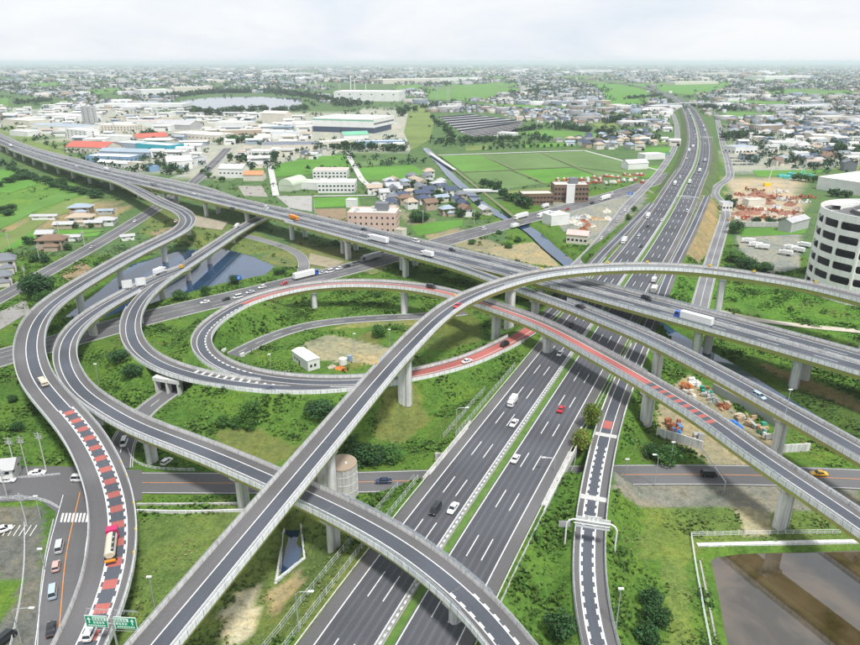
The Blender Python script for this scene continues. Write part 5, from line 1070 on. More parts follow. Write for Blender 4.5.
# ------------------------------------------------------------------ round multi-storey ramp tower, right edge
TX, TY, TR, FLH, NF = 226.0, 331.0, 29.0, 6.55, 6
e = empty('ramp_tower', (TX, TY, 0)); setp(e, 'white round multi storey vehicle ramp tower with rows of openings, right edge', 'tower')
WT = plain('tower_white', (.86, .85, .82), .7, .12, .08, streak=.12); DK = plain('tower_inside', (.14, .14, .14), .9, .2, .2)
def ring(mb, r0, r1, z0, z1, n=96, a0=0, a1=2 * math.pi):
    full = abs(a1 - a0) > 6.28; m = n if full else n + 1; vs = []
    for i in range(m):
        a = a0 + (a1 - a0) * i / n; c, s = math.cos(a), math.sin(a); vs += [(r0 * c, r0 * s, z0), (r1 * c, r1 * s, z0), (r1 * c, r1 * s, z1), (r0 * c, r0 * s, z1)]
    fs = []
    for i in range(n if full else n):
        p, q = 4 * i, 4 * ((i + 1) % m)
        for k in range(4): fs.append((p + k, p + (k + 1) % 4, q + (k + 1) % 4, q + k))
    mb.add(vs, fs)
for f in range(NF + 1):
    z = f * FLH; mb = MB(); ring(mb, TR - .5, TR, z, z + (2.8 if f < NF else 3.6)); mb.build('parapet_band', WT, e)
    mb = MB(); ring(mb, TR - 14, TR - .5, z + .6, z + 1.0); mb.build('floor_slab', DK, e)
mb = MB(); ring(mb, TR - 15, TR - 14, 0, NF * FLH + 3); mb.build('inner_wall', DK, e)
ncol = 16; off = math.radians(180 - 29.7 + 25)
for k in range(ncol):
    a = off + k * 2 * math.pi / ncol; mb = MB()
    c = column(TR * math.cos(a) * .994, TR * math.sin(a) * .994, 0, NF * FLH + .5, 1.0, 1.5, a, 4, 12); c.build('column', WT, e)
for f in range(NF):        # rounded ends of the openings: corner fillets either side of each column
    for k in range(ncol):
        for sg in (-1, 1):
            a = off + k * 2 * math.pi / ncol + sg * .026; zt = (f + 1) * FLH; zb = f * FLH + 2.8; st = 4; w = .034
            for zc, dr in ((zt, -1), (zb, 1)):
                mb = MB()
                pts = [(a, zc)] + [(a + sg * w * (1 - math.sin(t)), zc + dr * 1.1 * (1 - math.cos(t))) for t in np.linspace(0, math.pi / 2, st + 1)]
                vs = [((TR - .02) * math.cos(q), (TR - .02) * math.sin(q), z) for q, z in pts] + [((TR - .45) * math.cos(q), (TR - .45) * math.sin(q), z) for q, z in pts]; m = len(pts)
                mb.add(vs, [tuple(range(m)), tuple(range(2 * m - 1, m - 1, -1))] + [(i, (i + 1) % m, m + (i + 1) % m, m + i) for i in range(m)])
                mb.build('opening_fillet', WT, e)
mb = MB(); ring(mb, TR - 9, TR - 5, NF * FLH + 1.02, NF * FLH + 3.6, 40, math.radians(95), math.radians(150)); mb.build('roof_canopy', WT, e)
mb = MB(); ring(mb, 0.5, TR - 14, NF * FLH + .5, NF * FLH + 1.2); mb.build('roof_deck', B_('roofgrey'), e)
# ------------------------------------------------------------------ houses
HW = ['white', 'cream', 'tan', 'grey']; HR = ['dgrey', 'bluegrey', 'brown', 'navy', 'grey', 'dgrey', 'navy', 'tan']
_wallm, _roofm = {}, {}
def house_meshes(w, r, hip):
    if w not in _wallm:
        mb = MB(); mb.box(-.5, .5, -.5, .5, -.05, 1); _wallm[w] = mb.mesh('wall'); _wallm[w].materials.append(B_(w))
    if (r, hip) not in _roofm:
        mb = MB(); k = .22 if hip else .6; mb.add([(-.6, -.6, .97), (.6, -.6, .97), (.6, .6, .97), (-.6, .6, .97), (-k, 0, 1.42), (k, 0, 1.42)], [(0, 1, 5, 4), (2, 3, 4, 5), (1, 2, 5), (3, 0, 4), (3, 2, 1, 0)]); _roofm[(r, hip)] = mb.mesh('roof'); _roofm[(r, hip)].materials.append(B_(r))
    return _wallm[w], _roofm[(r, hip)]
mb = MB(); mb.box(-.5, .5, -.02, .02, 0, 1); WINM = mb.mesh('window'); WINM.materials.append(GLASS_D)
RNAME = {'dgrey': 'dark grey', 'bluegrey': 'blue grey', 'brown': 'brown', 'navy': 'dark blue', 'grey': 'grey', 'tan': 'tan'}
HOUSES = []
def house(x, y, L, W, h, rz, w, r, hip, label, group=None, detail=True, porch=True):
    e = empty('house', (float(x), float(y), float(gh(x, y))), rz); setp(e, label, 'house', group); wm, rm = house_meshes(w, r, hip)
    o = link('wall', wm, e); o.scale = (L, W, h); o = link('roof', rm, e); o.scale = (L, W, h)
    if porch: o = link('wall', wm, e); o.scale = (L * .55, W * .5, h * .5); o.location = (L * .12, -W * .62, 0); o = link('roof', rm, e); o.scale = (L * .55, W * .5, h * .5); o.location = (L * .12, -W * .62, 0)
    if detail:
        for xx in (-.3, .3):
            q = link('window', WINM, e); q.scale = (L * .2, 1, h * .2); q.location = (L * xx, -W * .5 - .03, h * .62)
            q = link('window', WINM, e); q.scale = (W * .2, 1, h * .2); q.location = (L * .5 + .03, W * xx, h * .6); q.rotation_euler.z = math.pi / 2
            q = link('window', WINM, e); q.scale = (W * .2, 1, h * .2); q.location = (-L * .5 - .03, W * xx, h * .6); q.rotation_euler.z = math.pi / 2
    HOUSES.append(e); return e
def hpx(u, v, *a, **k): q = un(u, v, 0); return house(q[0], q[1], *a, **k)
hpx(82, 213, 15, 10, 5.5, .1, 'tan', 'bluegrey', True, 'farmhouse with blue grey hip roof, farthest of the farm'); hpx(82, 224, 16, 9, 6, .1, 'cream', 'tan', True, 'large farmhouse with tan hip roof in the walled farmyard'); hpx(65, 228, 12, 7, 3.5, .1, 'tan', 'grey', False, 'low grey roofed wing left of the large farmhouse', porch=False); hpx(95, 226.5, 11, 6, 3.5, .1, 'tan', 'grey', False, 'low grey roofed wing right of the large farmhouse', porch=False)
hpx(45, 219.5, 17, 4.5, 3, .05, 'white', 'grey', False, 'long white roofed shed left of the large farmhouse', porch=False); hpx(106, 225, 13, 8, 4.5, .12, 'white', 'grey', True, 'white cottage beside the side road near the farmhouse', porch=False); hpx(54, 248, 15, 10, 6.5, .08, 'tan', 'brown', True, 'brown hip roofed two storey house in the paddy'); hpx(47, 240, 10, 7, 5, .08, 'tan', 'grey', False, 'grey roofed outbuilding behind the brown house', porch=False)
hpx(72, 240.5, 11, 5, 3, .1, 'white', 'grey', False, 'white roofed carport right of the brown house', porch=False); hpx(6, 271, 11, 9, 7.5, .5, 'cream', 'dgrey', True, 'two storey cream house with dark grey roof at left edge'); hpx(2, 284, 10, 8, 5.5, .5, 'cream', 'dgrey', True, 'lower cream house in front of the left edge house'); hpx(106, 214, 11, 4, 3, .1, 'grey', 'bluegrey', False, 'small blue green shed behind the white cottage', porch=False)
hpx(3, 478, 8, 6, 4.5, .2, 'white', 'grey', False, 'small white building by the junction at left edge', porch=False); hpx(128, 240, 8, 4, 3, .5, 'white', 'grey', False, 'small white hut between the side road and the outer ramp', porch=False)
ordw = lambda i: ['first', 'second', 'third', 'fourth', 'fifth', 'sixth', 'seventh', 'eighth', 'ninth', 'tenth', 'eleventh', 'twelfth', 'thirteenth', 'fourteenth', 'fifteenth', 'sixteenth', 'seventeenth', 'eighteenth', 'nineteenth', 'twentieth'][i] if i < 20 else f'{i + 1}th'
def cluster(px, n, sp, what, group, detail, big=1.0, angle=.3):
    poly = polyw(px, 0); lo, hi = poly.min(0), poly.max(0); pts = []; tries = 0
    while len(pts) < n and tries < 6000:
        tries += 1; q = rng.uniform(lo, hi)
        if not inpoly(q[None], poly)[0] or any((abs(q[0] - p_[0]) < sp and abs(q[1] - p_[1]) < sp * 1.1) for p_ in pts): continue
        if near(q[None], CANAL, lim=40)[0][0] < 12: continue
        pts.append(q)
    spec = [(q, random.choice(HW[:3] if random.random() < .85 else HW), random.choice(HR)) for q in pts]; spec.sort(key=lambda t: pr(t[0][0], t[0][1], 0)[0]); cnt = {}
    for q, w, r in spec:
        k = (w, r); i = cnt.get(k, 0); cnt[k] = i + 1
        house(q[0], q[1], rng.uniform(8, 13) * big, rng.uniform(6.5, 9) * big, rng.uniform(4.5, 6.8) * big, angle + rng.normal() * .12 + (math.pi / 2 if rng.random() < .35 else 0), w, r, rng.random() < .55, f'{w} house, {RNAME[r]} roof, {what}, {ordw(i)} such from left', group, detail, rng.random() < .5)
cluster([(388, 184), (432, 176), (486, 214), (462, 219), (398, 206)], 36, 14, 'among the canal side houses', 'houses beside the canal', True, 1, .35)
cluster([(372, 190), (392, 188), (398, 207), (382, 208)], 8, 13, 'right of the farm road', 'houses right of the farm road', True, 1, .2)
cluster([(500, 101), (520, 93), (560, 92), (602, 100), (596, 104.5), (510, 104.5)], 46, 17, 'in the village amid the far fields', 'houses of the far village', False, 1.15)
cluster([(556, 142), (645, 132), (655, 147), (605, 150.5), (590, 149.5), (560, 146)], 44, 14, 'above the right end of the paddies', 'houses above the paddies', False, 1.05)
cluster([(480, 109), (560, 112), (602, 120), (590, 127), (520, 121)], 40, 16, 'behind the solar farm', 'houses behind the solar farm', False, 1.1)
cluster([(730, 121), (860, 126), (862, 140), (770, 137), (735, 131)], 44, 16, 'in the suburb above the supermarket', 'houses above the supermarket', False, 1.15)
cluster([(815, 146), (843, 147), (838, 163), (760, 168), (790, 160)], 16, 14, 'right of the car park', 'houses right of the car park', False, 1.1)
cluster([(300, 163), (318, 156), (330, 152), (300, 154)], 5, 14, 'behind the bright paddy', 'houses behind the paddy', False)
# distant town: thousands of roofs that read as one mass
def far_town():
    n0 = 60000; v = 63.6 + 70 * rng.random(n0) ** 2.3; u = rng.uniform(-25, 885, n0)
    xy = np.array([un(a, b, 0) for a, b in zip(u, v)]); keep = xy[:, 1] < 24000
    # even density in plan, thinning where the plain is farmed
    cl = np.sin(xy[:, 0] / 170 + 1.5 * np.sin(xy[:, 1] / 390)) * np.sin(xy[:, 1] / 310 + 1.2 * np.sin(xy[:, 0] / 260)) + .5 * np.sin(xy[:, 0] / 67 + xy[:, 1] / 91)
    keep &= (cl > -.35)
    for px, mi, lab in fields: keep[keep] &= ~inpoly(xy[keep], grow(polyw(px, 0), 12))
    for poly in ([(170, 93), (320, 93), (320, 114), (180, 114)], [(430, 112), (530, 114), (530, 142), (430, 142)], [(0, 108), (215, 112), (410, 100), (410, 160), (0, 160)], [(330, 84), (402, 84), (402, 105), (330, 105)]): keep &= ~inpoly(xy, polyw(poly, 0))
    keep &= ~((near(xy, KAN, None, None, 60)[0] < 36) | (near(xy, ORO, None, None, 40)[0] < 14) | (near(xy, PRO, None, None, 40)[0] < 14) | (near(xy, CANAL, None, None, 40)[0] < 16) | (near(xy, KEN, None, None, 60)[0] < 36))
    hx = np.array([h.location[:2] for h in HOUSES])
    keep &= (v < 150)
    xy = xy[keep]; far = xy[:, 1]
    ok = np.ones(len(xy), bool); cell = {}
    for i, q in enumerate(xy):
        s = 13 + far[i] / 260; kx = (int(q[0] / s), int(q[1] / s), int(math.log(max(far[i], 1)) * 3))
        if kx in cell: ok[i] = False
        else: cell[kx] = 1
    xy = xy[ok]; far = far[ok]
    if len(xy) > 11000: s = rng.choice(len(xy), 11000, False); xy, far = xy[s], far[s]
    n = len(xy); big = rng.random(n) < .09
    g = np.clip(far / 3600, .9, 2.6); L = np.where(big, rng.uniform(22, 60, n), rng.uniform(8, 13, n)) * g; W = np.where(big, rng.uniform(15, 34, n), rng.uniform(6.5, 9, n)) * g; h = np.where(big, rng.uniform(7, 14, n), rng.uniform(4.5, 7, n)) * np.clip(far / 3000, 1, 1.8)
    a = rng.normal(.3, .2, n); ca, sa = np.cos(a), np.sin(a); rh = np.where(big, .04, .36) * h
    loc = np.array([(-1, -1, 0), (1, -1, 0), (1, 1, 0), (-1, 1, 0), (-1, -1, 1), (1, -1, 1), (1, 1, 1), (-1, 1, 1), (-1, 0, 2), (1, 0, 2)], float)
    V = np.zeros((n, 10, 3))
    for k, (lx, ly, lz) in enumerate(loc):
        X, Y = lx * L / 2, ly * W / 2; V[:, k, 0] = xy[:, 0] + X * ca - Y * sa; V[:, k, 1] = xy[:, 1] + X * sa + Y * ca; V[:, k, 2] = -.2 if lz == 0 else (h if lz == 1 else h + rh)
    fq = np.array([(0, 1, 5, 4), (1, 2, 6, 5), (2, 3, 7, 6), (3, 0, 4, 7), (4, 5, 9, 8), (6, 7, 8, 9), (5, 6, 9, 9), (7, 4, 8, 8)])
    Fm = (np.arange(n)[:, None, None] * 10 + fq[None]).reshape(-1, 4)
    wc = np.array([BC['white'], BC['cream'], BC['grey'], BC['tan'], BC['bluegrey'], BC['grey']])[rng.integers(0, 6, n)] * rng.uniform(.45, .95, (n, 1))
    rc = np.array([BC['dgrey'], BC['bluegrey'], BC['brown'], BC['grey'], BC['bluegrey'], BC['dgrey'], BC['navy']])[rng.integers(0, 7, n)] * rng.uniform(.8, 1.2, (n, 1)); rc[big] = np.array([BC['white'], BC['roofgrey'], BC['bluegrey']])[rng.integers(0, 3, big.sum())] * rng.uniform(.7, 1.1, (big.sum(), 1))
    C = np.zeros((n, 8, 3)); C[:, :4] = wc[:, None]; C[:, 4:6] = rc[:, None]; C[:, 6:] = wc[:, None]
    # triangles for gable ends are degenerate quads: write them as separate tri mesh rows
    quads = Fm.reshape(n, 8, 4)[:, :6].reshape(-1, 4); tris = Fm.reshape(n, 8, 4)[:, 6:, :3].reshape(-1, 3)
    Vf = V.reshape(-1, 3); t1 = quads[:, [0, 1, 2]]; t2 = quads[:, [0, 2, 3]]; Cq = C[:, :6].reshape(-1, 3)
    me = np_mesh('far_town', Vf, np.vstack([t1, t2, tris]), np.vstack([Cq, Cq, C[:, 6:].reshape(-1, 3)]))
    setp(link('far_town', me, None, HOUSE), 'distant town of countless pale buildings spreading over the plain to the horizon', 'town', None, 'stuff')
    # trees among the distant houses
    m = min(9000, n); s = rng.choice(n, m, False)
    for i in s:
        k = np.clip(far[i] / 1600, .8, 3.5); scatter_clump(xy[i, 0] + rng.normal() * 18 * k, xy[i, 1] + rng.normal() * 18 * k, 8 * min(k, 1.8), 13 * k, int(rng.integers(1e6)), 12)
far_town()
FPOLY = [(polyw(px, 0), min(p_[1] for p_ in px)) for px, mi, lab in fields]; FBOX = [(a.min(0), a.max(0)) for a, _ in FPOLY]
def infield(q, vmin=0):
    return any(v_ > vmin and lo[0] <= q[0] <= hi[0] and lo[1] <= q[1] <= hi[1] and inpoly(q[None], a)[0] for (a, v_), (lo, hi) in zip(FPOLY, FBOX))
PL1, PL2, PL3, PL4, PL5 = polyw([(178, 97), (305, 97), (305, 111), (178, 111)], 0), polyw([(435, 112), (530, 114), (530, 140), (440, 140)], 0), polyw([(430, 148), (660, 146), (665, 180), (560, 190), (490, 196), (430, 160)], 0), polyw([(540, 200), (650, 188), (640, 215), (590, 248), (560, 240)], 0), polyw([(30, 205), (120, 205), (120, 232), (30, 252)], 0)
def belt_trees():
    n = 0
    while n < 1500:
        u, v = rng.uniform(-10, 870), 96 + 78 * rng.random() ** 1.2; q = un(u, v, 0)
        if infield(q) or inpoly(q[None], PL1)[0] or inpoly(q[None], PL2)[0]: n += .2; continue
        if inpoly(q[None], PL3)[0]: n += .2; continue
        if u < 410 and v < 160 and rng.random() < .72: n += .3; continue
        if min(near(q[None], p_, None, None, 50)[0][0] for p_ in (KAN, KEN, PRO, ORO, NRO, CANAL, MRO)) < 24: continue
        for _ in range(int(rng.integers(1, 5))):
            k = rng.uniform(.7, 1.3); scatter_clump(q[0] + rng.normal() * 9, q[1] + rng.normal() * 6, 7 * k, 9 * k, int(rng.integers(1e6)), 20)
        n += 1
belt_trees(); emit_far_wood()
def mid_scrub():
    n = 0; A, B2, C2 = [], [], []; nv3 = 0
    while n < 1300:
        u, v = rng.uniform(-10, 700), rng.uniform(176, 300); q = un(u, v, 0); n += .25
        if q[0] > -235 and q[1] < 425 and rng.random() < .9: continue
        if infield(q, 150): continue
        if min(near(q[None], p_, None, None, 40)[0][0] for p_ in (NRO, MRO, PRO, ORO, XRO, CANAL)) < 12 or near(q[None], KAN, None, None, 40)[0][0] < 27 or near(q[None], KRA, None, None, 40)[0][0] < 12 or near(q[None], LOO, LOO_E0, None, 40)[0][0] < 12 or inpoly(q[None], grow(POND_L, 1))[0]: continue
        if inpoly(q[None], PL4)[0] or inpoly(q[None], PL5)[0]: continue
        if math.sin(q[0] / 23 + 2 * math.sin(q[1] / 41)) + math.sin(q[1] / 31) < -.2: continue
        s = rng.uniform(.7, 2.4); V_, F_, C_ = crown_arrays(int(rng.integers(1e6)), 24, s * 1.3, s * .7, .32 * s, 5, cr=.5); A.append(V_ + np.array([q[0], q[1], gh(*q) + s * .35])); B2.append(F_ + nv3); nv3 += len(V_); C2.append(np.clip(C_, .5, 1.6) * np.array([.07, .125, .028]) * rng.uniform(.55, 1.5)); n += .75
    setp(link('undergrowth', np_mesh('undergrowth', np.vstack(A), np.vstack(B2), np.vstack(C2)), None, LEAF), 'low green scrub dotted over the open ground behind the ramps', 'undergrowth', None, 'stuff')
mid_scrub()
for _k, (px, c, lab) in enumerate((([(150, 232), (176, 226), (184, 236), (160, 244)], (.24, .19, .11), 'bare earth plot inside the sharp ramp bend'), ([(196, 216), (228, 222), (222, 230), (190, 226)], (.33, .29, .22), 'gravel plot under the elevated expressway, left'), ([(310, 253), (345, 262), (330, 268), (308, 264)], (.30, .26, .18), 'gravel plot under the elevated expressway, middle'), ([(355, 259), (392, 268), (372, 275), (350, 268)], (.17, .19, .075), 'dry grass plot under the elevated expressway'), ([(238, 186), (262, 186), (268, 197), (244, 196)], (.30, .28, .25), 'paved yard beside the orange roofed shed'), ([(276, 196), (312, 196), (312, 212), (290, 208)], (.34, .33, .31), 'paved yard in front of the gymnasium'), ([(313, 209), (346, 208.5), (347, 222), (318, 216)], (.24, .18, .11), 'brown ploughed plot behind the elevated expressway'), ([(60, 274), (82, 262), (92, 268), (70, 283)], (.26, .19, .11), 'bare earth strip beside the outer ramp'), ([(0, 312), (26, 300), (30, 312), (0, 330)], (.26, .25, .235), 'paved plot left of the large dark tree'))):
    a = polyw(px, 0); sheet('plot', a, .09 + .01 * (_k % 3), plain('plot_ground', c, .95, .4, .15), lab)
# ------------------------------------------------------------------ smaller works and sheds filling the industrial belt
def sheds(px, n, what, group, smin, smax, sp=26):
    poly = polyw(px, 0); lo, hi = poly.min(0), poly.max(0); pts = []; occ = [np.array(o.matrix_basis.translation[:2]) for o in col.objects if o.parent is None and o.name.startswith(('factory', 'warehouse', 'office', 'apartment', 'hall', 'school', 'gymn'))]
    occ_box = []
    for o in col.objects:
        if o.parent is None and o.type == 'EMPTY' and o.name.split('.')[0] in ('factory_building', 'warehouse', 'office', 'apartment_block', 'hall', 'school_building', 'gymnasium', 'tower', 'office_building'):
            w = [c for c in o.children if c.name.startswith('wall')]
            if w: d = w[0].data.vertices; X = max(v.co.x for v in d); Y = max(v.co.y for v in d); occ_box.append((o.location.x, o.location.y, o.rotation_euler.z, X, Y))
    t = 0
    while len(pts) < n and t < 4000:
        t += 1; q = rng.uniform(lo, hi); L = rng.uniform(smin, smax); W = L * rng.uniform(.4, .8)
        if not inpoly(q[None], poly)[0]: continue
        if any(np.linalg.norm(q - p_[0]) < (L + p_[1]) * .5 for p_ in pts): continue
        bad = False
        for x, y, rz, X, Y in occ_box:
            dx, dy = q[0] - x, q[1] - y; lx, ly = dx * math.cos(rz) + dy * math.sin(rz), -dx * math.sin(rz) + dy * math.cos(rz)
            if -L * .55 < lx < X + L * .55 and -W * .6 < ly < Y + W * .6: bad = True; break
        if bad or min(near(q[None], p_, None, None, 60)[0][0] for p_ in (KEN, MRO, QRA)) < 18 + L / 2: continue
        pts.append((q, L, W))
    spec = [(q, L, W, random.choice(('white', 'cream', 'white', 'white', 'bluegrey')), random.choice(('white', 'roofgrey', 'white', 'white', 'cream', 'bluegrey', 'tan', 'white', 'grey'))) for q, L, W in pts]; spec.sort(key=lambda s: pr(s[0][0], s[0][1], 0)[0]); cnt = {}
    for q, L, W, w, r in spec:
        i = cnt.get((w, r), 0); cnt[(w, r)] = i + 1
        e = empty('shed', (float(q[0]), float(q[1]), 0), .05 + rng.normal() * .12); setp(e, f'{w} shed, {r} roof, {what}, {ordw(i)} such from left', 'shed', group); h = rng.uniform(5, 9); g = rng.random() < .6
        wm, rm = shed_mesh(w, r, g); o = link('wall', wm, e); o.scale = (L, W, h); o = link('roof', rm, e); o.scale = (L, W, h)
        o = link('window', WINM, e); o.scale = (L * .7, 1, h * .16); o.location = (0, -W / 2 - .04, h * .6)
        o = link('shutter_door', WINM, e); o.scale = (4, 1, h * .5); o.location = (L * .3, -W / 2 - .06, 0)
_shm = {}
def shed_mesh(w, r, g):
    if ('w', w) not in _shm: mb = MB(); mb.box(-.5, .5, -.5, .5, -.05, 1); m = mb.mesh('wall'); m.materials.append(B_(w)); _shm[('w', w)] = m
    if (r, g) not in _shm:
        mb = MB()
        if g: mb.add([(-.52, -.54, .98), (.52, -.54, .98), (.52, .54, .98), (-.52, .54, .98), (-.52, 0, 1.22), (.52, 0, 1.22)], [(0, 1, 5, 4), (2, 3, 4, 5), (1, 2, 5), (3, 0, 4), (3, 2, 1, 0)])
        else: mb.box(-.51, .51, -.52, .52, 1.0, 1.05)
        m = mb.mesh('roof'); m.materials.append(B_(r)); _shm[(r, g)] = m
    return _shm[('w', w)], _shm[(r, g)]
sheds([(0, 108), (60, 104), (215, 113), (300, 116), (300, 128), (215, 165), (195, 180), (140, 172), (90, 162), (66, 142), (0, 128)], 120, 'in the left factory district', 'sheds of the left factory district', 14, 40)
sheds([(215, 130), (310, 125), (312, 160), (330, 150), (405, 142), (400, 150), (310, 158), (225, 178)], 40, 'near the solar roof', 'sheds near the solar roof', 10, 26)
sheds([(735, 132), (860, 140), (862, 165), (770, 168), (735, 160)], 30, 'around the supermarket', 'sheds around the supermarket', 10, 24)
sheds([(640, 110), (690, 118), (676, 150), (650, 165), (600, 152)], 14, 'left of the far expressway', 'sheds left of the far expressway', 10, 20)
# ------------------------------------------------------------------ vehicles
def paint(name, c, rough=.3): 
    m = MATS.get('paint_' + name)
    if m: return m
    m = plain('paint_' + name, c, rough, .08, 1.5, 0, .5); m.node_tree.nodes['Principled BSDF'].inputs['Coat Weight'].default_value = .4; return m
PC = {'white': (.80, .80, .79), 'silver': (.50, .53, .56), 'black': (.015, .016, .02), 'navy': (.02, .035, .09), 'red': (.50, .015, .03), 'yellow': (.85, .45, .01), 'grey': (.18, .19, .20), 'blue': (.03, .10, .45), 'pink': (.55, .36, .33), 'beige': (.55, .49, .38), 'green': (.04, .25, .14), 'crimson': (.45, .01, .10), 'lightblue': (.38, .48, .58), 'orange': (.75, .25, .02)}
LIGHT_F = plain('lamp_lens', (.8, .8, .75), .2, .05); LIGHT_R = plain('tail_lens', (.5, .02, .01), .3, .05); RIM = plain('wheel_rim', (.45, .45, .46), .35, .1, 2, .6)
def loft(mb, secs):
    """secs: list of (x, [(y, z)...]) rings of equal length"""
    n = len(secs[0][1]); k = len(mb.v)
    for x, r in secs: mb.v += [(x, y, z) for y, z in r]
    for i in range(len(secs) - 1): mb.f += [(k + i * n + j, k + i * n + (j + 1) % n, k + (i + 1) * n + (j + 1) % n, k + (i + 1) * n + j) for j in range(n)]
    mb.f.append(tuple(k + j for j in range(n - 1, -1, -1))); e = k + (len(secs) - 1) * n; mb.f.append(tuple(e + j for j in range(n)))
def rr(w, z0, z1, b=.12): return [(-w / 2 + b, z0), (w / 2 - b, z0), (w / 2, z0 + b), (w / 2, z1 - b), (w / 2 - b, z1), (-w / 2 + b, z1), (-w / 2, z1 - b), (-w / 2, z0 + b)]
WHEEL = {}
def wheel_mesh(r, w):
    if (r, w) not in WHEEL:
        mb = MB(); mb.tube((0, -w / 2, 0), (0, w / 2, 0), r, r, 14); a = mb.mesh('tyre'); a.materials.append(TYRE)
        mb = MB(); mb.tube((0, -w / 2 - .015, 0), (0, w / 2 + .015, 0), r * .6, r * .6, 10); b = mb.mesh('rim'); b.materials.append(RIM); WHEEL[(r, w)] = (a, b)
    return WHEEL[(r, w)]
VM = {}
def parts_of(kind, c, c2='white'):
    key = (kind, c, c2)
    if key in VM: return VM[key]
    out = []                                   # (name, mesh, location)
    def add(name, mb, mat): me = mb.mesh(name); me.materials.append(mat); out.append((name, me, (0, 0, 0)))
    P1 = paint(c, PC[c]); P2 = paint(c2, PC[c2])
    def wheels(xs, y, r, w):
        a, b = wheel_mesh(r, w)
        for x in xs:
            for s in (-1, 1): out.append(('wheel', a, (x, s * y, r))); out.append(('rim', b, (x, s * y, r)))
    if kind in ('saloon', 'hatch', 'wagon', 'van'):
        L, W, H, belt = {'saloon': (4.6, 1.75, 1.42, .92), 'hatch': (4.0, 1.7, 1.5, .95), 'wagon': (4.6, 1.74, 1.62, 1.0), 'van': (4.7, 1.75, 1.95, 1.1)}[kind]; h = L / 2; mb = MB()
        hood = {'saloon': 1.15, 'hatch': .95, 'wagon': 1.0, 'van': .55}[kind]; tail = {'saloon': .95, 'hatch': .12, 'wagon': .12, 'van': .06}[kind]
        loft(mb, [(-h, rr(W * .86, .4, belt - .14)), (-h + .12, rr(W * .96, .28, belt - .02)), (-h + .6, rr(W, .22, belt)), (h - hood - .3, rr(W, .22, belt)), (h - hood * .5, rr(W * .98, .22, belt - .08)), (h - .15, rr(W * .92, .28, belt - .22)), (h, rr(W * .8, .36, belt - .32))]); mb.smooth = False; add('body', mb, P1)
        mb = MB(); x0, x1 = -h + tail, h - hood; t0, t1 = x0 + (.55 if kind == 'saloon' else .3), x1 - (.75 if kind != 'van' else .55)
        gb, gt = W * .46, W * .38
        mb.add([(x0, -gb, belt - .03), (x1, -gb, belt - .03), (x1, gb, belt - .03), (x0, gb, belt - .03), (t0, -gt, H - .06), (t1, -gt, H - .06), (t1, gt, H - .06), (t0, gt, H - .06)], [(3, 2, 1, 0), (4, 5, 6, 7), (0, 1, 5, 4), (1, 2, 6, 5), (2, 3, 7, 6), (3, 0, 4, 7)]); add('windows', mb, GLASS_D)
        mb = MB(); loft(mb, [(t0 - .05, rr(gt * 1.9, H - .07, H - .02, .02)), (t0 + .25, rr(gt * 2.06, H - .08, H + .03, .03)), (t1 - .25, rr(gt * 2.06, H - .08, H + .02, .03)), (t1 + .05, rr(gt * 1.9, H - .08, H - .02, .02))]); add('roof', mb, P1)
        mb = MB()
        for s in (-1, 1):
            for xa, xb in ((x1 - .04, t1), (x0 + .04, t0), ((x0 + x1) / 2 + .05, (t0 + t1) / 2)): mb.tube((xa, s * (gb + .005), belt - .02), (xb, s * (gt + .01), H - .05), .045, .045, 5)
        me_p = mb.mesh('pillars'); me_p.materials.append(P1); out.append(('pillars', me_p, (0, 0, 0)))
        for s in (-1, 1):
            mb = MB(); mb.box(h - .12, h - .02, s * W * .32 - .16, s * W * .32 + .16, belt - .42, belt - .28); add('headlight', mb, LIGHT_F)
            mb = MB(); mb.box(-h - .01, -h + .08, s * W * .34 - .14, s * W * .34 + .14, belt - .34, belt - .18); add('tail_light', mb, LIGHT_R)
        wheels((h - .85, -h + .8), W / 2 - .1, .32, .2)
    else:
        tot, cabL, W, boxH = {'lorry': (8.2, 1.9, 2.3, 3.2), 'semi': (15.5, 2.3, 2.5, 3.8), 'tanker': (10.5, 2.2, 2.5, 3.0), 'flatbed': (6.4, 1.8, 2.1, 1.5), 'boxvan': (5.6, 1.6, 1.95, 2.7)}[kind]; h = tot / 2; cz = {'lorry': 2.6, 'semi': 3.2, 'tanker': 2.9, 'flatbed': 2.1, 'boxvan': 2.2}[kind]
        mb = MB(); loft(mb, [(h - cabL, rr(W, .5, cz)), (h - .35, rr(W, .5, cz)), (h - .02, rr(W * .97, .5, cz * .62)), (h, rr(W * .95, .55, cz * .45))]); add('cab', mb, P1)
        mb = MB(); q = cz * .62; mb.add([(h - .33, -W * .45, cz - .12), (h - .33, W * .45, cz - .12), (h + .0, W * .45, q), (h + .0, -W * .45, q)], [(0, 1, 2, 3)]); add('windscreen', mb, GLASS_D)
        for s in (-1, 1): mb = MB(); mb.box(h - cabL * .75, h - .45, s * (W / 2 + .005) - .01, s * (W / 2 + .005) + .01, cz * .6, cz - .2); add('side_window', mb, GLASS_D)
        mb = MB(); mb.box(-h, h - .3, -.5, .5, .55, .85); add('chassis', mb, paint('grey', PC['grey']))
        bx0, bx1 = -h, h - cabL - .25
        if kind in ('lorry', 'semi', 'boxvan'): mb = MB(); loft(mb, [(bx0, rr(W, .95, boxH, .06)), (bx1, rr(W, .95, boxH, .06))]); add('cargo_box', mb, P2)
        elif kind == 'tanker':
            mb = MB(); n = 14; rng_ = [(math.cos(2 * math.pi * i / n) * W * .47, 1.9 + math.sin(2 * math.pi * i / n) * 1.0) for i in range(n)]; sm = [(y * .75, 1.9 + (z - 1.9) * .75) for y, z in rng_]
            loft(mb, [(bx0 + .5, sm), (bx0 + .8, rng_), (bx1 - .3, rng_), (bx1, sm)]); add('tank', mb, paint('beige', PC['beige']))
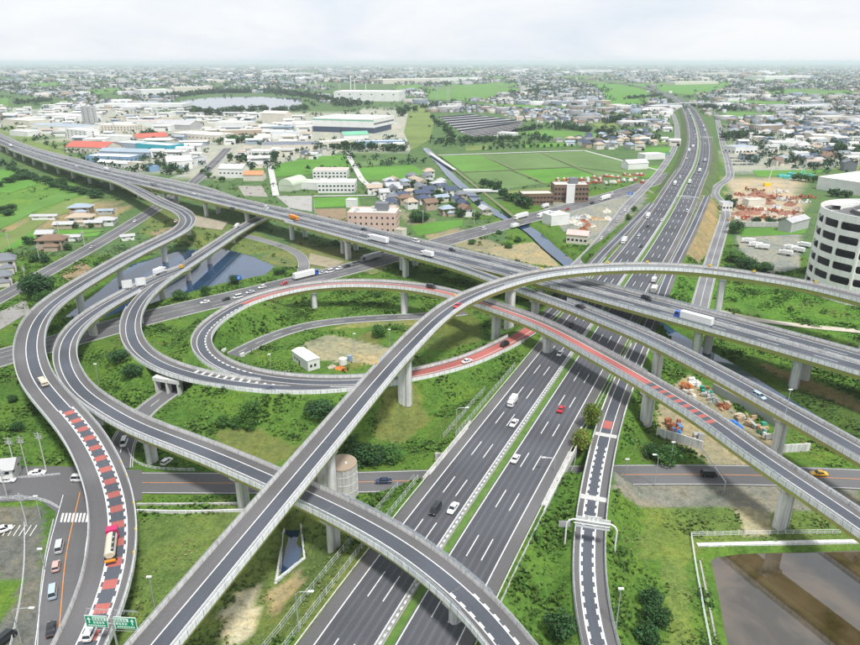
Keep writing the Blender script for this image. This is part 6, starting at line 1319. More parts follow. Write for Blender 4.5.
            mb = MB(); mb.box(bx0 + .8, bx1 - .3, -.95, -.3, 2.72, 2.84); add('walkway', mb, paint('black', PC['black']))
            for k in range(3): mb = MB(); mb.tube((bx0 + 1.6 + k * 2, -.6, 2.84), (bx0 + 1.6 + k * 2, -.6, 3.02), .28, .28, 10); add('hatch', mb, RIM)
            mb = MB(); mb.box(bx0 - .1, bx0 + .45, -1.1, 1.1, .6, .95); add('bumper', mb, paint('orange', PC['orange']))
        else:
            mb = MB(); mb.box(bx0, bx1, -W / 2, W / 2, .9, 1.05)
            for q in ((bx0, bx1, -W / 2, -W / 2 + .06), (bx0, bx1, W / 2 - .06, W / 2), (bx0, bx0 + .06, -W / 2, W / 2)): mb.box(*q, 1.05, 1.5)
            add('cargo_bed', mb, P2); mb = MB(); mb.box(bx0 + .3, bx1 - .4, -W / 2 + .2, W / 2 - .2, 1.05, 1.65); add('load', mb, paint('beige', PC['beige']))
        if kind == 'semi': wheels((h - 1.0, h - 3.6, -h + 3.4, -h + 2.2), W / 2 - .16, .48, .3)
        else: wheels((h - .9, -h + 1.4) + ((-h + 2.5,) if kind in ('tanker', 'lorry') else ()), W / 2 - .14, .44 if kind != 'boxvan' and kind != 'flatbed' else .36, .26)
        for s in (-1, 1): mb = MB(); mb.box(h - .04, h + .02, s * W * .36 - .15, s * W * .36 + .15, .75, .95); add('headlight', mb, LIGHT_F)
    VM[key] = out; return out
KN = {'saloon': 'car', 'hatch': 'car', 'wagon': 'car', 'van': 'van', 'lorry': 'lorry', 'semi': 'lorry', 'tanker': 'tank_lorry', 'flatbed': 'lorry', 'boxvan': 'van'}
def put(kind, c, x, y, z, rz, label, c2='white', group=None, full=True):
    e = empty(KN[kind], (float(x), float(y), float(z)), rz); setp(e, label, KN[kind].replace('_', ' '), group); w = None
    for nm, me, loc in parts_of(kind, c, c2):
        if not full and nm in ('rim', 'tail_light', 'headlight', 'side_window', 'pillars'): continue
        if nm == 'rim': o = link('rim', me, w)
        else:
            o = link(nm, me, e); o.location = loc
            if nm == 'pillars': o['kind'] = 'stuff'
            if nm == 'wheel': w = o
    return e
SURF = {}
def onpath(kind, c, u, v, path, rev, label, c2='white', dz=.05, group=None, full=True, lane=None):
    s = path.sat(u, v); p, t, n = path.at(s); z = p[2]
    if lane is None: a = un(u, v, z + .6)
    else: a = p[:2] + n * lane
    rz = math.atan2(t[1], t[0]) + (math.pi if rev else 0)
    return put(kind, c, a[0], a[1], z + dz, rz, label, c2, group, full)
V = onpath
# ground expressway (left carriageway comes towards the camera)
V('boxvan', 'white', 512.5, 403, KAN, True, 'white box van on the left carriageway of the ground expressway'); V('saloon', 'white', 514, 423, KAN, True, 'white saloon just behind the white box van'); V('saloon', 'white', 515.5, 458.5, KAN, False, 'white saloon on the right carriageway beside the median')
V('saloon', 'red', 561, 409, KAN, False, 'red saloon on the right carriageway of the ground expressway'); V('saloon', 'white', 560, 353.5, KAN, True, 'white car just below the red striped ramp'); V('van', 'black', 435.5, 509.5, KAN, True, 'black van on the left carriageway above the curved ramp'); V('saloon', 'white', 453, 508, KAN, True, 'white saloon beside the black van')
V('lorry', 'white', 624, 242, KAN, True, 'white lorry on the far expressway just above the tall ramp'); V('van', 'white', 687, 211, KAN, False, 'white van on the right carriageway by the brown slope'); V('lorry', 'white', 648, 217, KAN, True, 'white lorry on the left carriageway beside the frontage road'); V('hatch', 'black', 641, 246, KAN, True, 'black car beside the median above the tall ramp'); V('lorry', 'white', 654, 291, KAN, False, 'white lorry glimpsed between tall ramp and elevated expressway'); V('boxvan', 'white', 654, 281, KAN, False, 'white van just ahead of the lorry under the tall ramp'); V('saloon', 'silver', 639, 235, KAN, True, 'silver car by the median beside the far white lorry')
V('lorry', 'white', 675, 184, KAN, True, 'white lorry on the far expressway, upper left carriageway'); V('lorry', 'grey', 705, 161, KAN, False, 'grey lorry on the far right carriageway', 'silver'); V('saloon', 'black', 648, 226, KAN, True, 'black car left of the median on the far expressway'); V('hatch', 'black', 571, 325, KAN, True, 'dark car in the shadow beneath the ramps on the expressway'); V('saloon', 'white', 662, 220, KAN, False, 'white car on the far right carriageway near the brown slope')
g = random.Random(5); k = 0
for s in np.linspace(560, 2300, 36):
    lane = g.choice((-10.9, -7.3, -3.7, 3.7, 7.3, 10.9)); p, t, n = KAN.at(float(s) + g.uniform(-15, 15)); big = g.random() < .3; c = g.choice(('white', 'white', 'silver', 'black', 'grey')); k += 1
    put('lorry' if big else g.choice(('saloon', 'van', 'hatch')), c, p[0] + n[0] * lane, p[1] + n[1] * lane, p[2] + .05, math.atan2(t[1], t[0]) + (math.pi if lane < 0 else 0), f'distant {c} {"lorry" if big else "car"} on the far expressway, {ordw(k - 1)} vehicle beyond the brown slope', 'white', 'distant traffic on the expressway', False)
# elevated expressway and ramps
V('semi', 'blue', 693, 321, KEN, True, 'articulated lorry with blue cab and white trailer on the elevated expressway'); V('van', 'black', 640, 293, KEN, False, 'black van on the elevated expressway beneath the tall ramp', lane=-5.5); V('semi', 'white', 378, 241, KEN, True, 'white and green articulated lorry on the elevated expressway', 'white'); V('saloon', 'black', 358, 230, KEN, False, 'black car above the salmon building on the elevated expressway', lane=-5.5)
V('lorry', 'orange', 294, 219, KEN, False, 'orange works lorry on the elevated expressway', 'orange'); V('van', 'black', 232, 209, KEN, True, 'black van on the elevated expressway left of the orange lorry'); V('lorry', 'white', 427, 255.5, KEN, True, 'white lorry on the elevated expressway just left of the tall ramp'); V('lorry', 'grey', 154, 186, KEN, False, 'dark grey lorry on the elevated expressway near the factories', 'grey'); V('van', 'white', 262, 217, KEN, False, 'white van on the elevated expressway near the orange lorry', lane=-3.2); V('saloon', 'white', 195, 202, KEN, True, 'white car on the elevated expressway by the ramp bend', lane=3.2); V('hatch', 'black', 443, 250, KEN, False, 'black hatchback on the far lanes right of the salmon building', lane=-6); V('van', 'white', 408, 247, KEN, False, 'white van on the elevated expressway right of the articulated lorry', lane=-6)
g = random.Random(9)
for k, (u, v) in enumerate(((112, 181), (100, 175), (80, 168), (60, 163), (45, 158), (30, 152), (15, 146))): c = g.choice(('white', 'silver', 'black')); V(g.choice(('saloon', 'lorry', 'van')), c, u, v, KEN, k % 2 == 0, f'{c} vehicle on the far left elevated expressway, {ordw(6 - k)} from the left edge', lane=(5 if k % 2 == 0 else -5), group='traffic on the far left of the elevated expressway', full=False)
V('wagon', 'lightblue', 759, 396, DEC, False, 'silver blue estate car on the ramp right of centre'); V('saloon', 'black', 580, 306, DEC, True, 'black car on the ramp below the tall ramp'); V('saloon', 'red', 457.5, 305.5, CUP, True, 'red car on the bend of the tall ramp'); V('van', 'black', 431, 287, LOO, True, 'black van on the red painted loop ramp'); V('van', 'black', 505, 344.5, LOO, False, 'black car on the red merging lane'); V('saloon', 'white', 467, 361, LOO, False, 'white car on the red merging lane'); V('saloon', 'navy', 269, 389.5, HAL, False, 'dark blue car where the two loop ramps merge')
V('flatbed', 'beige', 43, 382.5, FAL, False, 'small loaded flatbed lorry on the outer left ramp', 'grey'); V('tanker', 'crimson', 112, 547, FAL, True, 'tank lorry with crimson cab on the outer left ramp'); V('wagon', 'white', 90.5, 632, FAL, True, 'white estate car beneath the green sign'); V('lorry', 'white', 160, 272.5, GAM, True, 'white lorry beside the sign boards over the pond', 'white'); V('hatch', 'yellow', 182, 266.5, HAL, True, 'yellow car on the ramp over the pond'); V('boxvan', 'white', 237, 227, HAL, False, 'white van emerging from under the elevated expressway'); V('saloon', 'pink', 176, 221, FAL, False, 'pinkish car on the sharp bend by the elevated expressway')
# local roads
for u, v, k, c, lab in ((59.5, 547, 'van', 'silver', 'silver van first in the queue below the zebra crossing'), (56, 566, 'hatch', 'pink', 'pinkish small car second in the queue beside the outer ramp'), (53, 592, 'van', 'lightblue', 'pale blue van third in the queue beside the outer ramp'), (51, 629, 'saloon', 'black', 'black car last in the queue beside the outer ramp')): V(k, c, u, v, RRO, True, lab, dz=.08)
V('saloon', 'navy', 383.5, 481, JRO, True, 'dark blue car on the local road by the round concrete tank', dz=.06); V('van', 'black', 709, 474.5, JRO, False, 'black van on the local road below the red striped ramp', dz=.06); V('saloon', 'yellow', 819, 473.5, JRO, True, 'yellow taxi on the local road at right', dz=.06); V('van', 'white', 124, 442.5, IRO, True, 'white van waiting under the curved ramp', dz=.06); V('saloon', 'white', 7, 480, JRO, False, 'white car at the left edge of the junction', dz=.06); V('van', 'white', 80, 479, JRO, False, 'white van passing under the outer ramp at the junction', dz=.06)
a = un(3, 532); put('wagon', 'white', a[0], a[1], .12, .6, 'white car parked in the lot at left edge'); a = un(6, 641); put('van', 'black', a[0], a[1], .12, 1.2, 'black car in the bottom left corner'); a = un(37.5, 474.5); put('saloon', 'white', a[0], a[1], .05, .15, 'white car parked on the verge by the utility pole'); a = un(167, 463); put('hatch', 'white', a[0], a[1], .05, 1.2, 'white car parked beneath the curved ramp')
V('semi', 'blue', 306, 276.5, NRO, False, 'white articulated lorry with blue cab on the busy road, left', 'white', dz=.08); V('semi', 'grey', 371, 259, NRO, True, 'grey articulated lorry on the busy road beneath the elevated expressway', 'silver', dz=.08); V('hatch', 'red', 284, 283.5, NRO, True, 'red car behind the blue cabbed lorry on the busy road', dz=.08)
for k, (u, v, c) in enumerate(((322, 273, 'silver'), (330, 271.5, 'white'), (339, 268.5, 'white'), (347, 266, 'black'), (355, 264, 'grey'), (262, 287, 'white'), (250, 292, 'silver'), (238, 297, 'white'), (226, 299, 'black'), (205, 302, 'white'))): V(['saloon', 'van', 'hatch'][k % 3], c, u, v, NRO, True, f'{c} car queueing on the busy road, ' + ['just right of the blue cabbed lorry', 'second right of the blue cabbed lorry', 'third right of the blue cabbed lorry', 'fourth right of the blue cabbed lorry', 'nearest the grey lorry', 'left of the red car', 'second left of the red car', 'third left of the red car', 'fourth left of the red car', 'leftmost of the queue'][k], dz=.08, full=False)
for u, v, k, c, lab in ((521, 217.5, 'semi', 'white', 'long white lorry on the busy road above the green patch, left'), (544, 216, 'semi', 'white', 'long white lorry on the busy road by the canal, right'), (515, 227, 'lorry', 'silver', 'silver lorry on the near lane above the green patch'), (567.5, 209, 'hatch', 'red', 'red car on the busy road in front of the brown school'), (484, 229, 'van', 'white', 'white van on the busy road left of the lorries'), (500, 231, 'saloon', 'silver', 'silver car on the busy road left of the silver lorry'), (545, 207, 'lorry', 'white', 'white lorry beside the lawn of the brown school'), (605, 199, 'semi', 'white', 'white lorry at the junction near the blue sign'), (592, 203, 'van', 'black', 'black van right of the brown school'), (612, 194, 'van', 'white', 'white van at the junction beside the white lorry')): V(k, c, u, v, NRO, u > 515, lab, dz=.08, full=False)
for k, (u, v, P_, c) in enumerate(((30, 283, MRO, 'white'), (92, 247, MRO, 'silver'), (135, 221, MRO, 'white'), (621, 213, PRO, 'silver'), (625, 210, PRO, 'white'), (617, 221, PRO, 'silver'), (602, 238, PRO, 'white'), (728, 166, ORO, 'white'))): V('saloon', c, u, v, P_, k % 2 == 0, f'{c} car on the ' + ['side road beside the large dark tree', 'side road below the white cottage', 'side road near the elevated expressway', 'frontage road beside the scrapyard, middle of three', 'frontage road beside the scrapyard, farthest', 'frontage road beside the scrapyard, nearest of three', 'frontage road by the canal end', 'frontage road beside the car park'][k], dz=.08, full=False)
# lorry yard and car park
for k, (u, v) in enumerate(((748, 243), (755, 247), (762, 249), (790, 250), (797, 252), (803, 247), (785, 255))): a = un(u, v); put('lorry', 'white', a[0], a[1], .1, 2.6 if k < 3 else 2.3, 'white lorry parked in the yard by the round tower, ' + ordw(k) + ' from the left' if k < 3 else 'white lorry parked beside the round tower, ' + ordw(k - 3) + ' placed', 'white', 'lorries parked in the yard', False)
for k in range(34):
    u, v = 731 + (k % 12) * 2.5 + rng.uniform(-.3, .3), 158.5 + (k // 12) * 3.2; a = un(u, v); c = ['white', 'black', 'silver', 'grey'][int(rng.integers(4))]; put('hatch', c, a[0], a[1], .05, 1.7, f'{c} car in the supermarket car park, {["back", "middle", "front"][k // 12]} row, {ordw(k % 12)} from left', 'white', 'cars in the supermarket car park', False)
# ------------------------------------------------------------------ street furniture
def lamp(u, v, h, arm, label, z=None, twin=False, parent=None):
    if z is None:
        z = 0.0
        for _ in range(4): a = un(u, v, z); z = float(gh(*a))
    else: a = un(u, v, z)
    e = empty('street_lamp', (float(a[0]), float(a[1]), z - .3)); setp(e, label, 'street lamp')
    mb = MB(); mb.tube((0, 0, 0), (0, 0, h + .3), .14, .09, 8); mb.build('pole', STEEL, e)
    if arm: mb = MB(); mb.path([(0, 0, h + .25), (arm * .25, 0, h + .85), (arm, 0, h + 1.0)], .07, 6); mb.build('arm', STEEL, e)
    mb = MB(); mb.box(arm - .55, arm + .55, -.22, .22, h + (.92 if arm else .25), h + (1.12 if arm else .5)); mb.build('lamp_head', B_('white'), e); return e
lamp(155.5, 612, 9.5, 0, 'straight lamp post on the grass left of the tall ramp'); lamp(299, 632, 9.5, 3.0, 'lamp post with curved arm by the expressway fence at bottom'); lamp(456, 436, 9.0, 3.2, 'lamp post with arm over the left side of the expressway', None); lamp(553, 489, 9.5, -3.2, 'lamp post with arm reaching left over the expressway from the right', None); lamp(785, 416, 8.5, 0, 'lamp post on the ramp beside the silver blue car', 15.0); lamp(654.5, 486, 9.5, -1.2, 'lamp post beside the local road right of the slip road'); lamp(670, 466, 8, 0, 'lamp post in front of the white retaining wall'); lamp(616, 628, 10, 0, 'lamp post on the grass right of the slip road gantry'); lamp(99, 384, 8, 0, 'lamp post inside the bend of the left ramps', None); lamp(271, 374, 7, 0, 'lamp post inside the loop beside the merging ramps'); lamp(390, 350, 9, 0, 'lamp post inside the loop near the round tree'); lamp(355, 352, 8, 0, 'lamp post inside the loop by the blue drum'); lamp(625, 479, 6.5, 0, 'short post right of the slip road at the local road')
lamp(41, 519, 7, 0, 'lamp post on the corner by the zebra crossing'); lamp(22, 645, 9, 4, 'lamp post with arm beside the car lot, bottom left'); lamp(45, 570, 6, 0, 'post on the kerb beside the queueing cars')
def upole(u, v, h, label):
    a = un(u, v); e = empty('utility_pole', (float(a[0]), float(a[1]), -.3)); setp(e, label, 'utility pole'); mb = MB(); mb.tube((0, 0, 0), (0, 0, h + .3), .19, .12, 8); mb.build('pole', CONC, e)
    for k in range(3): mb = MB(); mb.box(-1.1, 1.1, -.06, .06, h - .3 - k * .75, h - .18 - k * .75); mb.build('crossarm', STEEL, e)
    for s in (-1, 1): mb = MB(); mb.tube((s * .42, .25, h - 2.1), (s * .42, .25, h - 1.2), .26, .26, 8); mb.build('transformer', B_('grey'), e)
    return e
upole(28.5, 475.5, 13, 'utility pole with transformers beside the junction, middle of three'); upole(17, 475, 12.5, 'thin utility pole beside the junction, leftmost of three'); upole(46.5, 471, 13, 'utility pole beside the junction nearest the outer ramp')
upole(27, 526, 10, 'utility pole by the car lot at lower left'); upole(8, 500, 10, 'utility pole at the left edge below the junction')
for i, (u, v) in enumerate(((85, 247), (40, 262), (60, 238), (118, 222), (10, 250), (27, 286), (315, 214), (423, 224), (474, 224), (508, 200), (395, 190), (440, 195))): upole(u, v, 11, ['slim pole by the side road below the farmhouse', 'slim pole beside the brown house', 'slim pole between farmhouse and brown house', 'slim pole at the top of the side road', 'slim pole at the far left paddy', 'slim pole left of the large dark tree', 'slim pole at the small paddy behind the expressway', 'slim pole at the bright plot by the houses', 'slim pole beside the canal road', 'slim pole by the brown school', 'slim pole among the houses right of the farm road', 'slim pole amid the canal side houses'][i])
# fences
def fence(path, off, s0, s1, label, h=1.8, step=2.5, mat=FENCEG, post=CONC_L, dzf=0.0, alpha=True):
    e = empty('fence'); setp(e, label, 'fence'); ss = np.arange(s0, s1, step); mbp, mbr, mbm = MB(), MB(), MB(); prev = None
    for d in ss:
        p, t, n = path.at(d); x, y = p[0] + n[0] * off, p[1] + n[1] * off; z = float(gh(x, y)) + dzf
        mbp.box(-.06, .06, -.06, .06, z - .3, z + h, None, math.atan2(t[1], t[0]), (x, y))
        if prev is not None:
            for k in (.95, .5, .08): mbr.tube((prev[0], prev[1], prev[2] + h * k), (x, y, z + h * k), .035, .035, 4)
            mbm.add([(prev[0], prev[1], prev[2] + .1), (x, y, z + .1), (x, y, z + h * .93), (prev[0], prev[1], prev[2] + h * .93)], [(0, 1, 2, 3)])
        prev = (x, y, z)
    setp(mbp.build('posts', post, e), kind='stuff'); setp(mbr.build('rails', post, e), kind='stuff')
    if alpha: mbm.build('mesh', MESHM, e)
    return e
m_, nt_, b_ = nodemat('wire_mesh'); b_.inputs['Base Color'].default_value = (.22, .36, .28, 1); b_.inputs['Alpha'].default_value = .22; b_.inputs['Roughness'].default_value = .6; MESHM = m_
fence(KAN, -17.6, 0, sj - 8, 'green wire fence left of the expressway below the local road, inner'); fence(KAN, -22.5, 0, sj - 8, 'pale wire fence left of the expressway below the local road, outer'); fence(KAN, -17.4, sj + 8, KAN.sat(560, 375), 'green wire fence left of the expressway above the local road, inner'); fence(KAN, -21.5, sj + 8, KAN.sat(545, 395), 'pale wire fence left of the expressway above the local road, outer')
fence(KAN, 17.2, 0, sj - 8, 'low rail fence right of the expressway below the local road', 1.1, alpha=False); fence(KAN, 17.2, sj + 8, 330, 'low rail fence right of the expressway above the local road', 1.1, alpha=False)
def wall(pts, h, th, mat, label, cat='wall', z=None, name='wall'):
    """free-standing wall along traced foot points"""
    q = [un(u, v, 0 if z is None else z) for u, v in pts]; e = MB()
    w = [(a[0], a[1], float(gh(*a)) if z is None else z) for a in q]; pa = Path([('w', *k) for k in w], 3.0)
    sweep(e, pa, [(-th / 2, -.6), (th / 2, -.6), (th / 2, h), (-th / 2, h)], None, None, True); o = e.build(name, mat); setp(o, label, cat); return o
PFW = plain('fence_white', (.75, .77, .78), .6, .1)
def rails(pts, h, label, step=2.0, mat=PFW, z=None, nr=3):
    q = [un(u, v, 0 if z is None else z) for u, v in pts]; pa = Path([('w', a[0], a[1], float(gh(*a)) if z is None else z) for a in q], 3.0); e = empty('railing'); setp(e, label, 'railing'); mp, mr = MB(), MB(); prev = None
    for d in np.arange(0, pa.L, step):
        p, t, n = pa.at(d); zz = float(gh(p[0], p[1])) if z is None else p[2]; mp.box(-.05, .05, -.05, .05, zz - .3, zz + h, None, math.atan2(t[1], t[0]), (p[0], p[1]))
        if prev:
            for k in range(nr): mr.tube((*prev[:2], prev[2] + h * (1 - .4 * k)), (p[0], p[1], zz + h * (1 - .4 * k)), .045, .045, 4)
        prev = (float(p[0]), float(p[1]), zz)
    setp(mp.build('posts', mat, e), kind='stuff'); setp(mr.build('rails', mat, e), kind='stuff'); return e
rails([(691, 536), (740, 535), (800, 534), (842, 533.5)], 1.3, 'white railing along the top of the brown pond'); rails([(691, 536), (696, 570), (703, 610), (711, 650), (716, 680)], 1.3, 'white railing down the left side of the brown pond')
wall([(697, 545), (760, 543.5), (830, 542), (900, 541)], .35, 1.1, CONC_L, 'pale concrete coping along the top of the brown pond'); wall([(700, 560), (708, 600), (718, 650), (724, 690)], .15, .4, CONC_D, 'concrete coping down the left side of the brown pond')
wall([(656, 436), (678, 441), (702, 450)], 3.0, .4, CONC_L, 'white retaining wall below the junk yard'); wall([(768, 453), (809, 450.5)], 2.6, .4, CONC_L, 'white wall beside the pier at the local road'); wall([(712, 391), (735, 404), (776, 427)], 3.2, .25, plain('sheet_fence', (.42, .45, .46), .6, .15), 'grey sheet fence behind the junk yard'); wall([(805, 226), (770, 227), (734, 226)], 3.6, .8, CONC, 'grey block wall in front of the rubble yard')
wall([(556, 500), (566, 470), (580, 445)], .8, .4, CONC_L, 'concrete wall between the expressway and yellow trees')
rails([(277, 583), (284, 521)], 1.1, 'railing on the left of the small water pit', 1.5); rails([(277, 583), (304, 559)], 1.1, 'railing at the front of the small water pit', 1.5); rails([(304, 557), (300, 519)], 1.1, 'railing on the right of the small water pit', 1.5)
wall([(275.5, 584), (283.5, 520)], .25, .5, CONC, 'concrete edge on the left of the small water pit'); wall([(275.5, 582), (305, 557.5)], .6, .6, CONC_L, 'concrete edge at the front of the small water pit'); wall([(304.5, 558), (300.5, 519)], .25, .5, CONC, 'concrete edge on the right of the small water pit')
wall([(137, 512), (180, 513), (255, 511)], .9, .4, CONC_L, 'pale wall along the drain left of the tall ramp'); wall([(137, 505), (180, 505), (255, 504)], .6, .4, CONC, 'far wall of the drain left of the tall ramp'); rails([(-5, 500), (30, 497), (52, 500), (60, 510)], 1.0, 'white guard rail round the junction corner', 1.6)
rails([(54, 522), (44, 565), (40, 610), (38, 660)], 1.0, 'white guard rail left of the queueing cars', 1.8); rails([(25, 525), (25, 570), (18, 620), (8, 660)], 1.1, 'white railing beside the car lot', 1.8); rails([(128, 450), (130, 466), (150, 470), (195, 471)], .9, 'white curved guard rail under the curved ramp', 1.5); rails([(60, 475), (30, 479), (0, 479)], .7, 'white kerb rail along the junction by the utility poles', 2)
for k in range(4):
    u = 615.5 + k * 4; mb = MB(); q = polyw([(u, 498), (u + 2.2, 498), (u + 4, 489), (u + 1.8, 489)], .05); mb.add([(x, y, .09) for x, y in q], [(0, 1, 2, 3)]); setp(mb.build('crossing_bar', WHITE), f'white zebra bar beside the slip road bridge, {ordw(k)} from the left', 'crossing bar', 'zebra bars beside the slip road bridge')
A, Bq = un(724, 491, 0), un(700, 446, 9.0); mb = MB(); mb.tube((*map(float, A), -.3), (float(A[0]), float(A[1]), 3.2), .22, .2, 8); mb.tube((float(A[0]), float(A[1]), 3.0), (*map(float, Bq), 9.0), .18, .12, 8); setp(mb.build('leaning_pole', STEEL), 'thick grey pole with long leaning arm beside the black van', 'pole')
mb = MB()
for k in range(6): q = polyw([(2 + k * 5.5, 536), (2.8 + k * 5.5, 536), (9.8 + k * 5.5, 525), (9 + k * 5.5, 525)], .05); mb.add([(x, y, .07) for x, y in q], [(0, 1, 2, 3)])
setp(mb.build('parking_lines', WHITE), 'white parking bay lines in the lot at left edge', kind='structure')
# culvert portal on both sides of the loop embankment
for nm, s, lab in (('tunnel_portal', s_port_in, 'grey concrete box tunnel portal below the left ramp'), ('tunnel_portal', s_port_out, 'concrete tunnel mouth of the lane inside the loop')):
    p, t, n = IRO.at(s); e = empty(nm, (float(p[0]), float(p[1]), 0), math.atan2(t[1], t[0])); setp(e, lab, 'tunnel')
    for y in ((-5.1, 4.5, -.3) if s == s_port_in else (-5.1, 4.5)): mb = MB(); mb.box(-1.2, 1.2, y, y + .6, -.5, 4.6 if s == s_port_in else 2.0); mb.build('side_wall', CONC_L, e)
    if s == s_port_out: continue
    mb = MB(); mb.box(-1.25, 1.25, -5.6, 5.6, 4.6, 6.0); mb.build('lintel', CONC_L, e)
    sg = 1; mb = MB(); mb.box(sg * 2.2 - .4, sg * 2.2 + .4, -5, 5, -.4, 4.6); mb.build('tunnel_shade_block', cm('tunnel_shade', (.04, .04, .04)), e)  # near-black block closes the bore; its colour stands in for the shade inside
# round concrete tank beside the tall ramp
a = un(343.5, 494, 0); e = empty('concrete_tank', (float(a[0]), float(a[1]), -.3)); setp(e, 'round ribbed concrete tank with brown lid beside the tall ramp', 'tank'); TRr, TH = 4.0, 10.2
mb = MB(); mb.tube((0, 0, 0), (0, 0, TH), TRr, TRr, 36); mb.build('drum', CONC, e); mb = MB(); mb.tube((0, 0, TH + .003), (0, 0, TH + .35), TRr + .12, TRr + .05, 36); mb.build('lid', cm('tank_lid', (.34, .27, .20)), e)
for k in range(18): an = k * 2 * math.pi / 18; mb = MB(); c = column(TRr * math.cos(an), TRr * math.sin(an), 0, TH - .2, .3, .22, an, 4, 8); c.build('rib', CONC_L, e)
for z in (2.6, 5.2, 7.8): mb = MB(); ring(mb, TRr - .1, TRr + .08, z, z + .2, 36); mb.build('hoop', CONC_L, e)
mb = MB(); mb.tube((1.2, -.6, TH + .36), (1.2, -.6, TH + .7), .35, .3, 12); mb.build('hatch', B_('white'), e)
# green direction sign over the outer ramp
SG = plain('sign_green', (.0, .26, .14), .4, .08, 1); SW = plain('sign_white', (.82, .84, .84), .4, .06, 1)
a = un(112, 621.5, 12.4)
e = empty('direction_sign', (float(a[0]), float(a[1]), 7.5)); setp(e, 'pair of green direction signs on a single post at lower left', 'road sign'); e.rotation_euler.z = math.radians(-4)
mb = MB(); mb.tube((0, 0, -6.6), (0, 0, 6.6), .24, .18, 12); mb.build('post', STEEL, e); mb = MB(); mb.tube((-5.0, 0, 5.6), (4.7, 0, 5.6), .11, .11, 8); mb.tube((-5.0, 0, 4.4), (4.7, 0, 4.4), .11, .11, 8); mb.build('crossbeam', STEEL, e)
def glyphs(mb, x0, z0, w, h, n, y):
    """small stroke characters for the lettering rows"""
    gq = random.Random(int(x0 * 100 + z0 * 10)); cw = w / n
    for i in range(n):
        bx = x0 + i * cw; q = cw * .78
        for k in range(3): zz = z0 + h * (.1 + .38 * k); mb.box(bx, bx + q * gq.uniform(.7, 1), y - .02, y, zz, zz + h * .14)
        for k in range(2): xx = bx + q * (.15 + .55 * k); mb.box(xx, xx + q * .16, y - .021, y - .001, z0, z0 + h * gq.uniform(.7, 1))
for x0, x1, up in ((-5.1, -.75, True), (.55, 4.9, False)):
    mb = MB(); mb.box(x0, x1, -.22, -.14, 3.5, 6.3); b1 = mb.build('sign_board', SW, e); mb = MB(); mb.box(x0 + .12, x1 - .12, -.25, -.22, 3.62, 6.18); mb.build('green_face', SG, b1)
    ax = x0 + .3 if up else x1 - 1.3; wx0, wx1 = (x0 + 1.5, x1 - .25) if up else (x0 + .25, x1 - 1.5)
    mb = MB(); mb.box(wx0, wx1, -.28, -.25, 5.2, 6.0); mb.build('white_panel', SW, b1)
    mb = MB(); glyphs(mb, wx0 + .15, 5.32, (wx1 - wx0) - .3, .55, 4, -.28); mb.build('dark_lettering', SG, b1)
    mb = MB(); glyphs(mb, wx0 + .05, 4.45, (wx1 - wx0) * .9, .5, 4, -.25); glyphs(mb, x0 + .5, 3.8, (x1 - x0) * .8, .36, 8, -.25); mb.build('white_lettering', SW, b1)
    mb = MB(); d = -1 if up else 1
    mb.add([(ax + .38, -.27, 4.5), (ax + .62, -.27, 4.5), (ax + .62, -.27, 5.4), (ax + .38, -.27, 5.4)], [(0, 1, 2, 3)]); mb.add([(ax + .5 + d * .05, -.272, 6.0), (ax + .5 - .42, -.272, 5.35), (ax + .5 + .42, -.272, 5.35)], [(0, 1, 2)]); mb.build('arrow', SW, b1)
    mb = MB(); mb.path([(x0, -.6, 3.4), (x1, -.6, 3.4)], .04, 5)
    for q in np.linspace(x0, x1, 6): mb.tube((q, .3, 6.35), (q, .9, 6.6), .03, .03, 4)
    mb.path([(x0, .9, 6.6), (x1, .9, 6.6)], .04, 5); mb.path([(x0, .6, 7.2), (x1, .6, 7.2)], .04, 5); mb.build('maintenance_rail', STEEL, e)
# white gantry over the slip road (seen from behind)
p, t, n = KRA.at(KRA.sat(589.5, 545)); e = empty('sign_gantry', (float(p[0]), float(p[1]), float(p[2])), math.atan2(n[1], n[0])); setp(e, 'white arched sign gantry seen from behind over the slip road', 'gantry')
mb = MB(); mb.path([(-5.6, 0, -2.5), (-5.6, 0, 4.9), (-5.1, 0, 5.9), (-4.2, 0, 6.4), (4.4, 0, 6.4), (5.3, 0, 5.9), (5.8, 0, 4.9), (5.8, 0, -2.5)], .2, 10); mb.build('arch', B_('white'), e)
mb = MB(); mb.tube((-4, .0, 5.5), (4.2, .0, 5.5), .12, .12, 8); mb.build('lower_beam', B_('white'), e)
for x0, x1, z1 in ((-3.6, -1.4, 7.2), (-1.3, 2.2, 7.7), (2.3, 4.2, 7.2)):
    mb = MB(); mb.box(x0, x1, .3, .38, 5.2, z1); b1 = mb.build('sign_back', B_('white'), e)
    for x in np.linspace(x0 + .3, x1 - .3, 4): mb = MB(); mb.box(x - .05, x + .05, .2, .3, 5.1, z1 - .1); mb.build('stiffener', STEEL, b1)
mb = MB(); mb.box(-3.6, 4.2, -.75, .2, 5.02, 5.1); mb.build('walkway', STEEL, e)
a = un(563.5, 535, 3); e = empty('sign_board', (float(a[0]), float(a[1]), 2.0)); setp(e, 'small grey sign board on two posts left of the gantry', 'sign'); 
for x in (-.9, .9): mb = MB(); mb.tube((x, 0, -1), (x, 0, 5.0), .07, .07, 6); mb.build('post', STEEL, e)
mb = MB(); mb.box(-1.4, 1.4, -.05, .05, 3.4, 5.2); mb.build('board', B_('grey'), e)
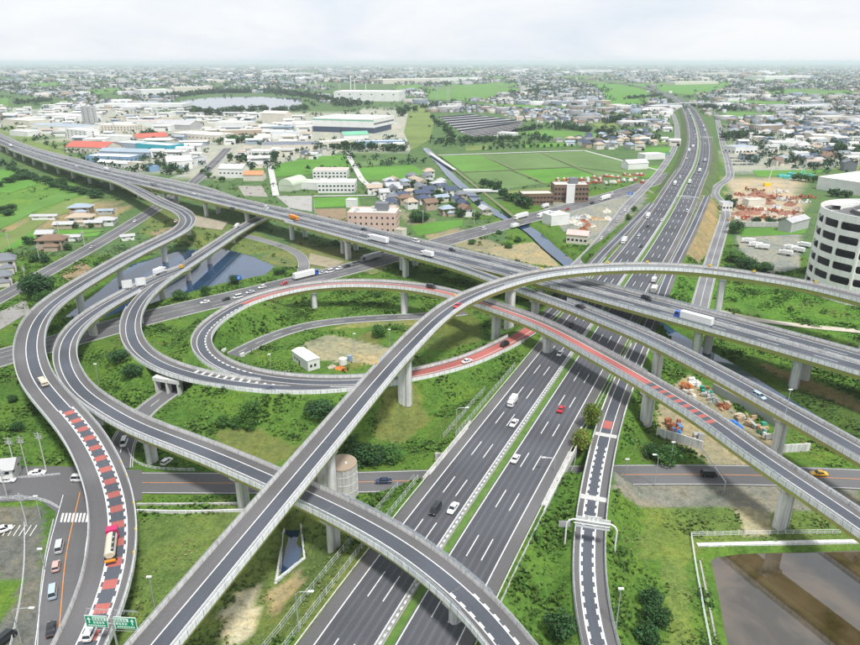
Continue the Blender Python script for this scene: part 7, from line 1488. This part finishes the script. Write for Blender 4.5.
# twin sign boards over the pond ramp; blue sign by the pond; road-side signs
for i, (u, v, z) in enumerate(((128, 290, 8.8), (141.5, 287.5, 8.6))):
    a = un(u, v, z); e = empty('sign_board', (float(a[0]), float(a[1]), z), .5); setp(e, f'large white framed sign board over the pond, {["left", "right"][i]} of pair', 'sign')
    for x in (-1.8, 1.8): mb = MB(); mb.tube((x, 0, -2), (x, 0, 4.2), .12, .12, 6); mb.build('post', STEEL, e)
    mb = MB(); mb.box(-2.3, 2.3, -.08, .08, 1.2, 5.0); mb.build('board', B_('white'), e); mb = MB(); mb.box(-2.0, 2.0, .09, .14, 1.6, 4.6); mb.build('frame', STEEL, e)
def bsign(u, v, h, w, bh, mat, label):
    a = un(u, v); e = empty('road_sign', (float(a[0]), float(a[1]), float(gh(*a)))); setp(e, label, 'road sign'); mb = MB(); mb.tube((0, .12, -.3), (0, .12, h), .09, .09, 6); mb.build('post', STEEL, e); mb = MB(); mb.box(-w / 2, w / 2, -.05, .03, h - bh, h); mb.build('board', mat, e)
    mb = MB(); mb.box(-w * .3, w * .3, -.07, -.05, h - bh * .45, h - bh * .35); mb.box(-w * .3, w * .1, -.07, -.05, h - bh * .75, h - bh * .65); mb.build('lettering', SW, e)
SB = plain('sign_blue', (.02, .14, .5), .4, .08, 1)
bsign(240, 288, 7, 2.2, 2.4, SB, 'tall blue direction sign beside the pond and busy road'); bsign(630, 199, 6, 4, 2.4, SB, 'blue direction sign at the far junction'); bsign(680, 190, 6, 4.5, 2.8, SG, 'green direction sign beside the far expressway'); bsign(667, 159, 8, 5, 3, SG, 'green sign beside the far expressway bend')
# overhead gantries on the far expressway
for s, lab in ((KAN.sat(676, 206), 'grey gantry across the far expressway by the brown slope'), (KAN.sat(700, 142), 'grey gantry across the distant expressway bend')):
    p, t, n = KAN.at(s); e = empty('sign_gantry', (float(p[0]), float(p[1]), float(p[2])), math.atan2(n[1], n[0])); setp(e, lab, 'gantry')
    mb = MB(); mb.path([(1, 0, 0), (1, 0, 7), (17, 0, 7), (17, 0, 0)], .3, 6); mb.build('frame', STEEL, e); mb = MB(); mb.box(5, 12, -.15, .15, 5.5, 8.2); mb.build('board', B_('grey'), e)
# overpass crossing the far expressway
A, Bq = un(672, 104, 12), un(702, 103, 12); pa = Path([('w', A[0] - 60, A[1], 8), ('w', A[0], A[1], 12.5), ('w', Bq[0], Bq[1], 12.5), ('w', Bq[0] + 60, Bq[1], 8)], 5.0)
e = empty('overpass'); setp(e, 'small overpass bridge crossing the distant expressway', 'bridge'); slab(pa, 8, e, 0, pa.L, 1.6, .6, CONC); strip(pa, -3.5, 3.5, .05, 'lane', ASPH_F, e); parapet(pa, -1, 8, [(0, pa.L)], e); parapet(pa, 1, 8, [(0, pa.L)], e)
# canal footbridge
A, Bq = un(463, 190.5, 1.5), un(501, 191, 1.5); pa = Path([('w', *A, 1.6), ('w', *((A + Bq) / 2), 1.7), ('w', *Bq, 1.6)], 3.0); e = empty('canal_bridge'); setp(e, 'small pale bridge over the canal by the houses', 'bridge'); mb = MB(); sweep(mb, pa, [(-3, 0), (3, 0), (3, -.8), (-3, -.8)], None, None, True); mb.build('deck', CONC_L, e)
for sg in (-1, 1): mb = MB(); sweep(mb, pa, [(sg * 2.8 - .1, 0), (sg * 2.8 + .1, 0), (sg * 2.8 + .1, 1), (sg * 2.8 - .1, 1)], None, None, True); mb.build('parapet', PFW, e)
# ------------------------------------------------------------------ junk yard between the ramps, scrap and rubble yards
JM = {'timber': plain('junk_timber', (.42, .30, .18)), 'metal': plain('junk_metal', (.45, .46, .45), .5, .3, 1, .4), 'rust': plain('junk_rust', (.30, .12, .06)), 'white': B_('white'), 'blue': TARP_B, 'orange': TARP_O, 'green': TARP_G, 'cream': B_('cream'), 'brick': plain('brick_rubble', (.30, .145, .10), .9, .45, .4), 'pinkr': plain('pink_rubble', (.42, .34, .28), .9, .4, .3), 'redmetal': plain('red_machine', (.42, .11, .07), .6, .35, .5)}
def pile(u, v, w, d, h, m, label, cat='junk pile', n=9, z=0.0):
    """heap of distinct boards, boxes and drums under one label: parts are the pieces"""
    a = un(u, v, z); g = random.Random(int(u * 13 + v * 7)); e = empty('junk_pile', (float(a[0]), float(a[1]), float(gh(*a))), g.uniform(0, 3)); setp(e, label, cat); ms = [JM[m]] * 2 + [JM[g.choice(('timber', 'metal', 'white', 'rust'))]]
    for k in range(n):
        x, y = g.uniform(-w / 2, w / 2), g.uniform(-d / 2, d / 2); l, b, t = g.uniform(.8, 2.6), g.uniform(.4, 1.4), g.uniform(.25, 1.0) * h; mb = MB(); mb.box(-l / 2, l / 2, -b / 2, b / 2, 0, t); o = mb.build(g.choice(('board', 'crate', 'sheet')), g.choice(ms), e); o.location = (x, y, g.uniform(-.1, .35) * h); o.rotation_euler = (g.uniform(-.2, .2), g.uniform(-.25, .25), g.uniform(0, 3))
pos = [(686, 388, 5, 3, 2.2, 'orange', 'orange and timber junk pile at the upper end of the yard'), (695, 384, 5, 3, 1.8, 'white', 'white and blue junk pile at the top of the yard'), (689, 396, 6, 3, 1.6, 'cream', 'pale junk pile under the red striped ramp'), (706, 392, 5, 3, 1.8, 'green', 'green covered junk pile by the sheet fence'), (709, 397, 4, 3, 1.6, 'metal', 'metal junk pile right of the green pile'), (718, 404, 6, 3, 1.8, 'metal', 'grey metal scrap pile in the middle of the yard'), (724, 408, 5, 3, 1.6, 'rust', 'rusty scrap pile in the middle of the yard'), (737, 416, 6, 3, 1.6, 'cream', 'cream board pile by the sheet fence'), (745, 420, 6, 3, 1.6, 'timber', 'timber pile by the sheet fence'), (752, 426, 6, 3, 1.8, 'metal', 'metal pile right of the blue tarpaulin'), (761, 431, 6, 3, 1.8, 'green', 'greenish scrap pile near the pier'), (769, 438, 5, 3, 2.0, 'white', 'white junk pile beside the pier'), (673, 427, 5, 3, 2.0, 'rust', 'red brown junk pile above the white retaining wall'), (676, 433, 6, 3, 2.4, 'blue', 'blue crates pile above the white retaining wall'), (690, 440, 7, 3, 1.4, 'cream', 'pale board pile along the white retaining wall'), (697, 441, 3, 2, 2.6, 'metal', 'dark metal stack at the end of the white wall')]
for u, v, w, d, h, m, lab in pos: pile(u, v, w, d, h, m, lab)
heap(735, 426, 9, 5, .8, TARP_B, 'blue tarpaulin spread in the junk yard', 'tarpaulin', 'tarpaulin')
for k, (u, v, m) in enumerate([(741, 196, 'redmetal'), (752, 203, 'white'), (763, 200, 'rust'), (772, 198, 'redmetal'), (781, 200, 'metal'), (793, 200, 'redmetal'), (742, 209, 'rust'), (757, 211, 'redmetal'), (774, 212, 'redmetal'), (792, 214, 'rust'), (800, 203, 'white'), (746, 219, 'redmetal'), (765, 219, 'rust'), (784, 219, 'white'), (798, 221, 'redmetal'), (736, 220, 'white'), (805, 198, 'redmetal'), (779, 193, 'white'), (754, 191, 'rust')]): pile(u, v, 16, 9, 2.6, m, f'{ {"redmetal": "red", "white": "white", "rust": "rusty", "metal": "grey"}[m]} scrap pile in the rubble yard, ' + ['at its back left corner', 'left of centre', 'behind the centre heaps', 'at back centre', 'right of the back centre pile', 'back right', 'at the left middle', 'in the middle, left', 'in the middle', 'in the middle, right', 'by the right edge', 'along the block wall, left', 'along the block wall, centre', 'along the block wall, right', 'at the right end of the block wall', 'at the left end of the block wall', 'near the large warehouse', 'below the teal machines', 'below the crane'][k], 'scrap pile', 16)
g = random.Random(3)
for k, (u, v, w, h, m) in enumerate([(745, 200, 26, 5, 'pinkr'), (757, 196, 24, 6, 'brick'), (768, 203, 18, 4, 'brick'), (790, 205, 16, 5, 'brick'), (750, 213, 26, 3.5, 'brick'), (768, 214, 22, 3, 'pinkr'), (786, 214, 20, 3.5, 'brick'), (797, 210, 14, 4, 'pinkr'), (737, 215, 12, 3, 'brick'), (735, 204, 14, 3, 'pinkr'), (776, 207, 14, 3.5, 'metal'), (760, 208, 14, 3, 'cream'), (800, 216, 12, 3, 'pinkr')]): heap(u, v, w, w * .6, h * .6, JM[m], f'{["pink", "red brick", "red brick", "red brick", "red brick", "pink", "red brick", "pink", "red brick", "pink", "grey metal", "pale", "pink"][k]} rubble heap in the yard behind the block wall, {ordw(sorted(range(13), key=lambda i: [745, 757, 768, 790, 750, 768.1, 786, 797, 737, 735, 776, 760, 800][i]).index(k))} from the left', 'rubble heap', 'rubble_heap')
for k in range(30):
    u, v = 558 + (k % 15) * 6.0 + g.uniform(-1, 1), 180.5 + (k // 15) * 5 + g.uniform(-2, 2) - (k % 15) * .25
    if 555 < u < 592 and v > 186: v = 181
    a = un(u, v); mb = MB(); l, w, h = g.uniform(3.5, 7), g.uniform(1.8, 3), g.uniform(1.2, 2.2); mb.box(-l / 2, l / 2, -w / 2, w / 2, 0, h); c = g.choice(('redmetal', 'redmetal', 'redmetal', 'white', 'orange')); e = empty('machine', (float(a[0]), float(a[1]), .1), g.uniform(0, 3)); mb.build('body', JM[c], e); mb = MB(); mb.tube((l * .2, 0, h), (l * .5, 0, h + g.uniform(.3, 2)), .3, .2, 6); mb.build('arm', JM[c], e); mb = MB(); mb.box(-l * .3, l * .1, -w * .3, w * .3, h, h + 1.3); mb.build('cabin', JM['white'], e)
    setp(e, f'{ {"redmetal": "red", "white": "white", "orange": "orange"}[c]} machine in the hire yard behind the brown school, {["back", "front"][k // 15]} row, {ordw(k % 15)} from left', 'machine', 'machines in the hire yard')
SC = {}
for u, v in sorted((g.uniform(555, 622), g.uniform(212, 232)) for _ in range(26)):
    if v > 252 - (u - 555) * .55 or u > 632 - (v - 205) * .9: continue
    m = g.choice(('metal', 'cream', 'white', 'timber', 'rust', 'cream')); heap(u, v, g.uniform(6, 11), g.uniform(5, 8), g.uniform(1.2, 3), JM[m], f'{ {"metal": "grey metal", "cream": "cream", "white": "white", "timber": "brown timber", "rust": "rusty"}[m]} scrap heap in the canal side yard, {ordw(SC.setdefault(m, []).append(1) or len(SC[m]) - 1)} such from left', 'scrap heap', 'scrap_heap', group='scrap heaps in the canal side yard')
for k in range(7): u = 782 + k * 4.6; a = un(u, 177 + (k % 2) * 1.5); mb = MB(); mb.box(-4, 4, -2.5, 2.5, 0, 2.2 + k % 3); mb.tube((2, 0, 2), (-3, 0, 6 + k % 3), .4, .3, 6); o = mb.build('teal_machine', MATS.get('teal_machine') or plain('teal_machine', (.10, .50, .48), .5, .2, .4)); o.location = (float(a[0]), float(a[1]), 0); o.rotation_euler.z = k; setp(o, f'teal machine beside the green strip, {ordw(k)} from the left', 'machine', 'teal machines')
a = un(767, 186); e = empty('crane', (float(a[0]), float(a[1]), 0)); setp(e, 'pale crane boom on a yellow body in the rubble yard', 'crane'); mb = MB(); mb.box(-3, 3, -1.5, 1.5, 0, 3); mb.build('body', YELLOW, e); mb = MB(); mb.tube((0, 0, 2.5), (4, 2, 20), .45, .25, 6); mb.build('boom', JM['cream'], e)
# ------------------------------------------------------------------ haze: one closed box of thin pale air round the camera and the whole plain
mb = MB(); mb.box(-27000, 27000, -7000, 43000, -6, 135); hz = mb.mesh('haze')
m_ = bpy.data.materials.new('haze_air'); m_.use_nodes = True; nt_ = m_.node_tree; nt_.nodes.clear()
ho = nt_.nodes.new('ShaderNodeOutputMaterial'); hv = nt_.nodes.new('ShaderNodeVolumePrincipled'); hv.inputs['Color'].default_value = (.84, .91, 1.0, 1); hv.inputs['Density'].default_value = HAZE; hv.inputs['Anisotropy'].default_value = .2
nt_.links.new(hv.outputs[0], ho.inputs['Volume']); hz.materials.append(m_); m_.cycles.homogeneous_volume = True
setp(link('haze', hz), 'thin pale summer haze over the whole plain', 'haze', None, 'stuff')
